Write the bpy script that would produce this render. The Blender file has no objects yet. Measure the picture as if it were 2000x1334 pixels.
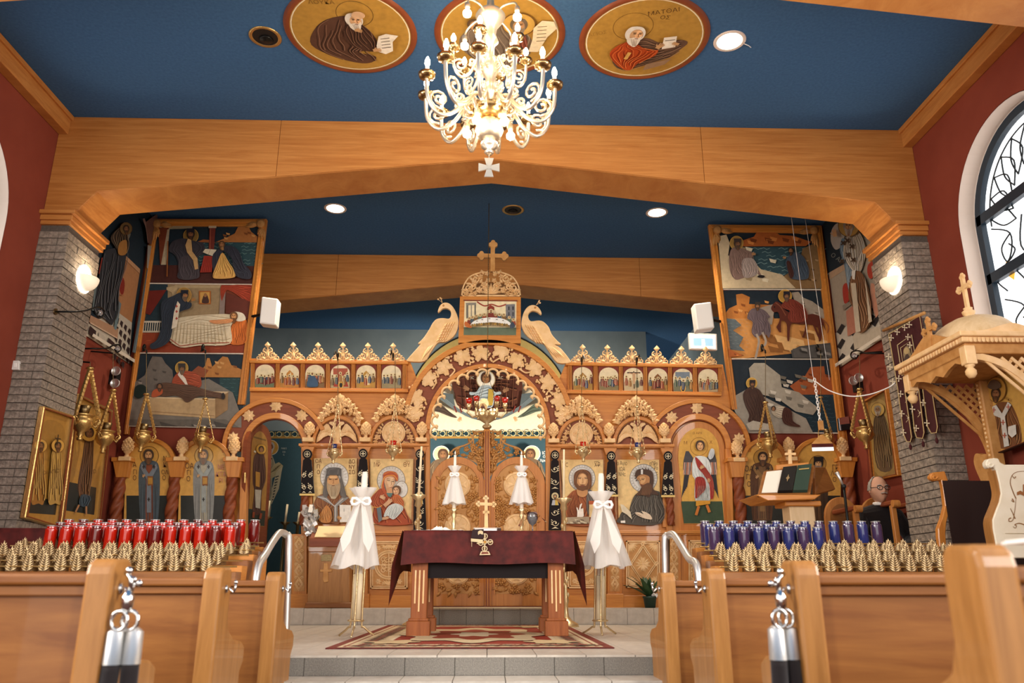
import bpy, bmesh, math, random
from mathutils import Vector, Matrix
sc = bpy.context.scene
C = bpy.context.collection
PI = math.pi
# ---------------------------------------------------------------- camera
FPX = 1555.0; PITCH = math.atan(483/FPX); YAW = math.atan(47*math.cos(PITCH)/FPX); ZC = 0.80
cd = bpy.data.cameras.new('camera'); cam = bpy.data.objects.new('camera', cd); C.objects.link(cam)
cd.sensor_width = 36; cd.lens = 36*FPX/2000; cd.clip_start = 0.05
cam.location = (0, 0, ZC); cam.rotation_euler = (PI/2+PITCH, 0, -YAW)
cd.dof.use_dof = True; cd.dof.focus_distance = 8.6; cd.dof.aperture_fstop = 2.8
sc.camera = cam
# ---------------------------------------------------------------- world, exposure, daylight
w = bpy.data.worlds.new('world'); sc.world = w; w.use_nodes = True
bg = w.node_tree.nodes['Background']; bg.inputs[0].default_value = (1.0, 0.95, 0.88, 1); bg.inputs[1].default_value = 1.9
sc.view_settings.view_transform = 'Standard'; sc.view_settings.look = 'None'
sc.view_settings.exposure = 0.0; sc.view_settings.gamma = 1.0; sc.view_settings.use_curve_mapping = False
def area_light(name, loc, rot, sx, sy, power, col=(1, .96, .9)):
    l = bpy.data.lights.new(name, 'AREA'); l.shape = 'RECTANGLE'; l.size = sx; l.size_y = sy; l.energy = power; l.color = col
    o = bpy.data.objects.new(name, l); C.objects.link(o); o.location = loc; o.rotation_euler = rot
    return o
def spot_light(name, loc, power, ang=110, col=(1, .86, .66), blend=.8, r=.07, rot=(0, 0, 0)):
    l = bpy.data.lights.new(name, 'SPOT'); l.energy = power; l.color = col; l.spot_size = math.radians(ang); l.spot_blend = blend; l.shadow_soft_size = r
    o = bpy.data.objects.new(name, l); C.objects.link(o); o.location = loc; o.rotation_euler = rot
    return o
def point_light(name, loc, power, col=(1, .82, .58), r=.1):
    l = bpy.data.lights.new(name, 'POINT'); l.energy = power; l.color = col; l.shadow_soft_size = r
    o = bpy.data.objects.new(name, l); C.objects.link(o); o.location = loc
    return o
# daylight through the tall arched windows of both side walls (the nearer bays are behind the camera)
for s in (-1, 1):
    for yy in (-2.2, 1.8):
        area_light('window_daylight', (s*4.12, yy, 2.9), (0, s*PI/2, 0), 2.6, 1.5, 300)
# ---------------------------------------------------------------- geometry of the view: pixel of the photograph -> point on a real plane
_ct, _st, _cy, _sy = math.cos(PITCH), math.sin(PITCH), math.cos(YAW), math.sin(YAW)
def U(px, py, plane):
    """point of the plane ('x'|'y'|'z', value) seen at photograph pixel (px, py)"""
    a = (px-1000)/FPX; b = (667-py)/FPX
    Y = _ct-b*_st; z = _st+b*_ct
    d = (a*_cy+Y*_sy, -a*_sy+Y*_cy, z)
    if plane[0] == 'p':      # plane through a point with a normal
        P_, N_ = plane[1], plane[2]; t = (P_-Vector((0, 0, ZC))).dot(N_)/Vector(d).dot(N_)
        return Vector((d[0]*t, d[1]*t, d[2]*t+ZC))
    k = 'xyz'.index(plane[0]); v = plane[1]-(ZC if k == 2 else 0)
    t = v/d[k]
    return Vector((d[0]*t, d[1]*t, d[2]*t+ZC))
def UY(px, py, Y): return U(px, py, ('y', Y))
def arc(cx, cy, rx, ry, a0, a1, n=24):
    """pixel arc, angles in degrees, 0 = right, 90 = up"""
    return [(cx+rx*math.cos(math.radians(a0+(a1-a0)*i/n)), cy-ry*math.sin(math.radians(a0+(a1-a0)*i/n))) for i in range(n+1)]
def smooth(pts, closed=True, n=5):
    out = []; m = len(pts)
    for i in range(m if closed else m-1):
        g = (lambda k: pts[k % m]) if closed else (lambda k: pts[min(max(k, 0), m-1)])
        p0, p1, p2, p3 = g(i-1), g(i), g(i+1), g(i+2)
        for j in range(n):
            t = j/n
            out.append(tuple(.5*(2*b+(c-a)*t+(2*a-5*b+4*c-d)*t*t+(3*b-a-3*c+d)*t**3) for a, b, c, d in zip(p0, p1, p2, p3)))
    if not closed: out.append(tuple(pts[-1]))
    return out
# ---------------------------------------------------------------- materials
def lin(h):
    if not isinstance(h, str): return tuple(h)[:3]
    h = h.lstrip('#'); v = [int(h[i:i+2], 16)/255 for i in (0, 2, 4)]
    return tuple(c/12.92 if c <= .04045 else ((c+.055)/1.055)**2.4 for c in v)
MATS = {}
def mat(name, col, rough=.6, metal=0, noise=None, bump=0, bscale=60, spec=.4, emit=None, estr=0, alpha=1, trans=0, coat=0, sheen=0, grain=None, col2=None, ior=1.45):
    if name in MATS: return MATS[name]
    m = bpy.data.materials.new(name); m.use_nodes = True; MATS[name] = m
    nt = m.node_tree; p = nt.nodes['Principled BSDF']; L = nt.links.new
    c = lin(col); p.inputs['Base Color'].default_value = (*c, 1)
    p.inputs['Roughness'].default_value = rough; p.inputs['Metallic'].default_value = metal
    p.inputs['Specular IOR Level'].default_value = spec; p.inputs['IOR'].default_value = ior
    p.inputs['Transmission Weight'].default_value = trans; p.inputs['Alpha'].default_value = alpha
    p.inputs['Coat Weight'].default_value = coat; p.inputs['Sheen Weight'].default_value = sheen
    if emit: p.inputs['Emission Color'].default_value = (*lin(emit), 1); p.inputs['Emission Strength'].default_value = estr
    tc = nt.nodes.new('ShaderNodeTexCoord')
    if noise or grain:
        n = nt.nodes.new('ShaderNodeTexNoise'); r = nt.nodes.new('ShaderNodeValToRGB')
        if grain:      # (sx, sy, sz) stretch of the wood grain in metres^-1
            mp = nt.nodes.new('ShaderNodeMapping'); mp.inputs['Scale'].default_value = grain
            L(tc.outputs['Object'], mp.inputs[0]); L(mp.outputs[0], n.inputs[0]); n.inputs['Scale'].default_value = 1; n.inputs['Detail'].default_value = 6
            n.inputs['Roughness'].default_value = .65; n.inputs['Distortion'].default_value = .6
        else:
            L(tc.outputs['Object'], n.inputs[0]); n.inputs['Scale'].default_value = noise; n.inputs['Detail'].default_value = 5
        d = lin(col2) if col2 else tuple(x*.72 for x in c)
        r.color_ramp.elements[0].position = .32; r.color_ramp.elements[1].position = .68
        r.color_ramp.elements[0].color = (*d, 1); r.color_ramp.elements[1].color = (*c, 1)
        L(n.outputs[0], r.inputs[0]); L(r.outputs[0], p.inputs['Base Color'])
    if bump:
        b = nt.nodes.new('ShaderNodeBump'); n2 = nt.nodes.new('ShaderNodeTexNoise'); n2.inputs['Scale'].default_value = bscale; n2.inputs['Detail'].default_value = 4
        L(tc.outputs['Object'], n2.inputs[0]); L(n2.outputs[0], b.inputs['Height']); b.inputs['Strength'].default_value = bump; b.inputs['Distance'].default_value = .01
        L(b.outputs[0], p.inputs['Normal'])
    return m
def paint_mat(name, rough=.5, var=.25, coat=0):
    m = bpy.data.materials.new(name); m.use_nodes = True; MATS[name] = m
    nt = m.node_tree; p = nt.nodes['Principled BSDF']; L = nt.links.new
    a = nt.nodes.new('ShaderNodeVertexColor'); a.layer_name = 'Col'
    tc = nt.nodes.new('ShaderNodeTexCoord'); n = nt.nodes.new('ShaderNodeTexNoise'); n.inputs['Scale'].default_value = 22; n.inputs['Detail'].default_value = 7
    mr = nt.nodes.new('ShaderNodeMapRange'); mr.inputs[1].default_value = .3; mr.inputs[2].default_value = .7; mr.inputs[3].default_value = 1-var; mr.inputs[4].default_value = 1+var*.5
    mx = nt.nodes.new('ShaderNodeMix'); mx.data_type = 'RGBA'; mx.blend_type = 'MULTIPLY'; mx.inputs[0].default_value = 1
    L(tc.outputs['Object'], n.inputs[0]); L(n.outputs[0], mr.inputs[0]); L(a.outputs[0], mx.inputs[6]); L(mr.outputs[0], mx.inputs[7]); L(mx.outputs[2], p.inputs['Base Color'])
    p.inputs['Roughness'].default_value = rough; p.inputs['Coat Weight'].default_value = coat; p.inputs['Coat Roughness'].default_value = .12; p.inputs['Specular IOR Level'].default_value = .3
    return m
# ---------------------------------------------------------------- objects
def props(o, label=None, cat=None, group=None, kind=None):
    if label: o['label'] = label
    if cat: o['category'] = cat
    if group: o['group'] = group
    if kind: o['kind'] = kind
    return o
def thing(name, label, cat, loc=(0, 0, 0), group=None):
    o = bpy.data.objects.new(name, None); C.objects.link(o); o.location = loc; o.empty_display_size = .1
    return props(o, label, cat, group)
def put(o, parent):
    """parent an object given in world coordinates"""
    o.parent = parent
    loc = Vector((0, 0, 0)); q = parent
    o.matrix_parent_inverse = Matrix.Translation(-wloc(parent))
    return o
def wloc(o):
    v = Vector(o.location); 
    if o.parent: v = v + wloc(o.parent) + o.matrix_parent_inverse.translation
    return v
class MB:
    """mesh builder in world (or local) coordinates"""
    def __init__(s): s.v = []; s.f = []; s.m = []; s.c = []
    def add(s, vs, fs, mi=0, col=None):
        k = len(s.v); s.v += [tuple(x) for x in vs]; s.f += [tuple(i+k for i in f) for f in fs]; s.m += [mi]*len(fs)
        s.c += [col]*len(fs); return s
    def box(s, lo, hi, mi=0, M=None):
        x0, y0, z0 = lo; x1, y1, z1 = hi
        vs = [Vector(p) for p in ((x0, y0, z0), (x1, y0, z0), (x1, y1, z0), (x0, y1, z0), (x0, y0, z1), (x1, y0, z1), (x1, y1, z1), (x0, y1, z1))]
        if M: vs = [M @ p for p in vs]
        return s.add(vs, [(0, 3, 2, 1), (4, 5, 6, 7), (0, 1, 5, 4), (1, 2, 6, 5), (2, 3, 7, 6), (3, 0, 4, 7)], mi)
    def bar(s, a, b, wd, dp, mi=0, up=(0, 1, 0)):
        a = Vector(a); b = Vector(b); d = (b-a).normalized(); u = Vector(up); x = d.cross(u)
        if x.length < 1e-4: u = Vector((1, 0, 0)); x = d.cross(u)
        x.normalize(); u = x.cross(d)
        vs = [p+x*sx*wd/2+u*sy*dp/2 for p in (a, b) for sx, sy in ((-1, -1), (1, -1), (1, 1), (-1, 1))]
        return s.add(vs, [(0, 3, 2, 1), (4, 5, 6, 7), (0, 1, 5, 4), (1, 2, 6, 5), (2, 3, 7, 6), (3, 0, 4, 7)], mi)
    def prism(s, pts3, off, mi=0):
        """planar outline (3-D points) extruded by vector off"""
        n = len(pts3); off = Vector(off); vs = [Vector(p) for p in pts3]+[Vector(p)+off for p in pts3]
        return s.add(vs, [tuple(range(n)), tuple(range(2*n-1, n-1, -1))]+[(i, i+n, (i+1) % n+n, (i+1) % n) for i in range(n)], mi)
    def px(s, pts, Y, dep=.03, mi=0):
        """outline given in photograph pixels on the plane y = Y, thickness dep backwards"""
        return s.prism([UY(x, y, Y) for x, y in pts], (0, dep, 0), mi)
    def rpx(s, x0, y0, x1, y1, Y, dep=.03, mi=0): return s.px([(x0, y0), (x1, y0), (x1, y1), (x0, y1)], Y, dep, mi)
    def tube(s, pts, r, n=8, mi=0, closed=False, cap=True):
        pts = [Vector(p) for p in pts]; m = len(pts); rs = r if isinstance(r, (list, tuple)) else [r]*m
        vs = []; u = None
        for i, p in enumerate(pts):
            a = pts[(i-1) % m] if (closed or i) else p; b = pts[(i+1) % m] if (closed or i < m-1) else p
            d = (b-a); d = d.normalized() if d.length > 1e-9 else Vector((0, 0, 1))
            if u is None: u = d.orthogonal().normalized()
            u = u-d*u.dot(d)
            u = u.normalized() if u.length > 1e-6 else d.orthogonal().normalized()
            w_ = d.cross(u)
            vs += [p+(u*math.cos(2*PI*j/n)+w_*math.sin(2*PI*j/n))*rs[i] for j in range(n)]
        fs = [(i*n+j, i*n+(j+1) % n, ((i+1) % m)*n+(j+1) % n, ((i+1) % m)*n+j) for i in range(m if closed else m-1) for j in range(n)]
        if cap and not closed: fs += [tuple(range(n-1, -1, -1)), tuple(range((m-1)*n, m*n))]
        return s.add(vs, fs, mi)
    def lathe(s, prof, n=20, o=(0, 0, 0), mi=0, M=None, cap=True):
        """profile [(r, z)] turned about the vertical through o"""
        vs = []; o = Vector(o)
        for r, z in prof:
            for j in range(n):
                p = Vector((r*math.cos(2*PI*j/n), r*math.sin(2*PI*j/n), z)); vs.append((M @ p if M else p)+o)
        m = len(prof)
        fs = [(i*n+j, i*n+(j+1) % n, (i+1)*n+(j+1) % n, (i+1)*n+j) for i in range(m-1) for j in range(n)]
        if cap and prof[0][0] > 1e-6: fs.append(tuple(range(n-1, -1, -1)))
        if cap and prof[-1][0] > 1e-6: fs.append(tuple(range((m-1)*n, m*n)))
        return s.add(vs, fs, mi)
    def ball(s, c, r, n=8, m=5, mi=0, sc3=(1, 1, 1)):
        c = Vector(c)
        return s.lathe([(r*math.sin(PI*i/m), -r*math.cos(PI*i/m)) for i in range(m+1)], n, c, mi, Matrix.Diagonal((*sc3, 1)).to_3x3())
    def relief(s, pts, Y, h, mi=0, inner=.55, h0=0.0, ctr=None):
        """carved shape: pixel outline on plane y=Y rising to a crown of height h towards the viewer"""
        n = len(pts); cx = sum(p[0] for p in pts)/n; cy = sum(p[1] for p in pts)/n
        if ctr: cx, cy = ctr
        a = [UY(x, y, Y) for x, y in pts]; b = [p-Vector((0, h0, 0)) for p in a]
        c = [UY(cx+(x-cx)*inner, cy+(y-cy)*inner, Y-h*.8) for x, y in pts]; d = [UY(cx, cy, Y-h)]
        fs = [(i, (i+1) % n, (i+1) % n+n, i+n) for i in range(n)] if h0 else []
        k = n if h0 else 0
        vs = a+(b if h0 else [])+c+d
        fs += [(k+i, k+(i+1) % n, k+n+(i+1) % n, k+n+i) for i in range(n)]+[(k+n+i, k+n+(i+1) % n, k+2*n) for i in range(n)]
        return s.add(vs, fs, mi)
    def build(s, name, m, parent=None, smooth=False, bevel=0, label=None, seg=1):
        me = bpy.data.meshes.new(name); me.from_pydata(s.v, [], s.f)
        for x in (m if isinstance(m, (list, tuple)) else [m]): me.materials.append(MATS[x] if isinstance(x, str) else x)
        if any(s.m): me.polygons.foreach_set('material_index', s.m)
        if any(c is not None for c in s.c):
            at = me.color_attributes.new('Col', 'FLOAT_COLOR', 'CORNER'); buf = []
            for f, c in zip(s.f, s.c): buf += [*(c or (1, 1, 1)), 1.0]*len(f)
            at.data.foreach_set('color', buf)
        if smooth: me.polygons.foreach_set('use_smooth', [True]*len(me.polygons))
        me.update()
        bm = bmesh.new(); bm.from_mesh(me)
        if not any(c is not None for c in s.c): bmesh.ops.recalc_face_normals(bm, faces=bm.faces)
        bm.to_mesh(me); bm.free()
        o = bpy.data.objects.new(name, me); C.objects.link(o)
        if smooth == 'auto':
            for e in me.edges: pass
            me.set_sharp_from_angle(angle=math.radians(40))
        if bevel:
            b = o.modifiers.new('bevel', 'BEVEL'); b.width = bevel; b.segments = seg; b.limit_method = 'ANGLE'; b.angle_limit = math.radians(40)
        if parent: put(o, parent)
        if label: o['label'] = label
        return o
def struct(o): o['kind'] = 'structure'; return o
def copy_tree(o, loc=None, parent=None, rz=None, scale=None):
    c = o.copy(); C.objects.link(c)
    if parent is not None: c.parent = parent
    if loc is not None: c.location = loc
    if rz is not None: c.rotation_euler = (0, 0, rz)
    if scale is not None: c.scale = scale
    for ch in list(o.children):
        copy_tree(ch, parent=c)
    return c
# ---------------------------------------------------------------- flat painting: coloured outlines laid on a real board or wall
class Cv:
    def __init__(s, plane, toward, ox=0, oy=0, k=1.0, step=.0005):
        s.plane = plane; s.t = Vector(toward); s.ox = ox; s.oy = oy; s.k = k; s.d = 0; s.step = step; s.mb = MB(); s.T = None; s.clip = None
    def crop(s, x0, y0, k): s.ox, s.oy, s.k = x0, y0, 1.0/k; return s
    def _p(s, x, y):
        if s.T: x, y = s.T(x, y)
        return U(s.ox+x*s.k, s.oy+y*s.k, s.plane)+s.t*s.d
    def poly(s, pts, col):
        if len(pts) == 1 or (isinstance(pts, str)): pass
        s.d += s.step
        if s.clip: pts = clip_poly([(s.ox+x*s.k, s.oy+y*s.k) for x, y in pts], s.clip); pts = [((x-s.ox)/s.k, (y-s.oy)/s.k) for x, y in pts]
        if len(pts) > 2: s.mb.add([s._p(x, y) for x, y in pts], [tuple(range(len(pts)))], 0, lin(col))
        return s
    def blob(s, pts, col, n=4): return s.poly(smooth(pts, True, n), col)
    def ell(s, cx, cy, rx, ry, col, n=24, a0=0, a1=360): return s.poly(arc(cx, cy, rx, ry, a0, a1, n)[:(None if a1-a0 < 360 else -1)], col)
    def rect(s, x0, y0, x1, y1, col): return s.poly([(x0, y0), (x1, y0), (x1, y1), (x0, y1)], col)
    def ring(s, cx, cy, rx, ry, w_, col, n=28):
        return s.line(arc(cx, cy, rx, ry, 0, 360, n), w_, col)
    def line(s, pts, w_, col, sm=False):
        """stroke of half-tapered width w_ (crop pixels)"""
        if sm: pts = smooth(pts, False, 4)
        s.d += s.step; m = len(pts); ws = w_ if isinstance(w_, (list, tuple)) else [w_]*m
        if isinstance(w_, (list, tuple)) and len(w_) != m: ws = [w_[0]+(w_[-1]-w_[0])*i/(m-1) for i in range(m)]
        vs = []
        for i, (x, y) in enumerate(pts):
            a = pts[max(i-1, 0)]; b = pts[min(i+1, m-1)]; dx, dy = b[0]-a[0], b[1]-a[1]; l = math.hypot(dx, dy) or 1
            nx, ny = -dy/l*ws[i]/2, dx/l*ws[i]/2
            vs += [s._p(x+nx, y+ny), s._p(x-nx, y-ny)]
        s.mb.add(vs, [(2*i, 2*i+1, 2*i+3, 2*i+2) for i in range(m-1)], 0, lin(col)); return s
    def lines(s, ls, w_, col, sm=True):
        for l in ls: s.line(l, w_, col, sm and len(l) > 2)
        return s
    def text(s, txt, x, y, size, col, rot=0, sx=1.0):
        s.d += s.step; c = lin(col)
        for tri, vs in [text_mesh(txt)]:
            cr, sr = math.cos(math.radians(rot)), math.sin(math.radians(rot))
            pts = [(x+(vx*sx*cr+vy*sr)*size, y-(vy*cr-vx*sx*sr)*size) for vx, vy in vs]
            s.mb.add([s._p(*p) for p in pts], tri, 0, c)
        return s
    def build(s, name, parent=None, m='paint', label=None): return s.mb.build(name, m, parent, label=label)
_tx = {}
def text_mesh(t):
    if t in _tx: return _tx[t]
    cu = bpy.data.curves.new('txt', 'FONT'); cu.body = t; cu.size = 1.0; cu.resolution_u = 2; cu.align_x = 'CENTER'
    o = bpy.data.objects.new('txt', cu); C.objects.link(o)
    dg = bpy.context.evaluated_depsgraph_get(); me = bpy.data.meshes.new_from_object(o.evaluated_get(dg))
    r = ([tuple(p.vertices) for p in me.polygons], [(v.co.x, v.co.y) for v in me.vertices])
    bpy.data.objects.remove(o); bpy.data.curves.remove(cu); bpy.data.meshes.remove(me); _tx[t] = r
    return r
def clip_poly(pts, poly):
    """Sutherland-Hodgman against a convex polygon (pixels)"""
    out = list(pts); n = len(poly)
    ar = sum(poly[i][0]*poly[(i+1) % n][1]-poly[(i+1) % n][0]*poly[i][1] for i in range(n)); sg = 1 if ar > 0 else -1
    for i in range(n):
        (ax, ay), (bx, by) = poly[i], poly[(i+1) % n]; inp = out; out = []
        f = lambda p: sg*((bx-ax)*(p[1]-ay)-(by-ay)*(p[0]-ax))
        for j in range(len(inp)):
            p, q = inp[j-1], inp[j]; fp, fq = f(p), f(q)
            if (fp >= 0) != (fq >= 0): t = fp/(fp-fq); out.append((p[0]+(q[0]-p[0])*t, p[1]+(q[1]-p[1])*t))
            if fq >= 0: out.append(q)
        if not out: break
    return out
# ================================================================ materials
mat('oak', '#C48545', .5, grain=(1.6, 3, 34), col2='#A9682E')
mat('oak_v', '#C48545', .42, grain=(30, 30, 1.8), col2='#A9682E', coat=.15)
mat('oak_pew', '#99632F', .42, grain=(1.3, 4, 15), col2='#7A471E', coat=.25)
mat('oak_pew_v', '#AE7940', .4, grain=(26, 26, 2.2), col2='#90602E', coat=.25)
mat('icon_wood', '#D08A3C', .4, grain=(2.5, 3, 40), col2='#B87029', coat=.2)
mat('icon_wood_v', '#CE883C', .4, grain=(34, 34, 2.2), col2='#B66E29', coat=.2)
mat('red_wood', '#8E4A28', .5, grain=(3, 3, 30), col2='#7A3A1E')
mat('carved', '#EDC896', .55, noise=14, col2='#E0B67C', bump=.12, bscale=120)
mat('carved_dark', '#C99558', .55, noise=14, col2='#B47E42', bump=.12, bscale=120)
mat('blue_ceiling', '#466A92', .9, noise=40, col2='#3E6086', spec=.1)
mat('apse_blue', '#8C999B', .9, noise=3, col2='#828F92', spec=.1)
mat('red_wall', '#863F2E', .75, noise=3, col2='#7E3929', spec=.2)
mat('brick_face', '#9F9182', .8, noise=30, col2='#70655A', bump=.9, bscale=45)
mat('mortar', '#5F564E', .95, noise=50)
mat('tile', '#CFC6B8', .35, noise=16, col2='#BEB4A6', spec=.4)
mat('tile_grey', '#908A80', .6, noise=160, col2='#6A655E')
mat('grout', '#8E877C', .9)
mat('nave_carpet', '#4A2A24', .95, noise=200)
mat('pale_white', '#E4D2C4', .8)  # pale pinkish white; on the window reveals it carries the daylight
mat('navy_frame', '#1E2C38', .4)
mat('black', '#151313', .5); mat('black_metal', '#20201F', .35, metal=.6)
mat('lead', '#23292C', .5)
mat('pane', '#FFFFFF', .4, emit='#F4FAFF', estr=1.6)
mat('pane_amber', '#E9B04A', .4, emit='#F0B040', estr=.8)
mat('lamp_on', '#FFFFFF', .4, emit='#FFF3DC', estr=9)
mat('chrome', '#D8D8D6', .16, metal=1); mat('steel', '#D8D6D2', .42, metal=.9)
mat('brass', '#CBA768', .3, metal=.85, bump=.3, bscale=90); mat('gold', '#E4CB9A', .3, metal=.75, bump=.2, bscale=60)
mat('dim_brass', '#7D6A4A', .38, metal=1, bump=.3, bscale=90)
mat('white', '#F1EEE8', .6); mat('cream', '#EFDDB8', .6); mat('white_plastic', '#DEDAD4', .5)
paint_mat('paint', .55, .13); paint_mat('gloss_paint', .4, .12, .5); paint_mat('flat_paint', .6, .10); paint_mat('mural', .8, .08)
mat('table_wood', '#9C5A2E', .45, grain=(30, 30, 2.2), col2='#82451F')
# ================================================================ room shell
XW = 4.22; ZT = 5.225; B1 = 6.93; B1b = 7.43; B2 = 10.24; B2b = 10.75; Y0 = 9.10
ZP1 = .442; YS1 = 4.81; ZP2 = .605; YR2 = 8.75
ZS = UY(920, 1320, YS1).z; YS0 = U(920, 1331, ('z', ZS)).y
fl = struct(MB().box((-5, -3, -.1), (5, YS0-.02, 0)).build('floor', 'nave_carpet'))
step = struct(MB().box((-XW, YS0+.012, 0), (XW, YS1+.02, ZS-.008)).build('floor_step', 'grout'))
plat = struct(MB().box((-XW, YS1+.012, 0), (XW, YR2+.02, ZP1-.008)).build('floor_raised', 'grout'))
altar_floor = struct(MB().box((-XW, YR2+.012, 0), (XW, 20, ZP2-.008)).build('floor_altar', 'grout'))
TS = .28
def tile_mesh(nm, sx, sy, sz, m):
    me = MB().box((0, 0, 0), (sx, sy, sz)).build(nm, m); return me
def lay(proto, locs, parent, nm):
    first = True
    for l in locs:
        o = proto if first else proto.copy()
        if not first: C.objects.link(o)
        first = False; o.name = nm; o.location = l; o.parent = parent
gx = [-2.24+TS*i for i in range(16)]
rows = []; y = YS1
lay(tile_mesh('tile', TS-.005, TS-.005, .012, 'tile'), [(x, YS1+TS*j, ZP1-.011) for j in range(14) for x in gx], plat, 'tile')
lay(tile_mesh('tile', TS-.005, (YS1-YS0)-.004, .012, 'tile'), [(x+.1, YS0, ZS-.011) for x in gx], step, 'tile')
lay(tile_mesh('riser_tile', TS-.004, .012, ZP1-ZS-.004, 'tile_grey'), [(x+.1, YS1+.002, ZS+.002) for x in gx], plat, 'riser_tile')
lay(tile_mesh('riser_tile', TS-.004, .012, ZS-.02, 'tile_grey'), [(x, YS0+.002, .004) for x in gx], step, 'riser_tile')
lay(tile_mesh('riser_tile', TS-.004, .012, ZP2-ZP1-.01, 'tile'), [(x+.06, YR2+.002, ZP1+.003) for x in gx if abs(x+.2) > .75], altar_floor, 'riser_tile')
lay(tile_mesh('riser_tile', TS-.004, .012, ZP2-ZP1-.01, 'tile_grey'), [(x+.06, YR2+.002, ZP1+.003) for x in gx if abs(x+.2) <= .75], altar_floor, 'riser_tile')
lay(tile_mesh('edge_tile', TS-.004, .30, .012, 'tile'), [(x+.06, YR2, ZP2-.011) for x in gx], altar_floor, 'edge_tile')
ceil = struct(MB().box((-XW-.3, -3, ZT), (XW+.3, 20.2, ZT+.1)).build('ceiling', 'blue_ceiling'))
# side walls with tall arched windows (outline in y, z)
WY0, WY1, WZ0, WZS = 4.84, 6.44, 2.45, 3.85     # window opening: y range, sill, spring line
def side_wall(s):
    yc = (WY0+WY1)/2; r = (WY1-WY0)/2
    hole = [(WY0, WZ0)]+[(yc-r*math.cos(PI*i/28), WZS+r*math.sin(PI*i/28)) for i in range(29)]+[(WY1, WZ0)]
    out = [(-3, 0), (yc, 0), (yc, WZ0)]+hole+[(yc, WZ0), (yc, 0), (10.4, 0), (10.4, ZT), (-3, ZT)]
    x = s*XW
    wl = struct(MB().prism([(x, a, b) for a, b in out], (s*.3, 0, 0)).build('wall_right' if s > 0 else 'wall_left', 'red_wall'))
    n = 2 if s > 0 else 1
    g = thing('window_%d' % n, None, None, (s*(XW+.2), yc, WZ0)); g['kind'] = 'structure'
    # thin skin over the reveal, daylight put into its pale colour
    hi = [(yc-(r-.006)*math.cos(PI*i/28), WZS+(r-.006)*math.sin(PI*i/28)) for i in range(29)]
    inner = [(WY0+.006, WZ0)]+hi+[(WY1-.006, WZ0)]
    mb = MB()
    vs = [(x+s*.002, a, b) for a, b in inner]+[(x+s*.22, a, b) for a, b in inner]; m_ = len(inner)
    mb.add(vs, [(i, i+1, i+1+m_, i+m_) for i in range(m_-1)]); mb.build('reveal', 'pale_white', g)
    # frame ring, mullions, panes
    xf = x+s*.15; fr = MB()
    def ringpts(k): return [(WY0+k, WZ0+k)]+[(yc-(r-k)*math.cos(PI*i/28), WZS+(r-k)*math.sin(PI*i/28)) for i in range(29)]+[(WY1-k, WZ0+k)]
    a, b = ringpts(.008), ringpts(.085)
    fr.add([(xf, p, q) for p, q in a]+[(xf, p, q) for p, q in b]+[(xf+s*.07, p, q) for p, q in b], [(i, i+1, m_+i+1, m_+i) for i in range(m_-1)]+[(m_+i, m_+i+1, 2*m_+i+1, 2*m_+i) for i in range(m_-1)])
    for zz in (WZS-.46, WZS+.1): fr.box((xf, WY0+.03, zz-.045), (xf+s*.07, WY1-.03, zz+.045))
    fr.build('window_frame', 'navy_frame', g)
    xp = x+s*.2
    segs = [(WZ0, WZS-.46), (WZS-.46, WZS), (WZS, None)]
    for z0, z1 in segs:
        p = [(WY0+.03, z0), (WY0+.03, z1), (WY1-.03, z1), (WY1-.03, z0)] if z1 else [(yc-(r-.03)*math.cos(PI*i/24), WZS+(r-.03)*math.sin(PI*i/24)) for i in range(25)]
        MB().prism([(xp, a_, b_) for a_, b_ in p], (s*.01, 0, 0)).build('pane', 'pane', g)
    # leading: scrolls and leaves between the panes
    ld = MB(); rnd = random.Random(3)
    def wire(pts, rr=.007): ld.tube([(xp-s*.006, a_, b_) for a_, b_ in smooth(pts, False, 5)], rr, 5)
    wire([(yc-(r-.16)*math.cos(PI*i/20), WZS+(r-.16)*math.sin(PI*i/20)) for i in range(21)])
    for k in range(11):
        t = .03+.94*k/10; A = PI*t; R0 = r-.17
        c0 = (yc-R0*math.cos(A), WZS+R0*math.sin(A)); A2 = A+.22; A3 = A-.12
        wire([c0, (yc-(R0-.14)*math.cos(A2), WZS+(R0-.14)*math.sin(A2)), (yc-(R0-.30)*math.cos(A2+.1), WZS+(R0-.30)*math.sin(A2+.1))])
        wire([c0, (yc-(R0-.17)*math.cos(A3), WZS+(R0-.17)*math.sin(A3)), (yc-(R0-.30)*math.cos(A2+.1), WZS+(R0-.30)*math.sin(A2+.1))])
    for side in (-1, 1):
        for k in range(2):
            z0 = WZS-.02-.66*k; yb = yc+side*.55
            wire([(yb+side*.1, z0), (yb-side*.12, z0-.14), (yb-side*.06, z0-.34), (yb+side*.16, z0-.44), (yb+side*.05, z0-.6)])
            wire([(yb-side*.3, z0-.05), (yb-side*.22, z0-.3), (yb-side*.36, z0-.5), (yb-side*.22, z0-.62)])
            wire([(yb-side*.12, z0-.14), (yb+side*.02, z0-.22), (yb-side*.02, z0-.36), (yb-side*.14, z0-.3), (yb-side*.08, z0-.22)])
            wire([(yb+side*.16, z0-.44), (yb-side*.04, z0-.42), (yb-side*.2, z0-.6)])
    wire([(yc, WZS+r-.17), (yc, WZ0)])
    ld.build('leading', 'lead', g)
    am = MB()
    for side in (-1, 1):
        for k in range(2):
            z0 = WZS-.36-.66*k; yb = yc+side*.5
            am.prism([(xp-s*.003, yb+.05, z0), (xp-s*.003, yb+.1, z0-.1), (xp-s*.003, yb, z0-.2), (xp-s*.003, yb-.06, z0-.08)], (s*.002, 0, 0))
    am.build('amber_glass', 'pane_amber', g)
    return wl
for s in (-1, 1): side_wall(s)
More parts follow.
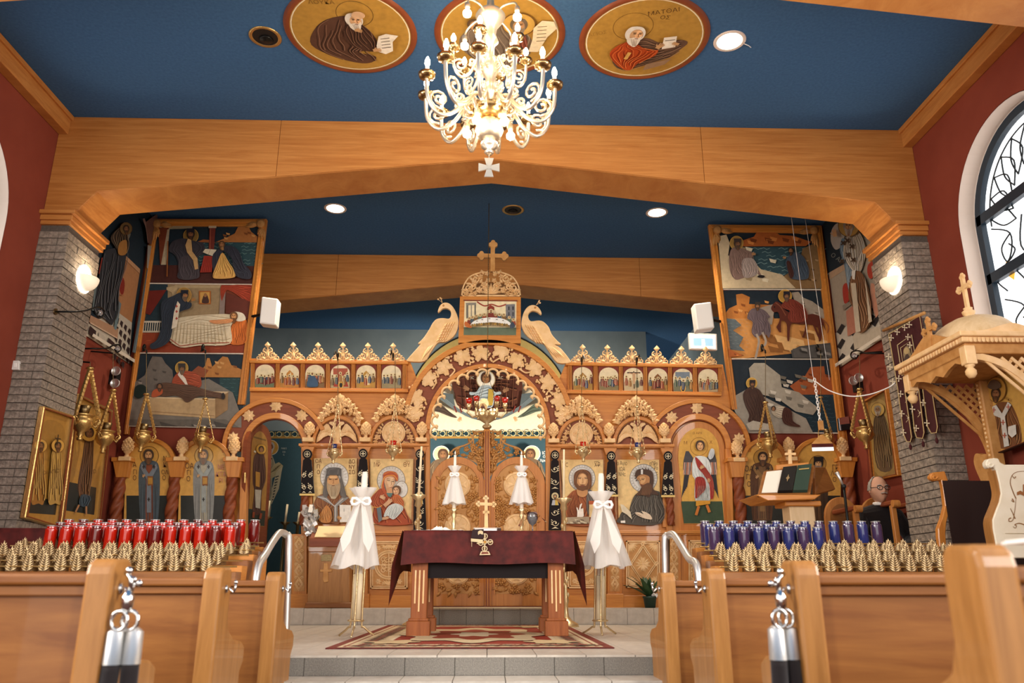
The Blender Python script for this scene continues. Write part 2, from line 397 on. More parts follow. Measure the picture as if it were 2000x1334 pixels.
for s in (-1, 1):
    tr = MB().box((min(s*XW, s*(XW-.10)), -3, ZT-.20), (max(s*XW, s*(XW-.10)), B1, ZT)).box((min(s*XW, s*(XW-.125)), -3, ZT-.05), (max(s*XW, s*(XW-.125)), B1, ZT-.001))
    struct(tr.build('trim_%d' % (1 if s < 0 else 2), 'oak', bevel=.006))
# gabled timber beams (portal frames), face boards with joints
BP = [(-XW, 4.19), (-3.93, 4.19), (-3.755, 4.415), (0, 4.829), (3.755, 4.415), (3.93, 4.19), (XW, 4.19)]
def beam(n, y0, y1, prof, zt, joints):
    g = struct(MB().prism([(x, y0+.012, z) for x, z in prof]+[(prof[-1][0], y0+.012, zt), (prof[0][0], y0+.012, zt)], (0, y1-y0-.012, 0)).build('trim_%d' % n, 'oak', bevel=.004))
    def zb(x):
        for (xa, za), (xb, zb_) in zip(prof, prof[1:]):
            if xa <= x <= xb and xb > xa: return za+(zb_-za)*(x-xa)/(xb-xa)
    xs = [prof[0][0]]+joints+[prof[-1][0]]
    for a, b in zip(xs, xs[1:]):
        a += .002; b -= .002
        low = [(a, zb(a))]+[(x, z) for x, z in prof if a < x < b]+[(b, zb(b))]
        MB().prism([(x, y0, z+.003) for x, z in low]+[(b, y0, zt-.002), (a, y0, zt-.002)], (0, .013, 0)).build('face_board', 'oak', g, bevel=.002)
    return g
beam(3, B1, B1b, BP, ZT, [UY(543, 300, B1).x, UY(1372, 300, B1).x])
zb2 = lambda px, py: UY(px, py, B2).z
BP2 = [(-3.9, zb2(540, 587)-.1), (UY(540, 587, B2).x, zb2(540, 587)), (0, zb2(955, 551)), (UY(1390, 592, B2).x, zb2(1390, 592)), (3.9, zb2(1390, 592)-.1)]
beam(4, B2, B2b, BP2, ZT, [UY(658, 540, B2).x, UY(1250, 540, B2).x])
beam(5, 3.95, 4.42, BP, ZT, [-1.9, 1.9])
# wall behind the altar, with a deeper recess to the right
YB = U(955, 645, ('z', ZT)).y
xb_r = UY(1262, 670, YB).x
struct(MB().box((-4.6, YB, 0), (xb_r, YB+.2, ZT)).build('wall_back', 'apse_blue'))
struct(MB().box((-4.8, B2b, 0), (-4.6, YB+.2, ZT)).build('wall_altar_left', 'apse_blue'))
struct(MB().box((3.62, B2b-.5, 0), (3.82, 18, ZT)).build('wall_altar_right', 'apse_blue'))
struct(MB().box((xb_r-.3, 18, 0), (3.9, 18.2, ZT)).build('wall_recess', 'apse_blue'))
# brick pillars, every brick on its own
PB = UY(0, 0, 1).y  # (unit)
def pillar(s):
    xi = 3.95; yb = B1+.62; zb, zt = ZP1-.02, 4.06; ch = .0715
    core = struct(MB().box((min(s*(xi-.012+.024), s*XW), B1+.012, zb), (max(s*(xi+.012), s*XW), yb-.012, zt)).build('wall_pillar_'+('right' if s > 0 else 'left'), 'mortar'))
    protos = {}
    def brick(x0, x1, y0, y1, z):
        k = (round(x1-x0, 3), round(y1-y0, 3))
        if k not in protos:
            o = MB().box((0, 0, 0), (k[0], k[1], ch-.008)).build('brick', 'brick_face'); protos[k] = o
        else:
            o = protos[k].copy(); C.objects.link(o)
        o.name = 'brick'; o.location = ((x0 if s > 0 else -x1), y0, z); o.parent = core
    n = int((zt-zb)/ch); rnd = random.Random(5+s)
    for i in range(n):
        z = zb+ch*i+.004; j = lambda: rnd.uniform(-.004, .003)
        g = .007
        if i % 2:
            q = j(); brick(xi+q, XW-.002, B1+q, B1+.095, z)
            ys = [B1+.095+g, B1+.36, yb]
        else:
            q = j(); brick(xi+q, xi+.09, B1+q, B1+.195, z); brick(xi+.09+g, XW-.002, B1+j(), B1+.06, z)
            ys = [B1+.195+g, B1+.48, yb]
        for a, b in zip(ys, ys[1:]): brick(xi+j(), xi+.06, a+(g if a != ys[0] else 0), b, z)
    # timber cap
    cp = MB(); x0, x1 = xi-.055, XW
    for (o, za, zb_) in ((0, 4.06, 4.10), (.02, 4.10, 4.15), (.05, 4.15, 4.19)):
        cp.box((min(s*(xi-.01-o), s*XW), B1-.02-o, za), (max(s*(xi-.01-o), s*XW), yb+.03, zb_))
    struct(cp.build('trim_cap_'+('right' if s > 0 else 'left'), 'oak', bevel=.004))
for s in (-1, 1): pillar(s)
# wall stubs carrying the tall painted boards
for s in (-1, 1):
    struct(MB().box((min(s*2.96, s*XW), Y0+.03, .4), (max(s*2.96, s*XW), Y0+.30, 5.2)).build('wall_stub_'+('right' if s > 0 else 'left'), 'red_wall'))
# recessed ceiling lamps
def downlight(px, py, on, label, hang=False):
    p = U(px, py, ('z', ZT)); g = thing('recessed_ceiling_lamp', label, 'ceiling lamp', (p.x, p.y, ZT-.002), 'recessed ceiling lamps')
    MB().lathe([(.105, -.004), (.125, -.012), (.135, -.004), (.135, .0)], 32, p, cap=False).build('trim_ring', 'pale_white' if on else 'brass', g, smooth=True)
    if on:
        MB().lathe([(0, -.006), (.105, -.006), (.105, -.001), (0, -.001)], 32, p).build('lit_lens', 'lamp_on', g)
        sl = spot_light('lamp_light', (p.x, p.y, ZT-.03), on, 120); put(sl, g)
    else:
        MB().lathe([(0, -.003), (.104, -.003), (.104, -.001), (0, -.001)], 32, p).build('dark_baffle', 'black', g)
        MB().lathe([(0, -.02), (.05, -.016), (.06, -.004), (0, -.004)], 24, p+Vector((0, .03, 0))).build('bulb', 'black_metal', g, smooth=True)
    if hang: MB().tube([p+Vector((.13, .02, -.01)), p+Vector((.17, .03, -.02)), p+Vector((.2, .06, -.015))], .004, 5).build('loose_wire', 'white', g)
downlight(518, 72, 0, 'unlit recessed ceiling lamp with dark baffle left of the painted medallions')
downlight(1425, 80, 110, 'lit recessed ceiling lamp with loose wire beside the right medallion', True)
downlight(655, 407, 360, 'lit recessed ceiling lamp above the left half of the icon screen')
downlight(1283, 415, 360, 'lit recessed ceiling lamp above the right half of the icon screen')
downlight(1002, 410, 0, 'unlit dark recessed ceiling lamp above the carved cross')
# ================================================================ icon screen
ICO = thing('icon_screen', 'tall orange wooden icon screen carved with pale vines across the altar', 'icon screen', (0, Y0, ZP2))
MPX = (UY(1010, 800, Y0)-UY(1000, 800, Y0)).length/10     # metres per pixel on the screen
def px_part(name, pts, Y, dep, m, parent=ICO, bevel=.003, label=None):
    return MB().px(pts, Y, dep).build(name, m, parent, bevel=bevel, label=label)
def rect(x0, y0, x1, y1): return [(x0, y0), (x1, y0), (x1, y1), (x0, y1)]
def band(cx, cy, rxo, ryo, rxi, ryi, a0, a1, n=40): return arc(cx, cy, rxo, ryo, a0, a1, n)+arc(cx, cy, rxi, ryi, a1, a0, n)
def curl(mb, cx, cy, r, a0, turns, thick, Y, d=1, n=22, tail=None):
    pts = []
    if tail: pts.append(UY(*tail, Y))
    for i in range(n+1):
        t = i/n; a = math.radians(a0)+d*turns*2*PI*t; q = r*(1-.78*t); pts.append(UY(cx+q*math.cos(a), cy-q*math.sin(a), Y))
    mb.tube(pts, [thick*(1-.35*i/len(pts)) for i in range(len(pts))], 6)
def leafp(mb, x, y, ang, L, W, Y, h=.012, k=8):
    a = math.radians(ang); c, s_ = math.cos(a), -math.sin(a); pts = []
    for i in range(k+1): t = i/k; pts.append((t*L, W/2*math.sin(PI*t**.8)))
    for i in range(k-1, 0, -1): t = i/k; pts.append((t*L, -W/2*math.sin(PI*t**.8)))
    mb.relief([(x+u*c-v*s_, y+u*s_+v*c) for u, v in pts], Y, h, inner=.45)
def flower(mb, x, y, r, Y, n=6, h=.012, a0=0):
    for i in range(n): leafp(mb, x, y, a0+360*i/n, r, r*.75, Y, h, 5)
    mb.ball(UY(x, y, Y-h), r*.22*MPX, 8, 4)
def vine_leaf(x, y, R, ang, Y, parent, h=.03, nm='vine_leaf', m='carved'):
    pts = []
    for i in range(50):
        t = 2*PI*i/50; q = R*(.70+.32*abs(math.cos(2.5*t))**.8)*(1+.06*math.cos(17*t))*(1 if abs(t-PI) > .3 else .75)
        pts.append((x+q*math.cos(t+math.radians(ang)), y-q*math.sin(t+math.radians(ang))))
    mb = MB().relief(pts, Y, h, inner=.6, h0=.012)
    for i in range(5):
        a = math.radians(ang)+2*PI*i/5
        if i == 5: continue
        mb.tube([UY(x+R*.15*math.cos(a), y-R*.15*math.sin(a), Y-h-.001), UY(x+R*.75*math.cos(a), y-R*.75*math.sin(a), Y-h*.55)], .0035, 4)
    return mb.build(nm, m, parent)
def grapes(x, y, r, ang, Y, parent, n=14, seed=0, m='carved'):
    mb = MB(); rnd = random.Random(seed); a = math.radians(ang); c, s_ = math.cos(a), -math.sin(a); g = r*.2
    for i in range(n):
        u = rnd.uniform(-.8, 1); v = rnd.uniform(-1, 1)*(.75-.35*u)
        px, py = x+(u*c-v*s_)*r, y+(u*s_+v*c)*r
        mb.ball(UY(px, py, Y-.012-rnd.random()*.008), g*MPX*1.15, 7, 5)
    return mb.build('grape_cluster', m, parent, smooth=True)
def pinecone(x, yt, yb, Y, parent, hw):
    p0 = UY(x, yb, Y); H_ = (UY(x, yt, Y)-p0).z; R = hw*MPX
    mb = MB(); prof = [(R*.45, 0), (R*.4, H_*.08), (R*.32, H_*.14), (R*.5, H_*.2), (R*.85, H_*.32), (R, H_*.5), (R*.9, H_*.7), (R*.6, H_*.88), (R*.2, H_*.98), (0, H_)]
    n = 14; vs = []
    mb.lathe(prof, n, p0)
    for k in range(7):
        for i in range(9):
            t = .26+.66*k/7; a = 2*PI*(i+.5*(k % 2))/9
            j = min(range(len(prof)), key=lambda q: abs(prof[q][1]-t*H_)); rr = prof[j][0]*1.0
            mb.ball(p0+Vector((rr*math.cos(a), rr*math.sin(a), t*H_)), R*.2, 6, 4, 0, (1, 1, 1.1))
    mb.build('pine_cone', 'carved', parent)
    MB().box((p0.x-R*1.15, p0.y-R, p0.z-.045), (p0.x+R*1.15, p0.y+R, p0.z)).build('plinth', 'carved', parent, bevel=.004)
def twisted_column(x, y0, y1, Y, hw, parent, m='red_wood'):
    a, b = UY(x, y1, Y), UY(x, y0, Y); R = hw*MPX; n, mm = 24, 110; vs = []; L = b.z-a.z; k = 3; tw = 2*PI*L/(R*8); a.x = b.x
    for i in range(mm+1):
        z = i/mm
        for j in range(n):
            t = 2*PI*j/n; r = R*(.68+.36*abs(math.cos(k*(t-tw*z)/2))); vs.append((a.x+r*math.cos(t), Y+r*math.sin(t), a.z+L*z))
    mb = MB().add(vs, [(i*n+j, i*n+(j+1) % n, (i+1)*n+(j+1) % n, (i+1)*n+j) for i in range(mm) for j in range(n)])
    return mb.build('twisted_column', m, parent, smooth=True)
# --- big panels of the screen (behind everything), as wooden boards
px_part('panel_board', [(490, 700), (800, 703), (838, 800), (838, 868), (590, 868), (592, 845)]+arc(536, 872, 54, 56, 10, 90, 10)+[(487, 816)], Y0+.02, .04, 'icon_wood')
px_part('panel_board', [(1106, 706), (1412, 712), (1430, 800), (1430, 870), (1068, 868), (1068, 800)], Y0+.02, .04, 'icon_wood')
px_part('panel_board', rect(588, 866, 838, 1187), Y0+.02, .04, 'icon_wood')
px_part('panel_board', rect(1066, 868, 1436, 1188), Y0+.02, .04, 'icon_wood')
px_part('panel_board', [(440, 905), (480, 905), (478, 1187), (425, 1187)], Y0+.02, .04, 'icon_wood_v')
# --- entablature rails, small pilasters and crests
for (x0, ya, x1, yb, lx) in ((487, 703.5, 797, 706, 0), (1105, 708, 1410, 713, 1)):
    sl = (yb-ya)/(x1-x0)
    def L_(dy, xa=x0, xb=x1): return [(xa, ya+dy), (xb, yb+dy)]
    for d0, d1, pr in ((0, 5, .05), (53, 56, .03), (56, 60, .05)):
        px_part('cornice', [(x0, ya+d0), (x1, yb+d0), (x1, yb+d1), (x0, ya+d1)], Y0-pr, .1, 'icon_wood')
    cxs = [518, 566, 615.8, 665, 715.2, 765] if not lx else [1138, 1188.5, 1236.7, 1284.5, 1333, 1382]
    crs = [523, 573, 621.3, 670, 718.7, 768] if not lx else [1137.8, 1185.9, 1234, 1282.5, 1330.6, 1378]
    ps = [cxs[0]-25]+[(a+b)/2 for a, b in zip(cxs, cxs[1:])]+[cxs[-1]+25]
    for p in ps:
        q = ya+(p-x0)*sl
        for dx in (-2.6, 0, 2.6): MB().px(rect(p+dx-1, q+5, p+dx+1, q+53), Y0-.025, .05).build('fluted_pilaster', 'icon_wood_v', ICO, bevel=.002)
    for c in crs:
        q = ya+(c-x0)*sl; mb = MB(); Y = Y0-.02
        for s in (-1, 1):
            curl(mb, c+s*9.5, q-9.5, 8.2, 90, 1.6, .011, Y, d=s)
            curl(mb, c+s*18, q-5, 5.5, 90, 1.4, .009, Y, d=s)
            curl(mb, c+s*4.5, q-19, 5, 90 if s > 0 else 90, 1.2, .008, Y, d=-s)
            leafp(mb, c+s*2, q-1, 90-s*62, 15, 6, Y, .02); leafp(mb, c+s*8, q-1, 90-s*85, 14, 5, Y, .02); leafp(mb, c+s*10, q-8, 90-s*20, 9, 4, Y, .02)
            leafp(mb, c+s*3, q-14, 90-s*55, 9, 4, Y, .02)
        leafp(mb, c, q-2, 90, 17, 7, Y, .026)
        mb.relief([(c, q-36), (c+6, q-29.5), (c, q-23), (c-6, q-29.5)], Y, .025, inner=.4, h0=.01)
        mb.px(rect(c-1.6, q-25, c+1.6, q-14), Y-.004, .012)
        mb.px([(c-22, q-3), (c+22, q-3), (c+22, q), (c-22, q)], Y, .02)
        mb.build('crest_finial', 'carved', ICO)
# --- small arches with their rails, crowns, eagles and medallions
def small_arch(cx, sy, kind, crx, cry):
    px_part('arch_field', arc(cx, sy+4, 44, 52, 0, 180, 30), Y0+.005, .02, 'red_wood', bevel=0)
    px_part('arch_trim', band(cx, sy+4, 49.5, 56, 43, 49.5, 0, 180), Y0-.04, .05, 'icon_wood')
    px_part('arch_bead', band(cx, sy+4, 43, 49.5, 41.5, 48, 0, 180), Y0-.015, .03, 'carved_dark', bevel=0)
    Y = Y0-.02; mb = MB()
    if kind == 'eagle':
        for s in (-1, 1):
            wing = [(0, -20), (4, -18), (9, -22), (16, -34), (20, -35), (26, -30), (33, -20), (38, -8), (40, 2), (36, 0), (33, -2), (30, -6), (26, -8), (22, -10), (16, -12), (9, -12), (4, -8)]
            mb.relief([(cx+s*x, sy+y) for x, y in (wing if s > 0 else wing)], Y, .025, inner=.8, h0=.012)
            neck = [(0, -14), (0, -28), (3, -34), (7, -39), (13, -39), (15.5, -36), (11, -35.5), (8, -33), (7.5, -27), (8, -18)]
            mb.relief([(cx+s*x, sy+y) for x, y in neck], Y-.004, .024, inner=.6, h0=.012)
            for i in range(5): leafp(mb, cx+s*(8+i*6), sy-20-4*math.sin(i*.9), 90-s*(100+i*12), 13-i*.6, 3.5, Y-.02, .012)
            mb.relief([(cx+s*x, sy+y) for x, y in ((1, -10), (7, -8), (5, 0), (9, 6), (3, 5))], Y-.004, .02, inner=.6, h0=.01)
        mb.relief([(cx-7, sy-24), (cx+7, sy-24), (cx+9, sy-10), (cx+4, sy+3), (cx, sy+8), (cx-4, sy+3), (cx-9, sy-10)], Y-.008, .03, inner=.5, h0=.012)
        mb.build('double_headed_eagle', 'carved', ICO, label='pale carved double-headed eagle')
    else:
        ring_ = arc(cx, sy-17, 23, 23, 0, 360, 30)[:-1]; mb.relief(ring_, Y, .016, inner=.92, h0=.014)
        mb.build('medallion', 'carved', ICO, label='round pale carved medallion with a cross')
        mb = MB()
        for i in range(4):
            a = 45+90*i; leafp(mb, cx, sy-17, a, 20, 12, Y-.016, .010)
            curl(mb, cx+11*math.cos(math.radians(a+45)), sy-17-11*math.sin(math.radians(a+45)), 5, a, 1.3, .005, Y-.018)
        mb.tube([UY(*p, Y-.016) for p in arc(cx, sy-17, 21, 21, 0, 360, 32)[:-1]], .007, 5, closed=True)
        mb.build('medallion_cross', 'carved', ICO)
        mb = MB(); rnd = random.Random(int(cx))
        for s in (-1, 1):
            mb = MB()
            for (x, y, r) in ((27, -20, 6), (31, -9, 7), (35, 0, 5), (21, 3, 6), (28, 4, 5)): flower(mb, cx+s*x, sy+y, r, Y, 5, .022, rnd.random()*60)
            for i in range(8): leafp(mb, cx+s*(20+i*2.4), sy-30+i*4.6, 90-s*(30+i*14), 9, 4, Y, .018)
            mb.build('flower_spray', 'carved', ICO)
    # crown of leaves over the arch
    mb = MB(); Y = Y0-.05; rnd = random.Random(int(cx)+1)
    for s in (-1, 1):
        for i in range(7):
            t = i/6; ax = 3+34*t; ay = cry+14+34*t*t*.9+3
            curl(mb, crx+s*ax, ay-5*(1-t)-2, 5.2-1.2*t, 90, 1.2, .010-.003*t, Y, d=s*(1 if i % 2 else -1))
            leafp(mb, crx+s*ax, ay+2, 90-s*(20+70*t), 13-3*t, 6, Y-.005, .02)
            leafp(mb, crx+s*(ax-2), ay+5, 90+s*(30), 9, 4.5, Y-.005, .02)
        for i in range(4):
            t = (i+.5)/4; flower(mb, crx+s*(5+26*t), cry+33+10*t*t, 4.4, Y-.012, 5, .014, i*20)
        curl(mb, crx+s*37, cry+52, 4.2, 120 if s > 0 else 60, 1.3, .010, Y, d=s)
    for i in range(64):
        u = rnd.uniform(-1, 1); top = cry+14+34*u*u; bot = sy+4-56*math.sqrt(max(.05, 1-(min(abs(crx+u*36-cx), 46)/49.5)**2)); 
        if bot > top+4: y_ = rnd.uniform(top+3, bot); leafp(mb, crx+u*35, y_, 90-u*70+rnd.uniform(-40, 40), 12, 6, Y+.01, .025)
    leafp(mb, crx, cry+44, 90, 30, 9, Y-.01, .03)
    mb.px(rect(crx-1.6, cry+12, crx+1.6, cry+24), Y-.006, .012)
    mb.relief([(crx, cry), (crx+6.5, cry+8), (crx+3, cry+14), (crx-3, cry+14), (crx-6.5, cry+8)], Y, .03, inner=.4, h0=.012)
    mb.build('leaf_crown', 'carved', ICO)
small_arch(658, 863, 'eagle', 664.5, 768); small_arch(769, 863, 'medallion', 771.5, 768.5)
small_arch(1135, 865, 'medallion', 1131.6, 771); small_arch(1245.5, 865, 'eagle', 1242, 771.5)
for (x0, x1, y) in ((583, 838, 866), (1066, 1318, 867.5)):
    px_part('spring_rail', rect(x0, y, x1, y+5), Y0-.07, .09, 'icon_wood'); px_part('spring_rail', rect(x0+3, y+5, x1-3, y+7.5), Y0-.045, .06, 'icon_wood')
for x, y in ((601, 873), (711, 873), (821, 873), (1083, 875), (1192, 875), (1303, 875)):
    px_part('bracket', [(x-13, y), (x+13, y), (x+8, y+14), (x-8, y+14)], Y0-.06, .08, 'icon_wood')
    px_part('pilaster', [(x-9, y+14), (x+9, y+14), (x+9, 1030), (x-9, 1030)], Y0-.015, .03, 'icon_wood_v')
for x in (598, 711, 1192, 1306): twisted_column(x, 945, 1026, Y0-.05, 7.5, ICO)
for x in (603, 714, 823.5): pinecone(x, 823, 856, Y0-.08, ICO, 9)
for x in (1081, 1190, 1298): pinecone(x, 825, 858, Y0-.08, ICO, 9)
pinecone(455.5, 854, 893, Y0-.1, ICO, 9.5); pinecone(1441, 857, 895, Y0-.1, ICO, 9.5)
# --- door arches with eight-pointed stars
def star(x, y, r, Y):
    mb = MB(); n = 16
    a = [UY(x+(r if i % 2 == 0 else r*.66)*math.cos(2*PI*i/16+PI/8*0), y-(r if i % 2 == 0 else r*.66)*math.sin(2*PI*i/16), Y) for i in range(n)]
    b = [p-Vector((0, .012, 0)) for p in a]; c = UY(x, y, Y-.032)
    mb.add(a+b+[c], [(i, (i+1) % n, n+(i+1) % n, n+i) for i in range(n)]+[(n+i, n+(i+1) % n, 2*n) for i in range(n)])
    return mb.build('star', 'carved', ICO)
def door_arch(cx, a0, a1, cy=874):
    px_part('arch_field', band(cx, cy, 97, 90, 64, 66, a0, a1), Y0-.02, .05, 'red_wood', bevel=0)
    px_part('arch_trim', band(cx, cy, 104, 97, 96, 89, a0, a1), Y0-.06, .07, 'icon_wood')
    px_part('arch_trim', band(cx, cy, 66, 68, 55, 57, 0, 180), Y0-.055, .08, 'icon_wood')
    px_part('arch_bead', band(cx, cy, 55, 57, 53.5, 55, 0, 180), Y0-.03, .05, 'red_wood', bevel=0)
door_arch(537, 22, 186); door_arch(1363, -4, 150, 876)
for x, y in ((539.5, 793), (486, 812), (589.5, 812), (456, 856)): star(x, y, 13, Y0-.025)
for x, y in ((1361, 797), (1311.5, 816), (1413.5, 817), (1443, 858)): star(x, y, 13, Y0-.025)
px_part('door_jamb', [(471, 874), (483, 874), (477, 1187), (462, 1187)], Y0-.05, .09, 'icon_wood_v')
px_part('door_jamb', [(590, 874), (602, 874), (600, 1187), (589, 1187)], Y0-.0, .05, 'icon_wood_v')
px_part('door_jamb', [(1297, 876), (1309, 876), (1318, 1187), (1306, 1187)], Y0-.03, .07, 'icon_wood_v')
px_part('door_jamb', [(1417, 876), (1429, 876), (1437, 1187), (1424, 1187)], Y0-.05, .09, 'icon_wood_v')
# closed right-hand door leaf and opened left-hand door leaf are painted later
# --- main arch with the vine
MC = (953, 838)
px_part('arch_field', band(*MC, 161, 166, 119, 125, -2, 182, 56), Y0-.012, .04, 'red_wood', bevel=0)
px_part('arch_trim', band(*MC, 169, 175, 160, 165, 16, 164, 56), Y0-.07, .1, 'icon_wood')
px_part('arch_trim', band(*MC, 122, 128, 113.5, 120, 0, 180, 56), Y0-.07, .1, 'icon_wood')
px_part('door_jamb', [(831, 836), (839.5, 836), (840, 1186), (829, 1186)], Y0-.05, .1, 'icon_wood_v')
px_part('door_jamb', [(1066, 836), (1074.5, 836), (1077, 1187), (1066, 1187)], Y0-.05, .1, 'icon_wood_v')
k5 = lambda x, y: (760+x/5, 660+y/5)
for i, (x, y, a) in enumerate([(270, 580, 200), (385, 400, 160), (540, 290, 150), (715, 190, 120), (895, 155, 100), (1090, 135, 60), (1240, 225, 40), (1415, 300, 30), (1545, 440, 10), (1655, 605, -20), (255, 735, 210), (1700, 740, -30)]):
    X, Y_ = k5(x, y); vine_leaf(X, Y_, 16.5, a, Y0-.035, ICO)
for i, (x, y, a) in enumerate([(225, 500, 60), (330, 640, 60), (440, 300, 40), (470, 395, 230), (620, 210, 30), (790, 130, 80), (790, 220, 10), (985, 190, 270), (1140, 195, 330), (1175, 130, 20), (1350, 175, -20), (1310, 270, 200), (1500, 290, -30), (1480, 400, 230), (1630, 480, -60), (1540, 560, 250), (1650, 700, -80), (240, 640, 250), (310, 700, 280)]):
    X, Y_ = k5(x, y); grapes(X, Y_, 10.5, a, Y0-.03, ICO, 13, i)
for x, y, x2, y2, x3, y3 in ((420, 500, 460, 430, 440, 380), (590, 380, 640, 320, 600, 280), (480, 230, 520, 190, 590, 200), (720, 90, 780, 80, 830, 110), (1010, 240, 1080, 200, 1120, 215), (1210, 90, 1290, 130, 1330, 140), (1390, 210, 1450, 200, 1470, 250), (1270, 300, 1330, 340, 1390, 330), (1530, 560, 1560, 520, 1600, 560), (1550, 340, 1570, 380, 1560, 420), (350, 300, 370, 340, 360, 380), (180, 620, 200, 650, 230, 590)):
    MB().tube([UY(*k5(*p), Y0-.045) for p in smooth([(x, y), (x2, y2), (x3, y3)], False, 6)], .011, 6).build('vine_stem', 'carved', ICO, smooth=True)
# scalloped fretwork inside the main arch
kn = [k5(*p) for p in [(450, 975), (460, 865), (465, 760), (500, 655), (535, 575), (595, 490), (675, 435), (765, 385), (860, 355), (960, 350), (1065, 355), (1160, 385), (1255, 435), (1330, 490), (1395, 575), (1440, 660), (1465, 760), (1470, 865), (1475, 975)]]
fm = MB()
for a, b in zip(kn, kn[1:]):
    mx, my = (a[0]+b[0])/2, (a[1]+b[1])/2; L = math.hypot(b[0]-a[0], b[1]-a[1]); nx, ny = (b[1]-a[1])/L, -(b[0]-a[0])/L
    pts = [(mx+(a[0]-mx)*math.cos(t)+nx*L*.46*math.sin(t), my+(a[1]-my)*math.cos(t)+ny*L*.46*math.sin(t)) for t in [PI*i/12 for i in range(13)]]
    fm.tube([UY(*p, Y0-.075) for p in pts], .014, 6)
for a in kn: fm.ball(UY(*a, Y0-.077), .024, 8, 5); fm.ball(UY(a[0]+1, a[1]+3.5, Y0-.077), .012, 6, 4)
fm.build('scallop_fretwork', 'carved', ICO, smooth=True)
# --- royal doors
def leaf_door(x0, x1, xa, xb, cx, rc, s):
    d = MB().px(arc((x0+x1)/2, 950, (x1-x0)/2, 58, 0, 180, 30)+[(x0, 1184), (x1, 1184)], Y0-.01, .05).build('royal_door', 'icon_wood_v', ICO, bevel=.004)
    MB().px(arc((xa+xb)/2, 950, (xb-xa)/2, 44, 0, 180, 30)+[(xa, 1160), (xb, 1160)], Y0-.013, .02).build('carved_ground', 'carved_dark', d)
    m2 = (xa+xb)/2; hw = (xb-xa)/2
    MB().px(band(m2, 950, hw+2, 46, hw, 44, 0, 180)+[], Y0-.03, .03).build('carved_border', 'icon_wood_v', d)
    for xx in (xa-1.2, xb+1.2): MB().px(rect(xx-1.2, 950, xx+1.2, 1161), Y0-.03, .03).build('carved_border', 'icon_wood_v', d)
    for yy in (947, 1029, 1117):
        mb = MB().relief(arc(cx, yy, 25, 25, 0, 360, 32)[:-1], Y0-.016, .028, inner=.9, h0=.016)
        mb.build('roundel', 'carved', d)
        mb = MB()
        for i in range(4):
            a = math.radians(90*i); c, q = math.cos(a), math.sin(a)
            mb.relief([(cx+u*c-v*q, yy+u*q+v*c) for u, v in ((2, 1.2), (19, 9), (17, 0), (19, -9), (2, -1.2))], Y0-.04, .012, inner=.5)
        mb.tube([UY(*p, Y0-.042) for p in arc(cx, yy, 21.5, 21.5, 0, 360, 32)[:-1]], .006, 5, closed=True)
        mb.build('roundel_cross', 'carved', d)
    mb = MB(); rnd = random.Random(int(cx))
    y = 912
    while y < 1156:
        for x in [xa+6+(xb-xa-12)*i/7 for i in range(8)]:
            top = 950-44*math.sqrt(max(0, 1-((x-m2)/hw)**2))
            if y < top+7: continue
            if any(math.hypot(x-cx, y-yy) < 27 for yy in (947, 1029, 1117)): continue
            if rnd.random() < .38: flower(mb, x+rnd.uniform(-2, 2), y+rnd.uniform(-2, 2), 8, Y0-.016, 5, .03, rnd.random()*70)
            else: leafp(mb, x, y, rnd.uniform(0, 360), 14, 7, Y0-.016, .026)
        y += 9
    mb.build('carved_foliage', 'carved_dark', d)
    # vine cresting towards the middle
    mb = MB(); X = lambda u: 951+s*u
    for (u, y, r) in ((10, 852, 9), (14, 866, 9), (24, 876, 9), (40, 877, 7), (58, 884, 7), (70, 886, 6), (14, 884, 10), (30, 888, 8), (12, 902, 9), (9, 918, 6)):
        flower(mb, X(u), y, r, Y0-.01, 5, .028, u*7)
    for (u, y, a) in ((18, 850, 40), (12, 872, 100), (34, 872, 160), (46, 880, 170), (62, 879, 150), (24, 893, 200), (18, 908, 250), (30, 868, 60), (10, 862, 80), (52, 888, 190), (38, 888, 220)):
        leafp(mb, X(u), y, a if s > 0 else 180-a, 15, 7, Y0-.012, .024)
    mb.tube([UY(X(u), y, Y0-.02) for u, y in smooth([(5, 842), (24, 846), (30, 862), (44, 870), (62, 876), (74, 888)], False, 5)], .011, 6)
    mb.tube([UY(X(u), y, Y0-.02) for u, y in smooth([(32, 848), (26, 862), (30, 880), (14, 892), (10, 915)], False, 5)], .009, 6)
    mb.px([(X(4), 842), (X(4), 934), (X(14), 922), (X(20), 905), (X(40), 894), (X(12), 880), (X(8), 846)], Y0+.005, .012)
    mb.build('vine_cresting', 'carved_dark', d)
leaf_door(840, 947, 855, 936, 894, 25, -1); leaf_door(957, 1065, 967, 1048, 1008.5, 25, 1)
px_part('meeting_stile', [(945.5, 838), (957, 838), (958.5, 1184), (947, 1184)], Y0-.05, .08, 'icon_wood_v')
for dx in (-2.6, 2.6): px_part('stile_bead', [(951+dx-.9, 842), (951+dx+.9, 842), (952.5+dx+.9, 1184), (952.5+dx-.9, 1184)], Y0-.058, .02, 'red_wood', bevel=0)
MB().lathe([(.03, 0), (.05, .012), (.055, .03), (.04, .05), (0, .055)], 16, UY(951, 838, Y0-.02)).build('finial_knob', 'gold', ICO, smooth=True)
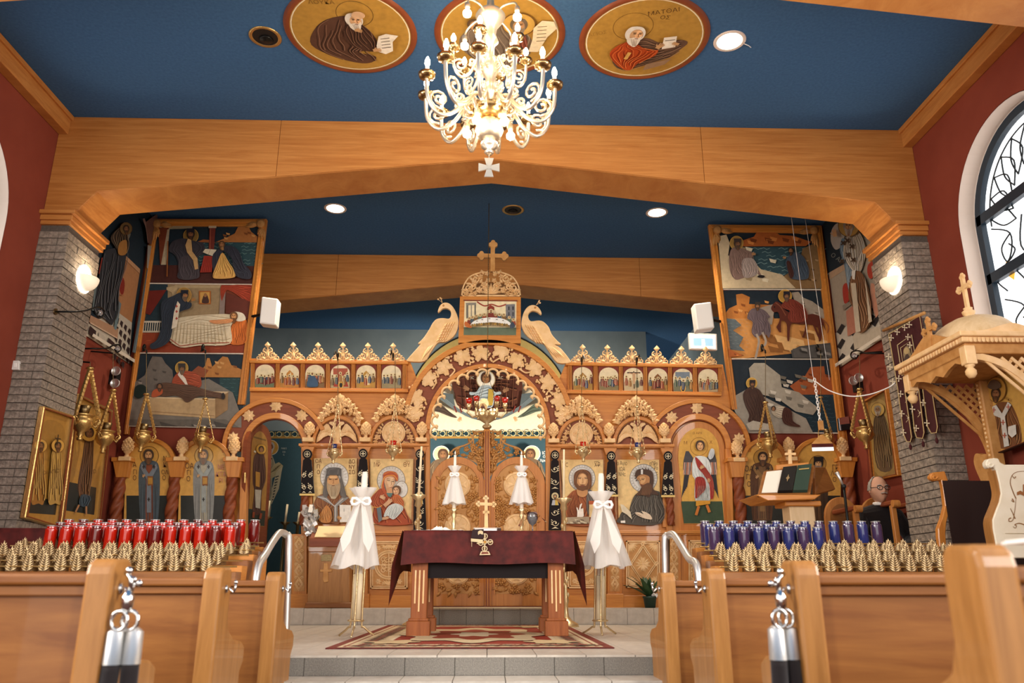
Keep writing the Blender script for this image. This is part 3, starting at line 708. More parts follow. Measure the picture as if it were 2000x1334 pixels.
# --- dado: rail, lower panels with carved fields, plinth
for (x0, x1) in ((590, 838), (1066, 1437)):
    px_part('dado_rail', rect(x0, 1036, x1, 1042), Y0-.06, .08, 'icon_wood'); px_part('dado_rail', rect(x0+2, 1042, x1-2, 1045), Y0-.035, .05, 'icon_wood')
    px_part('plinth_board', rect(x0, 1163, x1, 1187.5), Y0-.035, .06, 'icon_wood')
def lattice_panel(x0, y0, x1, y1, kind, nm='carved_panel', n=1):
    p = MB().px(rect(x0, y0, x1, y1), Y0-.008, .03).build(nm, 'carved_dark' if kind != 'lattice' else 'carved', ICO)
    fr = MB()
    for o, w_ in ((0, 2.4), (4, 1.6)):
        for a in (rect(x0+o, y0+o, x1-o, y0+o+w_), rect(x0+o, y1-o-w_, x1-o, y1-o), rect(x0+o, y0+o, x0+o+w_, y1-o), rect(x1-o-w_, y0+o, x1-o, y1-o)): fr.px(a, Y0-.022, .016)
    fr.build('panel_moulding', 'carved', p)
    mb = MB(); cx, cy = (x0+x1)/2, (y0+y1)/2; Y = Y0-.01; W2, H2 = (x1-x0)/2-7, (y1-y0)/2-7
    T = lambda pts, r=.007: mb.tube([UY(*q, Y-.006) for q in pts], r, 5)
    if kind == 'roundel':
        r = W2*.93
        for q in (r, r*.86): mb.tube([UY(*v, Y-.006) for v in arc(cx, cy, q, q, 0, 360, 32)[:-1]], .009, 5, closed=True)
        T([(cx, cy-r*.8), (cx, cy+r*.8)]); T([(cx-r*.8, cy), (cx+r*.8, cy)])
        for i in range(4):
            for j in (0, 1, 2):
                a = math.radians(45+90*i+(j-1)*24); q = r*(.55 if j == 1 else .36); curl(mb, cx+q*math.cos(a), cy+q*math.sin(a), r*.2, 40*j, 1.3, .006, Y-.006)
        for sx in (-1, 1):
            for sy in (-1, 1):
                X, Y_ = cx+sx*W2*.7, cy+sy*(H2-7); flower(mb, X, Y_, 6.5, Y, 6, .012)
                for a in (0, 35, 70, 110, 150): leafp(mb, cx+sx*W2*.25, cy+sy*(H2-2), 90+sx*(a-90) if sy > 0 else 270+sx*(90-a), 9, 4, Y, .012)
        for sy in (-1, 1):
            for a in range(-60, 61, 30): leafp(mb, cx, cy+sy*H2, (90 if sy > 0 else 270)+a, 12, 4.5, Y, .012)
    elif kind == 'diamond':
        for q in (1, .86): T([(cx, cy-H2*q), (cx+W2*q, cy), (cx, cy+H2*q), (cx-W2*q, cy), (cx, cy-H2*q)], .008)
        T([(cx, cy-13), (cx, cy+13)]); T([(cx-10, cy), (cx+10, cy)])
        for i in range(12): leafp(mb, cx, cy, i*30+15, W2*.62, 5, Y, .012)
        for sx in (-1, 1):
            for sy in (-1, 1):
                for a in range(0, 91, 18): leafp(mb, cx+sx*W2, cy+sy*H2, (180-a if sx > 0 else a) if sy > 0 else (180+a if sx > 0 else -a), 17, 6, Y, .014)
            curl(mb, cx+sx*W2, cy, 5, 0, 1.2, .009, Y-.01)
        curl(mb, cx, cy-H2, 5, 0, 1.2, .009, Y-.01); curl(mb, cx, cy+H2, 5, 0, 1.2, .009, Y-.01)
    elif kind == 'lattice':
        st = 9.5; k = -8
        for sgn in (1, -1):
            for k in range(-12, 13):
                pts = clip_line((cx+k*st-60*sgn*.5*0, cy), sgn, cx-W2-2, cx+W2+2, cy-H2-2, cy+H2+2)
                if pts: T(pts, .008)
        for i in range(-3, 4):
            for j in range(-4, 5):
                X, Y_ = cx+i*st+(st/2 if j % 2 else 0), cy+j*st
                if abs(X-cx) < W2 and abs(Y_-cy) < H2: mb.ball(UY(X, Y_, Y-.004), .012, 6, 4)
    else:   # slim pilaster: chain of lozenges with rosettes
        n = max(2, round((y1-y0)/27)); st = (y1-y0-8)/n; w2 = (x1-x0)/2-4
        for i in range(n):
            a = y0+4+i*st
            for q in (1, .7): T([(cx, a+st*(.5-.5*q)), (cx+w2*q, a+st/2), (cx, a+st*(.5+.5*q)), (cx-w2*q, a+st/2), (cx, a+st*(.5-.5*q))], .006)
            flower(mb, cx, a+st/2, 3.2, Y, 5, .012)
            for sx in (-1, 1): mb.ball(UY(cx+sx*w2*.7, a+1, Y-.004), .010, 6, 4)
    mb.build('carved_relief', 'carved', p)
def clip_line(c, sgn, xa, xb, ya, yb):
    """long diagonal through c cut to the box"""
    t0, t1 = -1e3, 1e3; dx, dy = 1, sgn*1.35
    for (p, d, lo, hi) in ((c[0], dx, xa, xb), (c[1], dy, ya, yb)):
        a, b = (lo-p)/d, (hi-p)/d; t0, t1 = max(t0, min(a, b)), min(t1, max(a, b))
    return [(c[0]+dx*t0, c[1]+dy*t0), (c[0]+dx*t1, c[1]+dy*t1)] if t1-t0 > 2 else None
lattice_panel(613, 1057, 686, 1150, 'diamond'); lattice_panel(723, 1057, 796, 1150, 'roundel')
lattice_panel(1109, 1057, 1169, 1149, 'roundel'); lattice_panel(1223, 1056, 1289, 1148, 'diamond'); lattice_panel(1345, 1055, 1411, 1145, 'lattice')
for (x0, x1) in ((574, 594), (1192, 1210), (1308, 1325), (697, 713)):
    px_part('dado_pilaster', rect(x0-5, 1043, x1+5, 1163), Y0-.03, .05, 'icon_wood_v'); px_part('dado_block', rect(x0-8, 1160, x1+8, 1187.5), Y0-.06, .08, 'icon_wood')
    p = MB().px(rect(x0, 1048, x1, 1155), Y0-.034, .01).build('carved_strip', 'carved_dark', ICO); mb = MB(); cx = (x0+x1)/2; w2 = (x1-x0)/2-2
    for i in range(4):
        a = 1050+i*26; st = 26
        for q in (1, .7): mb.tube([UY(*v, Y0-.037) for v in ((cx, a+st*(.5-.5*q)), (cx+w2*q, a+st/2), (cx, a+st*(.5+.5*q)), (cx-w2*q, a+st/2), (cx, a+st*(.5-.5*q)))], .006, 5)
        flower(mb, cx, a+st/2, 4, Y0-.036, 5, .012)
        for sx in (-1, 1): curl(mb, cx+sx*w2*.72, a, 3, 0, 1.2, .005, Y0-.037)
    mb.build('carved_relief', 'carved', p)
# --- icon box, crest and cross on top, peacocks
k2 = lambda x, y: (780+x/4.941, 450+y/4.941)
px_part('icon_box', [k2(*p) for p in ((585, 635), (1172, 640), (1172, 1090), (568, 1085))], Y0-.07, .12, 'icon_wood', label='wooden box frame below the carved cross')
mb = MB(); Y = Y0-.05; rnd = random.Random(2)
for s in (-1, 1):
    X = lambda u: 959+s*u
    for (u, y, r) in ((8, 534, 6), (20, 540, 6), (32, 552, 8), (14, 556, 8), (24, 566, 8), (40, 566, 7), (48, 574, 6), (6, 548, 6), (32, 573, 6), (18, 531, 4)): flower(mb, X(u), y, r, Y-.006, 5, .026, u*9)
    for (u, y, r) in ((44, 562, 9), (30, 545, 8), (16, 566, 8), (50, 570, 6), (36, 560, 7), (10, 560, 6)): curl(mb, X(u), y, r, 90, 1.3, .010, Y, d=s)
    for (u, y, a) in ((14, 536, 60), (26, 545, 40), (40, 556, 20), (48, 566, 0), (20, 572, 30), (8, 575, 60), (30, 562, 70), (44, 575, 170), (22, 553, 120), (6, 540, 80), (36, 548, 50)): leafp(mb, X(u), y, a if s > 0 else 180-a, 11, 5, Y-.004, .022)
    mb.tube([UY(X(u), y, Y) for u, y in smooth([(57, 577), (54, 560), (44, 543), (30, 535), (12, 531)], False, 6)], .009, 6)
for a in range(-75, 76, 25): leafp(mb, 959, 574, 90+a, 22, 6, Y-.01, .024)
mb.px([k2(*p) for p in ((610, 622), (1162, 622), (1162, 636), (610, 636))], Y, .03)
mb.build('vine_crest', 'carved', ICO)
mb = MB()
mb.px([k2(*p) for p in ((882, 150), (922, 150), (922, 395), (878, 395))], Y0-.05, .045); mb.px([k2(*p) for p in ((800, 222), (1010, 226), (1010, 264), (800, 260))], Y0-.0512, .047)
for cx, cy in ((905, 135), (793, 241), (1012, 246)):
    for q, (dx, dy) in enumerate(((0, -22), (22, 0), (-22, 0), (0, 22), (0, 0))): mb.px([k2(cx+dx*.95+22*math.cos(2*PI*i/14), cy+dy*.95+22*math.sin(2*PI*i/14)) for i in range(14)], Y0-.051-.0006*q, .046-.001*q)
mb.build('trefoil_cross', 'carved_dark', ICO, label='pale wooden cross with trefoil ends')
def peacock(pts, wing, eye, crest, s):
    o = MB().px([k2(*p) for p in smooth(pts, True, 3)], Y0-.06, .05).build('peacock', 'carved', ICO, bevel=.008, label='carved pale wooden peacock')
    mb = MB()
    for (x, y, a, L, W) in wing: leafp(mb, *k2(x, y), a, L, W, Y0-.06, .022)
    mb.build('feathers', 'carved', o)
    MB().ball(UY(*k2(*eye), Y0-.06), .014, 8, 5).build('eye', 'carved_dark', o)
    mb = MB()
    for (x, y) in crest: mb.ball(UY(*k2(x, y), Y0-.04), .011, 6, 4); mb.tube([UY(*k2(x, y), Y0-.04), UY(*k2(eye[0]+s*10, eye[1]-25), Y0-.04)], .0022, 4)
    mb.build('crest', 'carved', o)
lp = [(372, 790), (378, 755), (400, 715), (440, 695), (490, 710), (535, 765), (565, 840), (570, 900), (555, 970), (510, 1035), (440, 1075), (370, 1085), (300, 1180), (240, 1262), (85, 1262), (80, 1240), (150, 1160), (205, 1095), (180, 1090), (230, 1040), (285, 960), (320, 895), (360, 855), (420, 845), (480, 850), (500, 810), (490, 770), (455, 750), (415, 755), (395, 775)]
rp = [(1372, 810), (1365, 775), (1335, 735), (1290, 718), (1240, 735), (1200, 790), (1180, 870), (1182, 930), (1210, 990), (1260, 1040), (1330, 1080), (1390, 1090), (1440, 1160), (1525, 1275), (1650, 1275), (1640, 1240), (1560, 1140), (1500, 1100), (1560, 1100), (1520, 1060), (1470, 1000), (1440, 930), (1390, 880), (1340, 868), (1270, 875), (1245, 840), (1250, 800), (1285, 775), (1330, 785), (1350, 800)]
wl = [(470-i*14+j*22, 890+i*28-j*4, 225+j*4, 14, 4) for i in range(6) for j in range(4)]+[(330-12*i, 1100+4*i, 232+3*i, 34, 5) for i in range(4)]
wr = [(1280+i*16-j*22, 905+i*28-j*4+10, -45-j*4, 14, 4) for i in range(6) for j in range(4)]+[(1420+14*i, 1110+2*i, -50+3*i, 36, 5) for i in range(4)]
peacock(lp, wl, (425, 725), ((375, 665), (395, 652), (405, 660)), -1); peacock(rp, wr, (1310, 745), ((1345, 690), (1358, 700), (1350, 680)), 1)
# --- side arcades below the tall painted boards
def arcade(cols, arches, cone_y, Y):
    for x in cols:
        twisted_column(x, 930, 1150, Y, 11, ICO)
        px_part('capital', [(x-17, 900), (x+17, 900), (x+11, 932), (x-11, 932)], Y-.07, .14, 'icon_wood_v'); px_part('abacus', rect(x-20, 893, x+20, 901), Y-.09, .18, 'icon_wood')
        q = UY(x, 910, Y); MB().box((q.x-.085, Y-.08, ZP2), (q.x+.085, Y+.06, UY(x, 1110, Y).z)).build('pedestal', 'icon_wood_v', ICO, bevel=.004)
    for a, b in arches:
        px_part('arch_trim', band((a+b)/2, 905, (b-a)/2, 50, (b-a)/2-8, 42, 0, 180), Y-.03, .06, 'icon_wood')
    px_part('dado_rail', rect(min(cols), 1046, max(cols), 1060), Y-.05, .1, 'icon_wood'); px_part('panel_board', rect(min(cols), 1060, max(cols), 1188), Y-.0, .06, 'icon_wood')
arcade((237, 343, 455), ((240, 343), (346, 452)), 870, Y0-.06)
arcade((1441, 1543, 1655), ((1446, 1540), (1548, 1648)), 870, Y0-.06)
for x in (247, 354, 1543, 1648): pinecone(x, 853, 893, Y0-.12, ICO, 9.5)
# ================================================================ painting helpers
TOY = (0, -1, 0)
SK, SKD = '#C79A6A', '#8A5A34'
def fan(cv, x, y, w_, x2, y2, w2, n, col, lw, bend=0):
    for i in range(n):
        t = (i+.5)/n-.5; a = (x+w_*t, y); b = (x2+w2*t, y2); m = ((a[0]+b[0])/2+bend*(1 if i % 2 else -1), (a[1]+b[1])/2)
        cv.line([a, m, b], [lw*.4, lw], col, True)
def head(cv, x, y, r, skin=SK, hair='#5A3A22', beard=None, halo=None, hr=1.9, bl=1.0, turn=0, cap=None, hring='#6E4A22'):
    if halo:
        cv.ell(x, y-r*.1, r*hr, r*hr, halo); cv.ring(x, y-r*.1, r*hr, r*hr, r*.12, hring)
    cv.blob([(x-r*.95, y+r*.35), (x-r*.98, y-r*.5), (x-r*.5, y-r*1.15), (x+r*.5, y-r*1.15), (x+r*.98, y-r*.5), (x+r*.95, y+r*.35), (x+r*.5, y+r*.9), (x-r*.5, y+r*.9)], hair)
    cv.ell(x+turn*r*.15, y+r*.1, r*.68, r*.92, skin, 18)
    cv.ell(x+turn*r*.35, y-r*.05, r*.38, r*.6, tuple(min(1, c*1.35) for c in lin(skin)), 14)
    if beard:
        cv.blob([(x-r*.72, y+r*.15), (x-r*.45, y+r*.5), (x, y+r*.42), (x+r*.45, y+r*.5), (x+r*.72, y+r*.15), (x+r*.6, y+r*(.8+.4*bl)), (x+turn*r*.2, y+r*(1.0+.9*bl)), (x-r*.6, y+r*(.8+.4*bl))], beard)
        fan(cv, x, y+r*.6, r*.8, x+turn*r*.2, y+r*(.9+.8*bl), r*.4, 4, SKD if beard != '#E6DCCB' else '#9A8B78', r*.08)
    t = turn*r*.22
    for s in (-1, 1):
        cv.line([(x+t+s*r*.42, y-r*.2), (x+t+s*r*.14, y-r*.18)], r*.12, '#3A2414'); cv.line([(x+t+s*r*.48, y-r*.38), (x+t+s*r*.12, y-r*.34)], r*.07, '#4A2C18')
    cv.line([(x+t*1.3, y-r*.2), (x+t*1.5+r*.05, y+r*.25), (x+t, y+r*.3)], r*.08, SKD); cv.line([(x+t-r*.18, y+r*.5), (x+t+r*.18, y+r*.5)], r*.09, '#7A3424')
    if cap: cv.poly([(x-r*1.0, y-r*.35), (x-r*1.05, y-r*1.5), (x+r*1.05, y-r*1.5), (x+r*1.0, y-r*.35), (x, y-r*.5)], cap)
def hand(cv, x, y, r, ang, skin=SK):
    a = math.radians(ang); c, s = math.cos(a), math.sin(a); q = lambda u, v: (x+(u*c-v*s)*r, y+(u*s+v*c)*r)
    cv.poly([q(-.6, -.4), q(.3, -.45), q(.5, 0), q(.3, .45), q(-.6, .4)], skin)
    for v in (-.35, -.12, .12, .35): cv.line([q(.2, v), q(1.1-abs(v)*.5, v*1.2)], r*.2, skin)
    cv.line([q(-.2, -.4), q(.35, -.85)], r*.2, skin)
def saint(cv, cx, top, bot, w_, robe='#5A5048', mant='#7A4A2A', trim='#C9A86A', hair='#6A5A48', beard='#8A7A66', halo='#D9A850', skin=SK, stole=True, hr=1.8, cross='#2A2420', cap=None):
    h = bot-top; r = h*.066; hy = top+r*1.9
    cv.ell(cx, hy, r*hr, r*hr, halo); cv.ring(cx, hy, r*hr, r*hr, r*.14, '#7A5424')
    y0 = hy+r*1.0
    cv.blob([(cx-w_*.2, y0), (cx-w_*.44, y0+h*.06), (cx-w_*.5, y0+h*.3), (cx-w_*.42, bot-h*.08), (cx-w_*.3, bot-h*.02), (cx+w_*.3, bot-h*.02), (cx+w_*.42, bot-h*.08), (cx+w_*.5, y0+h*.3), (cx+w_*.44, y0+h*.06), (cx+w_*.2, y0)], robe)
    cv.poly([(cx-w_*.14, y0+h*.05), (cx+w_*.14, y0+h*.05), (cx+w_*.2, bot-h*.03), (cx-w_*.2, bot-h*.03)], mant)
    fan(cv, cx, y0+h*.3, w_*.8, cx, bot-h*.04, w_*.85, 9, tuple(c*.45 for c in lin(robe)), w_*.025, w_*.02)
    fan(cv, cx+w_*.03, y0+h*.25, w_*.7, cx+w_*.03, bot-h*.04, w_*.8, 6, tuple(min(1, c*1.9) for c in lin(robe)), w_*.018, w_*.02)
    if stole:
        cv.poly([(cx-w_*.34, y0+h*.03), (cx, y0+h*.17), (cx+w_*.34, y0+h*.03), (cx+w_*.4, y0+h*.09), (cx+w_*.1, y0+h*.24), (cx+w_*.1, bot-h*.14), (cx-w_*.1, bot-h*.14), (cx-w_*.1, y0+h*.24), (cx-w_*.4, y0+h*.09)], trim)
        for (dx, dy) in ((-.24, .08), (.24, .08), (0, .3), (0, .5)):
            X, Y_ = cx+w_*dx, y0+h*dy; cv.line([(X, Y_-h*.025), (X, Y_+h*.025)], w_*.045, cross); cv.line([(X-w_*.06, Y_), (X+w_*.06, Y_)], w_*.045, cross)
    cv.rect(cx-w_*.06, y0+h*.2, cx+w_*.2, y0+h*.32, '#8E5A2E'); cv.rect(cx-w_*.03, y0+h*.22, cx+w_*.17, y0+h*.3, '#B98A3C')
    hand(cv, cx-w_*.24, y0+h*.2, w_*.1, -50, skin)
    for s in (-1, 1): cv.ell(cx+s*w_*.12, bot-h*.01, w_*.1, h*.014, '#3A2218', 10)
    head(cv, cx, hy, r, skin, hair, beard, None, cap=cap)
def hills(cv, pts, col, dk, lt, n=6):
    cv.poly(pts, col); x0 = min(p[0] for p in pts); x1 = max(p[0] for p in pts); y0 = min(p[1] for p in pts); y1 = max(p[1] for p in pts)
    rnd = random.Random(int(x0+y0))
    for i in range(n):
        x = x0+(x1-x0)*(.15+.7*rnd.random()); y = y0+(y1-y0)*(.2+.6*rnd.random()); L = (x1-x0)*.16
        pp = clip_poly([(x, y), (x+L, y+L*.25), (x+L*1.1, y+L*.7), (x+L*.2, y+L*.5)], pts) if len(pts) < 6 else [(x, y), (x+L*.6, y+L*.15), (x+L*.5, y+L*.4), (x+L*.1, y+L*.3)]
        if len(pp) > 2: cv.poly(pp, lt if i % 2 else dk)
def sea(cv, x0, y0, x1, y1, col, lt, n, pts=None):
    cv.poly(pts, col) if pts else cv.rect(x0, y0, x1, y1, col)
    rnd = random.Random(int(x0+y1))
    for i in range(n):
        y = y0+(y1-y0)*(i+.5)/n
        for k in range(5):
            x = x0+(x1-x0)*(k+rnd.random()*.8)/5; L = (x1-x0)*.11
            cv.line([(x, y), (x+L*.33, y-L*.12), (x+L*.66, y+L*.06), (x+L, y-L*.06)], L*.07, lt)
def drape(cv, pts, col, n=5, dk=None, lt=None, lw=2.5):
    """smooth cloth shape with fold lines that follow its outline towards its centre"""
    cv.blob(pts, col); c = lin(col); dk = dk or tuple(x*.42 for x in c); lt = lt or tuple(min(1, x*1.9+.01) for x in c)
    sp = smooth(pts, True, 4); ax = 1 if max(p[1] for p in pts)-min(p[1] for p in pts) >= .75*(max(p[0] for p in pts)-min(p[0] for p in pts)) else 0
    lo = min(p[ax] for p in sp); hi = max(p[ax] for p in sp); rows = []
    for k in range(9):
        v = lo+(hi-lo)*(.08+.84*k/8); xs = []
        for i in range(len(sp)):
            p, q = sp[i-1], sp[i]
            if (p[ax] > v) != (q[ax] > v): xs.append(p[1-ax]+(q[1-ax]-p[1-ax])*(v-p[ax])/(q[ax]-p[ax]))
        if len(xs) > 1: rows.append((v, min(xs), max(xs)))
    n += 1
    for i in range(n):
        t = (i+.6)/(n+.2); r_ = rows[(i % 3):len(rows)-(i*2 % 3)]
        for dt, cc in ((0, dk), (.35/n, lt)):
            l = [(x0+(x1-x0)*(t+dt+.05*math.sin(v*9/(hi-lo)+i)), v) for v, x0, x1 in r_]
            if len(l) > 2: cv.line(l if ax else [(y, x) for x, y in l], [lw*.4, lw], cc, True)
def cv_y(Y, x0, y0, k): return Cv(('y', Y), TOY).crop(x0, y0, k)
# ================================================================ tall painted boards
def tall_board(corners_out, corners_in, label, cherubs):
    t = thing('painted_board', label, 'painting', (UY(*corners_out[3], Y0).x, Y0, 2.4))
    o, i_ = corners_out, corners_in
    for a, b in ((0, 1), (1, 2), (3, 0)):
        MB().px([o[a], o[b], i_[b], i_[a]], Y0-.035, .06).build('frame_moulding', 'icon_wood_v' if a else 'icon_wood', t, bevel=.006)
        mid = [((i_[k][0]*.55+o[k][0]*.45), (i_[k][1]*.55+o[k][1]*.45)) for k in (a, b)]; mi2 = [((i_[k][0]*.25+o[k][0]*.75), (i_[k][1]*.25+o[k][1]*.75)) for k in (b, a)]
        MB().px(mid+mi2, Y0-.05, .02).build('frame_bead', 'icon_wood', t, bevel=.004)
    for cx, cy, s in cherubs:
        mb = MB(); Y = Y0-.045
        mb.relief(arc(cx, cy, 8.5, 9, 0, 360, 16)[:-1], Y, .05, inner=.75, h0=.012)
        for j in range(4):
            leafp(mb, cx+s*6, cy+2, (0 if s > 0 else 180)+s*(-8+9*j), 26-3*j, 9, Y, .03); leafp(mb, cx-s*3, cy+6, -90+s*(14*j-10), 30-4*j, 9, Y, .03)
        mb.build('winged_head', 'carved_dark', t, label='carved angel head with two wings in the frame corner')
    return t
tl = tall_board([(296, 428), (521, 427), (477, 790), (241, 848)], [(307, 441), (506, 441), (463, 790), (249, 848)], 'tall three-scene painted board in wooden frame, left of the icon screen', ((306, 437, 1), (509, 437, -1)))
tr = tall_board([(1384, 438), (1605, 440), (1662, 905), (1430, 800)], [(1399, 452), (1592, 455), (1645, 905), (1441, 800)], 'tall three-scene painted board in wooden frame, right of the icon screen', ((1401, 449, 1), (1590, 450, -1)))
def panel_scene(parent, quad, draw, bg, label, k=None):
    cv = cv_y(Y0-.005, 240, 410, 2.963) if k is None else cv_y(Y0-.005, *k)
    q = [((x-cv.ox)/cv.k, (y-cv.oy)/cv.k) for x, y in quad]
    cv.clip = quad; cv.poly(q, bg); draw(cv); cv.clip = None
    cv.build('painted_scene', parent, label=label)
    cw = [((x-cv.ox)/cv.k, (y-cv.oy)/cv.k) for x, y in quad]
    cv2 = cv_y(Y0-.016, 0, 0, 1); cv2.line([quad[3], quad[2]], 2.2, '#DCCFBE'); cv2.build('dividing_line', parent)
kL = lambda x, y: (240+x/2.963, 410+y/2.963)
def scene_l1(c):
    c.rect(100, 320, 800, 440, '#4A2620'); sea(c, 420, 185, 800, 325, '#2E4A50', '#6E8A84', 7)
    hills(c, [(540, 190), (600, 165), (650, 140), (670, 100), (730, 100), (745, 130), (790, 165), (790, 192)], '#B4733C', '#8A4E26', '#D29A58'); c.poly([(430, 190), (470, 175), (520, 180), (540, 195)], '#9C5A30')
    c.poly([(215, 100), (410, 92), (405, 112), (220, 118)], '#A89878'); c.poly([(210, 110), (270, 100), (265, 320), (220, 320)], '#7A3A22'); c.poly([(262, 118), (275, 116), (255, 322), (225, 322)], '#B8A688')
    c.rect(500, 95, 545, 110, '#C9B79A'); c.poly([(505, 110), (540, 110), (530, 250), (500, 250)], '#7A3428'); c.line([(512, 112), (508, 250)], 4, '#A85A40')
    c.ell(398, 155, 43, 42, '#8A6A34'); c.ring(398, 155, 43, 42, 3, '#C79A4A')
    drape(c, [(350, 170), (290, 190), (270, 240), (310, 270), (330, 340), (320, 395), (370, 410), (430, 400), (450, 350), (440, 280), (480, 250), (470, 200), (420, 185)], '#3E3A40', 7); drape(c, [(330, 300), (380, 270), (430, 300), (450, 390), (400, 408), (340, 400)], '#4A4246', 6)
    head(c, 400, 150, 22, '#8A5C3C', '#2E2420', '#3A2A22', cap='#26222A'); c.poly([(385, 175), (405, 185), (410, 250), (440, 290), (445, 350), (425, 355), (415, 300), (380, 255), (370, 215)], '#C9A06A'); c.line([(270, 190), (265, 395)], 6, '#9A5A2A')
    c.poly([(470, 255), (485, 235), (550, 240), (530, 278)], '#DCCDB0'); c.line([(515, 237), (500, 275)], 2, '#8A7A60'); c.poly([(478, 275), (530, 278), (522, 370), (455, 372)], '#9E3426'); fan(c, 505, 285, 40, 490, 370, 60, 5, '#6A1E18', 3)
    drape(c, [(560, 240), (530, 270), (525, 330), (540, 370), (560, 300), (590, 250), (640, 300), (660, 390), (740, 410), (750, 370), (700, 310), (680, 250), (640, 220), (590, 220)], '#34343E', 7)
    drape(c, [(585, 260), (555, 320), (530, 395), (560, 410), (640, 405), (660, 385), (620, 310)], '#D9A45A', 6, '#8A5A22'); head(c, 583, 215, 18, '#9A6A44', '#5A3A24', '#6A4A2E'); hand(c, 590, 240, 12, -100, '#B0804E')
def scene_l2(c):
    c.rect(90, 430, 300, 720, '#23353E'); c.rect(260, 430, 590, 640, '#9C8462'); c.rect(300, 435, 580, 452, '#B49C76'); c.rect(80, 700, 760, 840, '#8E3C22')
    for i in range(18): c.line([(100+i*36, 720+(i*37 % 90)), (130+i*36, 718+(i*37 % 90))], 4, '#A8522E')
    c.poly([(255, 450), (320, 440), (315, 500), (290, 520), (285, 480), (255, 465)], '#B8A07A'); c.poly([(155, 470), (255, 465), (160, 610), (130, 600)], '#6E241C')
    for i in range(9): c.line([(125+i*13, 650), (120+i*13, 705)], 5, '#CFC4B0')
    c.rect(115, 645, 235, 655, '#CFC4B0'); c.rect(110, 702, 225, 712, '#BFB4A0')
    c.rect(443, 472, 512, 548, '#A8622C'); c.rect(450, 479, 505, 541, '#C99A50'); c.blob([(462, 541), (466, 510), (480, 485), (495, 505), (500, 541)], '#4A3028'); c.ell(480, 497, 9, 11, '#9A6A44', 12)
    c.poly([(570, 440), (600, 440), (590, 610), (560, 612)], '#8A7870'); drape(c, [(570, 445), (620, 440), (750, 440), (750, 540), (700, 520), (640, 480), (600, 470), (575, 530)], '#9A3A22', 6); c.poly([(600, 480), (750, 540), (745, 640), (600, 600)], '#5E2A1E')
    drape(c, [(700, 640), (720, 650), (715, 770), (625, 778), (630, 690), (660, 640)], '#C96A2A', 6)
    c.blob([(620, 620), (650, 595), (700, 605), (715, 640), (670, 650)], '#D8CDB8')
    drape(c, [(300, 650), (360, 625), (500, 612), (620, 610), (660, 640), (630, 680), (625, 780), (450, 790), (340, 800), (270, 745)], '#D2C2A4', 7, '#9A8868', '#EDE4CC'); fan(c, 450, 660, 300, 450, 780, 340, 16, '#A8946E', 4); c.line([(270, 745), (340, 795), (450, 780), (625, 775)], 4, '#9A3A2A')
    head(c, 650, 625, 22, '#C08A58', '#6A4426', '#6A4426'); drape(c, [(510, 650), (560, 645), (640, 640), (630, 662), (540, 668)], '#D08A5A', 3)
    c.ell(365, 505, 42, 44, '#A07A40'); c.ring(365, 505, 42, 44, 3, '#C79A4A')
    drape(c, [(350, 490), (300, 510), (240, 540), (232, 600), (235, 680), (210, 760), (170, 790), (190, 815), (280, 770), (310, 640), (340, 600), (400, 580), (408, 550), (380, 540)], '#2C3440', 7); c.poly([(330, 540), (310, 600), (295, 700), (325, 690), (345, 560)], '#DCD0BA')
    for y in (570, 600, 640): c.line([(318, y), (332, y)], 5, '#A83426'); c.line([(325, y-8), (324, y+8)], 5, '#A83426')
    head(c, 372, 508, 20, '#9A6A44', '#20202A', '#6A5A4A', cap='#1E222C', turn=1); hand(c, 420, 535, 16, -15, '#A8743E')
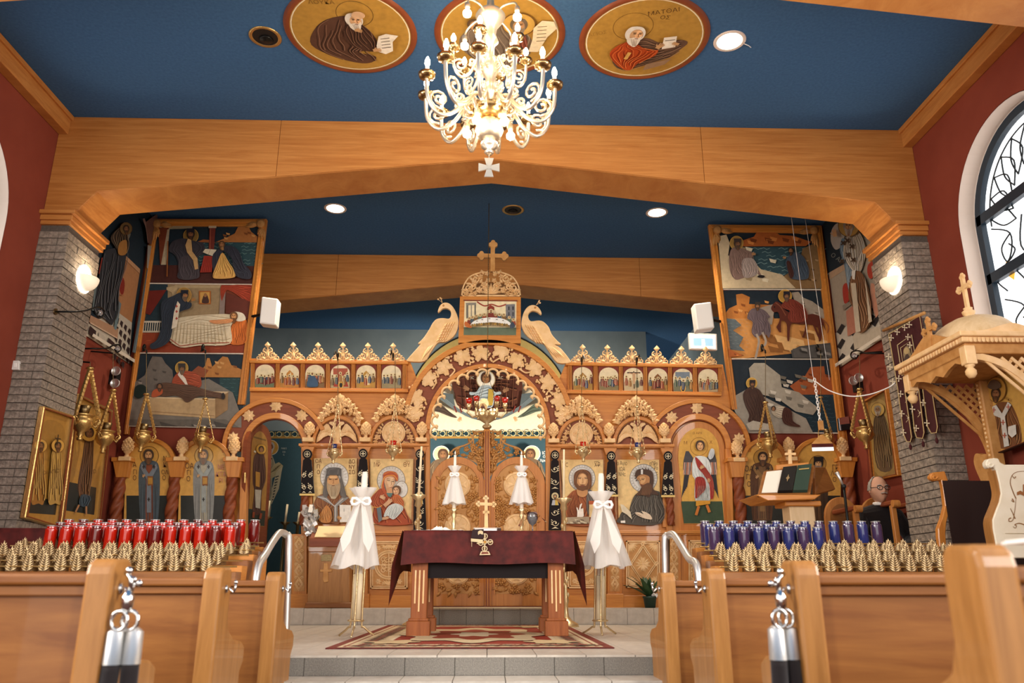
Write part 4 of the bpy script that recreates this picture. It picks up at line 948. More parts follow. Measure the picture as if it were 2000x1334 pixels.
def scene_l3(c):
    c.rect(90, 830, 720, 980, '#1E2C36'); sea(c, 560, 970, 720, 1110, '#2A4648', '#5E8280', 6)
    hills(c, [(430, 970), (480, 900), (490, 860), (505, 860), (520, 910), (580, 850), (610, 855), (630, 900), (700, 930), (700, 972)], '#B47A3E', '#8A5226', '#D2A060'); c.poly([(400, 940), (440, 905), (500, 930), (470, 975)], '#8A4A2E')
    hills(c, [(60, 1010), (130, 960), (160, 880), (175, 850), (230, 855), (250, 890), (290, 930), (300, 1010), (280, 1070), (70, 1080), (40, 1200)], '#6E665E', '#4E4842', '#968C80', 9)
    c.poly([(30, 1200), (60, 1080), (300, 1030), (500, 980), (640, 1060), (690, 1200), (690, 1270), (20, 1260)], '#7E776C'); hills(c, [(30, 1215), (600, 1215), (680, 1262), (20, 1255)], '#6A645A', '#4E4A44', '#A29A8C', 12)
    c.poly([(160, 1080), (590, 1075), (620, 1055), (240, 1050)], '#D2B890'); c.poly([(160, 1085), (540, 1095), (540, 1210), (160, 1185)], '#C2A478'); c.poly([(540, 1095), (615, 1060), (612, 1160), (540, 1210)], '#9A7A54'); c.line([(160, 1090), (540, 1100)], 4, '#E0CBA6'); c.line([(165, 1170), (535, 1195)], 4, '#9A7A54')
    c.ell(347, 920, 37, 38, '#A88440'); c.ring(347, 920, 37, 38, 3, '#CFA452')
    drape(c, [(330, 940), (295, 985), (300, 1030), (380, 1035), (455, 1030), (455, 970), (420, 945), (370, 935)], '#9E4A30', 6); c.poly([(335, 940), (370, 980), (385, 1020), (375, 1022), (345, 985), (325, 960)], '#DCD2C2'); head(c, 350, 925, 20, '#7A5A40', '#3A302A', '#6A5E50', cap='#3A3430')
    drape(c, [(215, 1015), (260, 1005), (330, 1015), (400, 1020), (500, 1050), (590, 1070), (595, 1100), (560, 1095), (450, 1085), (380, 1120), (330, 1080), (240, 1085), (205, 1050)], '#5E4434', 8); c.blob([(178, 1085), (190, 1050), (235, 1040), (240, 1070), (200, 1090)], '#B85A36'); c.ell(590, 1085, 10, 20, '#2E2A28', 12)
    head(c, 225, 1030, 17, '#8A6244', '#3A2C24', '#4A3A2E'); c.blob([(80, 1080), (90, 1030), (130, 1020), (155, 1050), (130, 1090), (100, 1100)], '#1E2A24')
panel_scene(tl, [kL(196, 92), kL(786, 92), kL(755, 432), kL(153, 425)], scene_l1, '#22303A', 'painted scene of a seated monk and a kneeling woman')
panel_scene(tl, [kL(152, 430), kL(755, 437), kL(712, 832), kL(93, 828)], scene_l2, '#7A3A22', 'painted scene of a monk beside a bed')
panel_scene(tl, [kL(92, 835), kL(710, 838), kL(690, 1262), kL(27, 1250)], scene_l3, '#22303A', 'painted scene of a figure lying on a stone tomb')
kR = (1370, 420, 2.963); pR = lambda x, y: (1370+x/2.963, 420+y/2.963)
def scene_r1(c):
    sea(c, 220, 185, 700, 380, '#37525A', '#7E9A98', 9)
    hills(c, [(180, 180), (240, 150), (300, 130), (320, 98), (420, 100), (450, 120), (530, 125), (630, 160), (600, 184), (240, 186)], '#B4622C', '#7E3E1C', '#DA8A44', 9)
    hills(c, [(580, 200), (660, 165), (690, 260), (690, 430), (500, 430), (470, 360), (560, 300)], '#8A6A44', '#5E4428', '#B8946A', 8)
    hills(c, [(90, 130), (140, 120), (160, 170), (150, 240), (300, 280), (340, 320), (460, 350), (540, 430), (110, 430)], '#CDB894', '#A08A66', '#E6D8B8', 12)
    c.ell(198, 170, 38, 40, '#B08A48'); c.ring(198, 170, 38, 40, 3, '#D8AA54')
    drape(c, [(180, 195), (155, 240), (160, 330), (190, 380), (240, 370), (310, 345), (330, 360), (350, 370), (300, 290), (290, 250), (300, 230), (240, 205)], '#8A6E62', 8); drape(c, [(230, 270), (295, 265), (320, 345), (240, 370)], '#A8968C', 5)
    head(c, 200, 178, 20, '#8A6244', '#4A3A30', '#5A4A3E', cap='#4A3E38', turn=1); hand(c, 290, 238, 14, 0, '#B08256'); c.ell(335, 367, 22, 8, '#26201E', 12)
    drape(c, [(500, 240), (475, 290), (490, 340), (510, 380), (600, 382), (605, 330), (590, 270), (545, 228)], '#4A5664', 8); drape(c, [(480, 290), (500, 285), (520, 360), (500, 375)], '#4A2A22', 3)
    head(c, 505, 222, 16, '#9A6E4A', '#2E2420', '#3A2A22', turn=-1); hand(c, 468, 262, 12, 180, '#B08256')
def scene_r2(c):
    hills(c, [(130, 580), (160, 540), (205, 520), (200, 460), (235, 455), (280, 475), (275, 515), (400, 520), (420, 600), (130, 610)], '#C27A38', '#8E4E20', '#E0A058', 9)
    hills(c, [(520, 450), (560, 445), (590, 480), (640, 500), (720, 560), (720, 640), (560, 560)], '#A89A88', '#7A6E60', '#CFC4B2', 8)
    c.poly([(130, 600), (740, 600), (760, 780), (150, 840)], '#C98A48'); hills(c, [(220, 640), (740, 620), (750, 740), (500, 800), (300, 790)], '#CE904E', '#96602C', '#E8B878', 14)
    sea(c, 132, 600, 260, 780, '#5A6468', '#9AA09C', 9, [(132, 600), (190, 605), (230, 640), (180, 670), (240, 710), (215, 760), (250, 790), (160, 780)])
    c.poly([(510, 790), (560, 765), (740, 745), (755, 835), (520, 835)], '#4A4846'); hills(c, [(520, 780), (740, 755), (745, 830), (530, 830)], '#565350', '#34322F', '#8A8680', 8); hills(c, [(150, 780), (240, 820), (150, 830)], '#B4622C', '#7E3E1C', '#DA8A44', 3)
    c.poly([(330, 545), (420, 520), (400, 640), (360, 650)], '#A29484')
    H = '#5E2A1C'
    c.blob([(395, 545), (420, 510), (450, 520), (480, 560), (560, 590), (640, 580), (690, 610), (710, 680), (690, 640), (685, 720), (670, 735), (665, 660), (610, 640), (560, 640), (510, 640), (500, 730), (488, 725), (485, 640), (455, 620), (450, 685), (430, 660), (445, 610), (435, 570), (410, 570)], H)
    c.lines([[(440, 640), (430, 655), (450, 685)], [(600, 640), (590, 690), (580, 715)], [(640, 640), (660, 690), (680, 735)]], 11, H, False); c.lines([[(420, 515), (450, 540), (480, 590)], [(690, 610), (725, 650), (720, 690)]], 5, '#8A5038'); c.ell(414, 540, 4, 5, '#1E1410', 8)
    c.ell(475, 478, 38, 37, '#B88A3E'); c.ring(475, 478, 38, 37, 3, '#DCAE54')
    drape(c, [(480, 500), (450, 540), (500, 560), (490, 600), (520, 630), (600, 615), (590, 550), (550, 510), (510, 495)], '#7E3626', 8); head(c, 482, 480, 18, '#8A6244', '#2A2426', '#5A4E44', cap='#26222A')
    drape(c, [(295, 550), (265, 570), (255, 610), (285, 630), (280, 690), (310, 720), (350, 690), (380, 720), (390, 660), (370, 610), (385, 600), (350, 560)], '#6A5A5E', 8); c.lines([[(305, 700), (320, 740), (310, 800), (300, 840)], [(340, 690), (360, 740), (350, 770)]], 13, '#A89A8C'); head(c, 312, 540, 15, '#9A6E4A', '#3A2C24', '#4A3A2E', cap='#3A342E')
def scene_r3(c):
    hills(c, [(510, 990), (600, 930), (630, 880), (710, 875), (715, 920), (780, 960), (780, 1040), (560, 1040)], '#A4562C', '#6E3418', '#C98048', 9); sea(c, 550, 1040, 800, 1260, '#223640', '#46606A', 9)
    c.poly([(170, 1060), (260, 1010), (330, 1040), (600, 1180), (640, 1262), (250, 1262), (180, 1120)], '#9A9284')
    hills(c, [(270, 890), (300, 860), (360, 860), (450, 930), (460, 1000), (560, 1030), (670, 1120), (640, 1160), (540, 1140), (430, 1060), (330, 1040), (280, 960)], '#A29A8A', '#6E685C', '#CFC7B6', 16)
    c.ell(285, 978, 31, 32, '#C79A44'); c.ring(285, 978, 31, 32, 3, '#E2B860')
    drape(c, [(270, 1000), (235, 1040), (245, 1100), (270, 1160), (265, 1200), (320, 1225), (375, 1220), (370, 1100), (340, 1030), (310, 1005)], '#4A3228', 8); head(c, 287, 985, 16, '#8A6244', '#2A2020', '#4A3A30', cap='#2A2226')
    c.poly([(250, 1215), (290, 1195), (380, 1215), (400, 1250), (270, 1250)], '#BDB5A4')
    drape(c, [(395, 1130), (430, 1110), (480, 1120), (490, 1160), (450, 1180), (410, 1165)], '#BDB09A', 5); drape(c, [(470, 1120), (510, 1140), (520, 1200), (560, 1225), (540, 1232), (470, 1215), (455, 1170)], '#4A2A20', 5); head(c, 405, 1128, 13, '#9A6E4A', '#3A2C24')
panel_scene(tr, [pR(88, 96), pR(660, 100), pR(697, 432), pR(118, 430)], scene_r1, '#1E2A34', 'painted scene of two figures by the sea', kR)
panel_scene(tr, [pR(118, 436), pR(700, 440), pR(748, 834), pR(152, 832)], scene_r2, '#1E2A34', 'painted scene of a rider on a brown horse', kR)
panel_scene(tr, [pR(152, 838), pR(750, 840), pR(805, 1262), pR(180, 1258)], scene_r3, '#1E2A34', 'painted scene of a monk on a grey mountain', kR)
# ================================================================ four large icons of the screen
def icon(name, label, quad, Y, dep=.02, border=None):
    t = thing(name, label, 'icon', UY((quad[2][0]+quad[3][0])/2, quad[2][1], Y))
    MB().px(quad, Y, dep).build('board', 'icon_wood', t)
    return t
GOLD = '#ECC888'
k7 = (590, 860, 7.4125); k7r = (1080, 860, 7.4125)
# bearded monk in black hat
t = icon('saint_icon', 'gold icon of a long-bearded saint in a black veiled hat', [(613.5, 895), (697, 895), (697.5, 1022), (611.5, 1022)], Y0-.012)
c = cv_y(Y0-.013, *k7); c.poly([(172, 260), (794, 260), (795, 1200), (158, 1200)], GOLD)
for i in range(9): c.line([(172, 330+i*97), (794, 330+i*97)], 2, '#CFA565')
for y, s in ((330, 'ΟΑ'), (410, 'ΓΙ'), (490, 'Ο')): c.text(s, 238, y, 82, '#6A3A1E', sx=.8)
for y, s in ((335, 'ΔΟ'), (415, 'ΝΥ'), (490, 'ΣΟ')): c.text(s, 722, y, 82, '#6A3A1E', sx=.8)
c.ell(470, 535, 202, 208, '#E4DFD6'); c.ring(470, 535, 202, 208, 10, '#A89A86')
for i in range(24): a = 2*PI*i/24; c.line([(470+150*math.cos(a), 535+150*math.sin(a)), (470+190*math.cos(a), 535+190*math.sin(a))], 8, '#BDB4A6')
drape(c, [(250, 800), (200, 860), (160, 970), (200, 990), (250, 1000), (240, 1190), (420, 1200), (550, 1200), (560, 940), (700, 980), (720, 930), (680, 830), (600, 780), (340, 780)], '#8A5530', 8, '#5A3218', '#C08A50', 7)
c.poly([(215, 815), (340, 800), (470, 950), (590, 820), (690, 830), (640, 870), (520, 960), (520, 1180), (470, 1180), (470, 960), (330, 880)], '#8C8882'); c.lines([[(230, 825), (350, 850), (480, 960), (600, 850)], [(490, 960), (490, 1170)]], 12, '#C9C4BC', False)
drape(c, [(350, 520), (320, 680), (310, 800), (370, 830), (390, 700), (370, 560)], '#6A625A', 3); drape(c, [(575, 520), (620, 680), (650, 830), (570, 810), (550, 700), (560, 560)], '#6A625A', 3)
c.ell(460, 600, 88, 105, '#CC9A66'); c.blob([(370, 610), (400, 640), (460, 650), (530, 640), (556, 610), (560, 720), (520, 820), (465, 860), (410, 810), (372, 720)], '#B09470')
fan(c, 463, 660, 150, 463, 850, 70, 9, '#D8C6A4', 6); fan(c, 463, 680, 130, 463, 820, 60, 6, '#8A7050', 4)
for s in (-1, 1): c.line([(463+s*65, 572), (463+s*25, 574)], 9, '#4A2E1C'); c.line([(463+s*72, 552), (463+s*20, 556)], 6, '#6A4428')
c.line([(463, 570), (470, 628), (452, 632)], 6, '#8A5A34'); c.line([(445, 664), (485, 664)], 7, '#7A3A26'); c.ell(463, 545, 60, 18, '#E0B07A', 16)
c.poly([(355, 552), (365, 425), (400, 405), (470, 400), (540, 405), (580, 420), (584, 552), (540, 512), (400, 512)], '#57524E'); c.lines([[(370, 500), (380, 430), (470, 410)], [(400, 500), (410, 440), (500, 420)], [(530, 500), (540, 430)]], 6, '#7E7872')
c.poly([(555, 940), (720, 945), (710, 1190), (560, 1190)], '#E8E2D6'); c.text('Ι', 620, 1040, 60, '#3A3A3A')
drape(c, [(350, 960), (260, 1100), (290, 1190), (420, 1190), (440, 1060), (400, 970)], '#C07E40', 5, '#7A4A20', '#E0B070', 6); hand(c, 560, 1130, 40, 200, '#C08A50')
c.build('picture', t)
# mother and child
t = icon('mother_and_child_icon', 'gold icon of a mother in red veil holding a child', [(723, 896), (807.5, 896), (807, 1024), (723.5, 1024)], Y0-.012)
c = cv_y(Y0-.013, *k7); c.poly([(987, 268), (1612, 268), (1575, 1215), (990, 1215)], GOLD)
c.text('ΜΡ', 1085, 385, 92, '#8A4A26', sx=.7); c.text('ΘΥ', 1515, 385, 92, '#8A4A26', sx=.8); c.line([(1070, 300), (1130, 300)], 6, '#8A4A26'); c.line([(1500, 303), (1565, 303)], 6, '#8A4A26')
c.ell(1290, 580, 202, 205, '#DAD3C6'); c.ring(1290, 580, 202, 205, 9, '#8A7A66'); c.ell(1440, 710, 90, 115, '#E2DDD2'); c.ring(1440, 710, 90, 118, 8, '#8A7A66')
for i in range(26): a = 2*PI*i/26; c.line([(1290+165*math.cos(a), 580+165*math.sin(a)), (1290+190*math.cos(a), 580+190*math.sin(a))], 7, '#B0A696')
drape(c, [(1150, 700), (1070, 760), (1000, 840), (985, 920), (1040, 980), (1060, 1210), (1570, 1215), (1520, 1080), (1470, 960), (1400, 830), (1300, 760)], '#A84A24', 9, '#6E2812', '#D07A44', 8)
c.blob([(1175, 560), (1180, 490), (1230, 455), (1300, 450), (1370, 475), (1395, 540), (1380, 600), (1330, 560), (1220, 560), (1190, 640), (1210, 720), (1250, 840), (1180, 760), (1150, 680)], '#B4522A'); c.line([(1160, 700), (1160, 640), (1200, 540), (1270, 515), (1340, 520), (1385, 580)], 10, '#E0A040', True); c.line([(1180, 500), (1290, 458), (1385, 500)], 8, '#D88A40', True)
c.blob([(1195, 600), (1215, 545), (1280, 525), (1340, 545), (1350, 610), (1320, 680), (1270, 720), (1220, 690)], '#CFA078'); c.blob([(1235, 590), (1280, 545), (1325, 560), (1330, 620), (1300, 670), (1260, 680)], '#E2BC92'); c.poly([(1220, 690), (1310, 700), (1320, 760), (1270, 800), (1230, 770)], '#C8966A'); c.poly([(1225, 765), (1320, 770), (1290, 830), (1250, 815)], '#5A7A72')
c.lines([[(1235, 585), (1280, 590)], [(1305, 600), (1340, 605)]], 8, '#3A2818'); c.lines([[(1230, 562), (1285, 566)], [(1305, 575), (1345, 585)]], 5, '#5A3820'); c.line([(1295, 590), (1300, 650), (1285, 660)], 6, '#9A6A44'); c.line([(1272, 685), (1305, 687)], 7, '#9A3A2A')
head(c, 1375, 735, 62, '#CFA078', '#6A4A30', turn=-1)
drape(c, [(1340, 800), (1300, 850), (1330, 910), (1460, 960), (1480, 900), (1440, 830), (1390, 790)], '#C0622E', 5, '#7E3616', '#E29A5E', 6)
drape(c, [(1260, 960), (1350, 920), (1430, 940), (1470, 980), (1430, 1060), (1330, 1150), (1250, 1100), (1190, 1110), (1210, 1040)], '#CDD2CC', 6, '#8A9490', '#EFF1EA', 6)
drape(c, [(1180, 1120), (1250, 1110), (1260, 1140), (1180, 1160), (1125, 1150)], '#CFA078', 2); hand(c, 1165, 830, 50, 25, '#D8AE84'); hand(c, 1270, 890, 45, -20, '#D8AE84'); c.line([(1200, 960), (1290, 880)], 55, '#CFA078'); c.line([(1030, 970), (1110, 985), (1170, 950)], 10, '#E0A040'); c.poly([(1090, 990), (1150, 970), (1170, 1160), (1120, 1200)], '#6A7478')
c.build('picture', t)
# frontal bearded figure with open hand
t = icon('bearded_man_icon', 'gold icon of a long-haired bearded man in brown robe, right of the doors', [(1095, 898), (1178.5, 898), (1178, 1024), (1104, 1024)], Y0-.012)
c = cv_y(Y0-.013, *k7r); c.poly([(112, 280), (728, 280), (735, 1215), (180, 1215)], GOLD)
c.text('Ι C', 180, 385, 92, '#6A3A1E', sx=.7); c.text('Χ Ρ', 640, 385, 92, '#6A3A1E', sx=.6); c.line([(595, 308), (660, 308)], 6, '#6A3A1E'); c.line([(130, 315), (180, 315)], 6, '#6A3A1E'); c.line([(615, 360), (680, 360)], 7, '#6A3A1E')
c.ell(420, 545, 190, 190, '#E2DDD4'); c.ring(420, 545, 190, 190, 9, '#8A8076'); c.ring(420, 545, 150, 150, 5, '#A89E90')
for i in range(28): a = 2*PI*i/28; c.line([(420+155*math.cos(a), 545+155*math.sin(a)), (420+183*math.cos(a), 545+183*math.sin(a))], 6, '#B0A89A')
drape(c, [(330, 720), (240, 780), (190, 880), (185, 1210), (720, 1210), (730, 940), (640, 800), (540, 730)], '#9A5228', 8, '#62300F', '#C88048', 8)
drape(c, [(500, 700), (560, 740), (650, 810), (730, 920), (730, 1010), (520, 1100), (480, 900)], '#6A6058', 6, '#3E3832', '#9A9086', 6); fan(c, 300, 800, 160, 270, 1120, 140, 7, '#6E3614', 7)
c.blob([(350, 700), (480, 700), (490, 790), (420, 830), (350, 790)], '#C08A56')
c.blob([(300, 640), (295, 560), (310, 480), (360, 440), (425, 428), (500, 445), (545, 500), (555, 590), (545, 700), (500, 720), (380, 730), (330, 690)], '#6A4020'); c.lines([[(420, 432), (340, 490), (310, 620)], [(430, 432), (510, 490), (535, 650)], [(425, 440), (370, 510), (340, 640)], [(500, 520), (520, 640), (500, 720)]], 7, '#8E5C30')
c.ell(420, 600, 80, 118, '#C08C5A'); c.ell(424, 575, 58, 80, '#DCAC78', 20)
c.blob([(345, 620), (375, 665), (420, 650), (470, 665), (498, 620), (490, 690), (430, 740), (370, 710)], '#6E4424'); c.line([(400, 668), (445, 668)], 8, '#8A4030'); c.line([(385, 652), (420, 645), (460, 652)], 7, '#6E4424', True)
for s in (-1, 1): c.line([(425+s*70, 560), (425+s*25, 560)], 8, '#3A2414'); c.line([(425+s*75, 542), (425+s*20, 545)], 6, '#5A3820')
c.line([(425, 555), (430, 620), (410, 626)], 7, '#9A6A40')
c.poly([(330, 970), (345, 1040), (340, 1180), (440, 1100), (430, 990), (395, 1000), (410, 920), (385, 935), (365, 1020)], '#EDE2D2'); c.lines([[(345, 980), (365, 1100)], [(410, 920), (370, 1050)], [(425, 990), (430, 1090)]], 12, '#F2EADC', False)
hills(c, [(185, 1120), (520, 1110), (520, 1212), (182, 1212)], '#A89478', '#7A6650', '#CDBE9E', 14); c.rect(510, 885, 600, 935, '#B4562A'); c.rect(515, 935, 620, 1120, '#E0C088')
c.build('picture', t)
# wild-haired prophet
t = icon('prophet_icon', 'gold icon of a wild-haired prophet in dark cloak holding out a hand', [(1205, 898), (1287.5, 898), (1291.5, 1022.5), (1208, 1022.5)], Y0-.012)
c = cv_y(Y0-.013, *k7r); c.poly([(927, 280), (1534, 280), (1565, 1203), (955, 1203)], GOLD)
for y, s in ((360, 'ό Άγιο'), (445, 'ΙΩΑ'), (520, 'ΝΗϲ')): c.text(s, 1000, y, 82, '#4A3020', sx=.62)
for x, y, s in ((1455, 365, 'αΠΡο'), (1490, 425, 'Ρο'), (1505, 500, 'ϲ')): c.text(s, x, y, 78, '#4A3020', sx=.6)
c.ell(1310, 550, 198, 203, '#DCD8D0'); c.ring(1310, 550, 198, 203, 9, '#8A8278'); c.ring(1310, 550, 155, 160, 5, '#A8A094')
for i in range(28): a = 2*PI*i/28; c.line([(1310+160*math.cos(a), 550+163*math.sin(a)), (1310+190*math.cos(a), 550+195*math.sin(a))], 7, '#ACA498')
drape(c, [(1230, 760), (1160, 830), (1110, 980), (1100, 1060), (1000, 1040), (960, 1110), (960, 1203), (1565, 1203), (1560, 800), (1480, 730), (1380, 720)], '#4E463C', 9, '#2A2620', '#7E766A', 8)
fan(c, 1400, 800, 200, 1400, 1180, 260, 7, '#857C6E', 6, 14)
c.blob([(1190, 540), (1180, 500), (1205, 440), (1260, 420), (1330, 425), (1400, 440), (1440, 490), (1450, 600), (1440, 700), (1500, 760), (1520, 800), (1430, 790), (1380, 830), (1300, 800), (1190, 800), (1270, 700), (1250, 600), (1215, 560)], '#4A3020')
for i in range(9): a = math.radians(60+18*i); c.line([(1320+110*math.cos(a), 530-95*math.sin(a)), (1320+150*math.cos(a+.15), 530-125*math.sin(a+.15))], 14, '#4A3020')
c.blob([(1205, 560), (1230, 520), (1300, 500), (1380, 530), (1390, 600), (1360, 680), (1290, 700), (1245, 640), (1240, 600)], '#B07C4C'); c.blob([(1225, 560), (1280, 530), (1330, 545), (1320, 610), (1270, 640), (1250, 610)], '#D2A06A'); c.blob([(1255, 640), (1300, 650), (1370, 620), (1420, 660), (1420, 760), (1340, 800), (1270, 790), (1280, 700)], '#5E3C24'); fan(c, 1340, 660, 120, 1300, 800, 200, 8, '#7E5634', 6)
c.lines([[(1225, 580), (1250, 578)], [(1270, 575), (1310, 575)]], 8, '#2E1C10'); c.lines([[(1220, 562), (1250, 556)], [(1268, 555), (1320, 556)]], 6, '#4A2C16'); c.line([(1258, 575), (1245, 620), (1262, 628)], 6, '#8A5A34'); c.line([(1262, 655), (1300, 655)], 7, '#7A3A26'); c.rect(1262, 430, 1292, 500, '#DAD6CE')
c.poly([(965, 930), (1010, 940), (1110, 1040), (1135, 1150), (1060, 1080), (990, 1040)], '#DCCDAE'); c.poly([(970, 1170), (1035, 1165), (1038, 1200), (972, 1200)], '#EDE6DA')
c.blob([(1185, 1050), (1240, 1050), (1300, 1075), (1270, 1030), (1340, 1050), (1400, 1090), (1420, 1150), (1330, 1140), (1250, 1110), (1190, 1075)], '#DCC6AA'); c.lines([[(1190, 1065), (1260, 1095)], [(1215, 1080), (1280, 1110)]], 5, '#9A7A5A')
c.build('picture', t)
# ================================================================ archangel door (right)
d = MB().px(arc(1364, 878, 52, 55, 0, 180, 30)+[(1308, 1188), (1424, 1188)], Y0-.0, .05).build('side_door', 'icon_wood_v', ICO, bevel=.004, label='closed wooden door with a winged angel icon')
k4 = (1060, 740, 4.536)
MB().px([(1324.5, 900)]+arc(1364.5, 880, 40, 44.5, 180, 0, 24)+[(1415, 1023), (1336, 1023)], Y0-.012, .012).build('icon_board', 'icon_wood', d)
c = cv_y(Y0-.013, *k4); c.poly([(1200, 690)]+[((x-1060)*4.536, (y-740)*4.536) for x, y in arc(1365, 880, 39.5, 44, 180, 0, 24)]+[(1610, 1282), (1250, 1282)], '#DDA94E'); c.poly([(1225, 1085), (1590, 1085), (1608, 1280), (1250, 1280)], '#3E5038')
c.text('Ο ΑΡΧ', 1370, 490, 28, '#8A5A26'); c.text('Μ', 1265, 580, 40, '#8A5A26'); c.text('Χ', 1490, 575, 40, '#8A5A26')
c.ring(1385, 600, 78, 80, 5, '#A8742E')
for s in (-1, 1):
    X = lambda u: 1392+s*u
    c.poly([(X(60), 700), (X(100), 640), (X(125), 640), (X(145), 720), (X(150), 800), (X(130), 850), (X(150), 950), (X(165), 1060), (X(140), 1000), (X(110), 900), (X(85), 820)], '#4A4648')
    for i in range(6): c.line([(X(75+12*i), 740), (X(80+13*i), 850)], 9, ('#B4704E', '#8A8280', '#D0A08A')[i % 3])
    for i in range(5): c.line([(X(100+9*i), 850), (X(118+9*i), 960+16*i)], 8, '#2C2A2E')
drape(c, [(1350, 690), (1320, 770), (1325, 860), (1345, 900), (1350, 1080), (1475, 1080), (1480, 900), (1490, 800), (1450, 700)], '#DCE0DC', 7, '#8A9690', '#F4F6F2', 4)
drape(c, [(1345, 700), (1380, 720), (1480, 850), (1510, 960), (1505, 1055), (1480, 1055), (1470, 940), (1420, 850), (1370, 790)], '#A02A22', 5, '#661410', '#D0604A', 4); drape(c, [(1350, 880), (1420, 880), (1440, 960), (1400, 1020), (1350, 1060), (1345, 980)], '#9A2A22', 5, '#661410', '#D0604A', 4)
c.poly([(1350, 1080), (1478, 1080), (1475, 1110), (1350, 1130)], '#D89A30'); fan(c, 1412, 950, 90, 1412, 1085, 115, 8, '#8A9690', 4)
for x, y, x2, y2 in ((1375, 1130, 1350, 1210), (1445, 1120, 1470, 1185)): c.line([(x, y), (x2, y2)], 24, '#C8762E')
hand(c, 1400, 790, 26, -30); hand(c, 1460, 900, 22, 90); head(c, 1385, 600, 40, '#D0A070', '#4A3424')
drape(c, [(1455, 690), (1480, 625), (1510, 640), (1500, 700), (1470, 720)], '#C9CED0', 3)
c.build('picture', d); 
# ================================================================ arched icons of the side arcades
kA = (0, 700, 3.566)
def arch_icon(label, a, b, ks, draw, letters):
    cx = (a+b)/2; hw = (b-a)/2-6; Y = Y0-.055
    q = [(cx-hw-6, 1060)]+arc(cx, 905, hw, 43, 180, 0, 24)+[(cx+hw, 1060)]
    t = thing('arched_icon', label, 'icon', UY(cx, 1060, Y)); MB().px(q, Y, .03).build('board', 'icon_wood', t)
    c = cv_y(Y-.001, *ks); kk = ks[2]; c.clip = None
    c.poly([((x-ks[0])*kk, (y-ks[1])*kk) for x, y in q], '#D6A24E'); yb = (968-ks[1])*kk
    c.rect((cx-hw+1-ks[0])*kk, yb, (cx+hw-1-ks[0])*kk, (1059-ks[1])*kk, '#262A26'); draw(c)
    for x, y, s, z, col in letters: c.text(s, x, y, z, col, sx=.8)
    c.build('picture', t, m='gloss_paint'); return t
arch_icon('arched gold icon of a bishop beneath the twisted columns, nearest the left wall', 240, 343, kA, lambda c: saint(c, 1040, 610, 1150, 150, '#4E5A60', '#8A4A30', '#7A8288', hair='#4A3A2E', beard='#5A4636', halo='#C99646'), [(945, 760, 'Α', 50, '#5A3018'), (948, 810, 'ΓΙ', 46, '#5A3018'), (945, 850, 'Ο', 46, '#5A3018'), (1155, 715, 'Ν', 46, '#5A3018'), (1155, 760, 'Κ', 46, '#5A3018'), (1155, 810, 'ΟΛ', 44, '#5A3018'), (1150, 850, 'Ο', 46, '#5A3018')])
arch_icon('arched gold icon of a saint in pale robes, with glare, between twisted columns', 346, 452, kA, lambda c: (saint(c, 1420, 610, 1150, 150, '#8A8A84', '#B0A890', '#9AA09A', hair='#6A5A4A', beard='#7A6A58', halo='#D0A860'),), [(1325, 770, 'ΟΑ', 54, '#5A3018'), (1322, 815, 'ΓΙ', 50, '#5A3018'), (1318, 858, 'Ο', 50, '#5A3018'), (1545, 775, 'ΝΕ', 46, '#B06A5A'), (1545, 825, 'ΚΤΑ', 46, '#B06A5A'), (1545, 870, 'ΡΙ', 46, '#B06A5A')])
kB = (1380, 740, 3.223)
arch_icon('arched gold icon of a bishop in dark crossed vestment beside the angel door', 1446, 1540, kB, lambda c: saint(c, 350, 440, 900, 150, '#5A3A24', '#7A5A3A', '#8E6A3E', hair='#3A2A20', beard='#4A3628', halo='#B4863E'), [(262, 585, 'ΟΑ', 50, '#4A2A18'), (258, 635, 'ΓΙ', 46, '#4A2A18'), (262, 680, 'Ο', 46, '#4A2A18')])
arch_icon('arched gold icon of a monk in black behind the chanter stand', 1548, 1648, kB, lambda c: saint(c, 700, 480, 920, 130, '#4A3A2C', '#6A4E34', '#5A4A38', hair='#222222', beard='#8A7E70', halo='#B4863E', cap='#1E1C1C', stole=False), [(805, 575, 'ΓΡ', 46, '#6A4426'), (805, 610, 'ΛϹΙ', 44, '#6A4426'), (800, 650, 'Ο', 44, '#6A4426')])
# ================================================================ icon of the supper and the row of small feast icons
t = icon('supper_icon', 'small icon of a supper at a curved table, on top of the screen', [k2(622, 672), k2(1138, 676), k2(1135, 1020), k2(612, 1016)], Y0-.075)
MB().px([k2(618, 668), k2(1140, 672), k2(1138, 684), k2(622, 680)], Y0-.085, .02).build('frame_edge', 'red_wood', t)
c = cv_y(Y0-.076, 780, 450, 4.941); c.poly([(630, 682), (1130, 684), (1126, 1012), (620, 1010)], '#E8D8AE'); c.poly([(622, 935), (1128, 938), (1126, 1012), (620, 1010)], '#62705A')
c.poly([(640, 700), (740, 696), (740, 720), (645, 724)], '#8A8478'); c.rect(645, 722, 665, 850, '#6E6A62'); c.rect(690, 722, 700, 840, '#8A8478'); c.rect(725, 718, 738, 830, '#5E5A54'); c.poly([(1025, 715), (1115, 712), (1118, 850), (1030, 850)], '#77777A')
for x in (1050, 1090): c.rect(x, 735, x+14, 770, '#34343A'); c.rect(x, 790, x+14, 830, '#44444A')
c.line([(750, 690), (820, 730), (890, 715), (960, 735), (1030, 715)], 12, '#9A3A2A', True); c.poly([(845, 770), (850, 740), (880, 722), (915, 740), (918, 770)], '#8A3222')
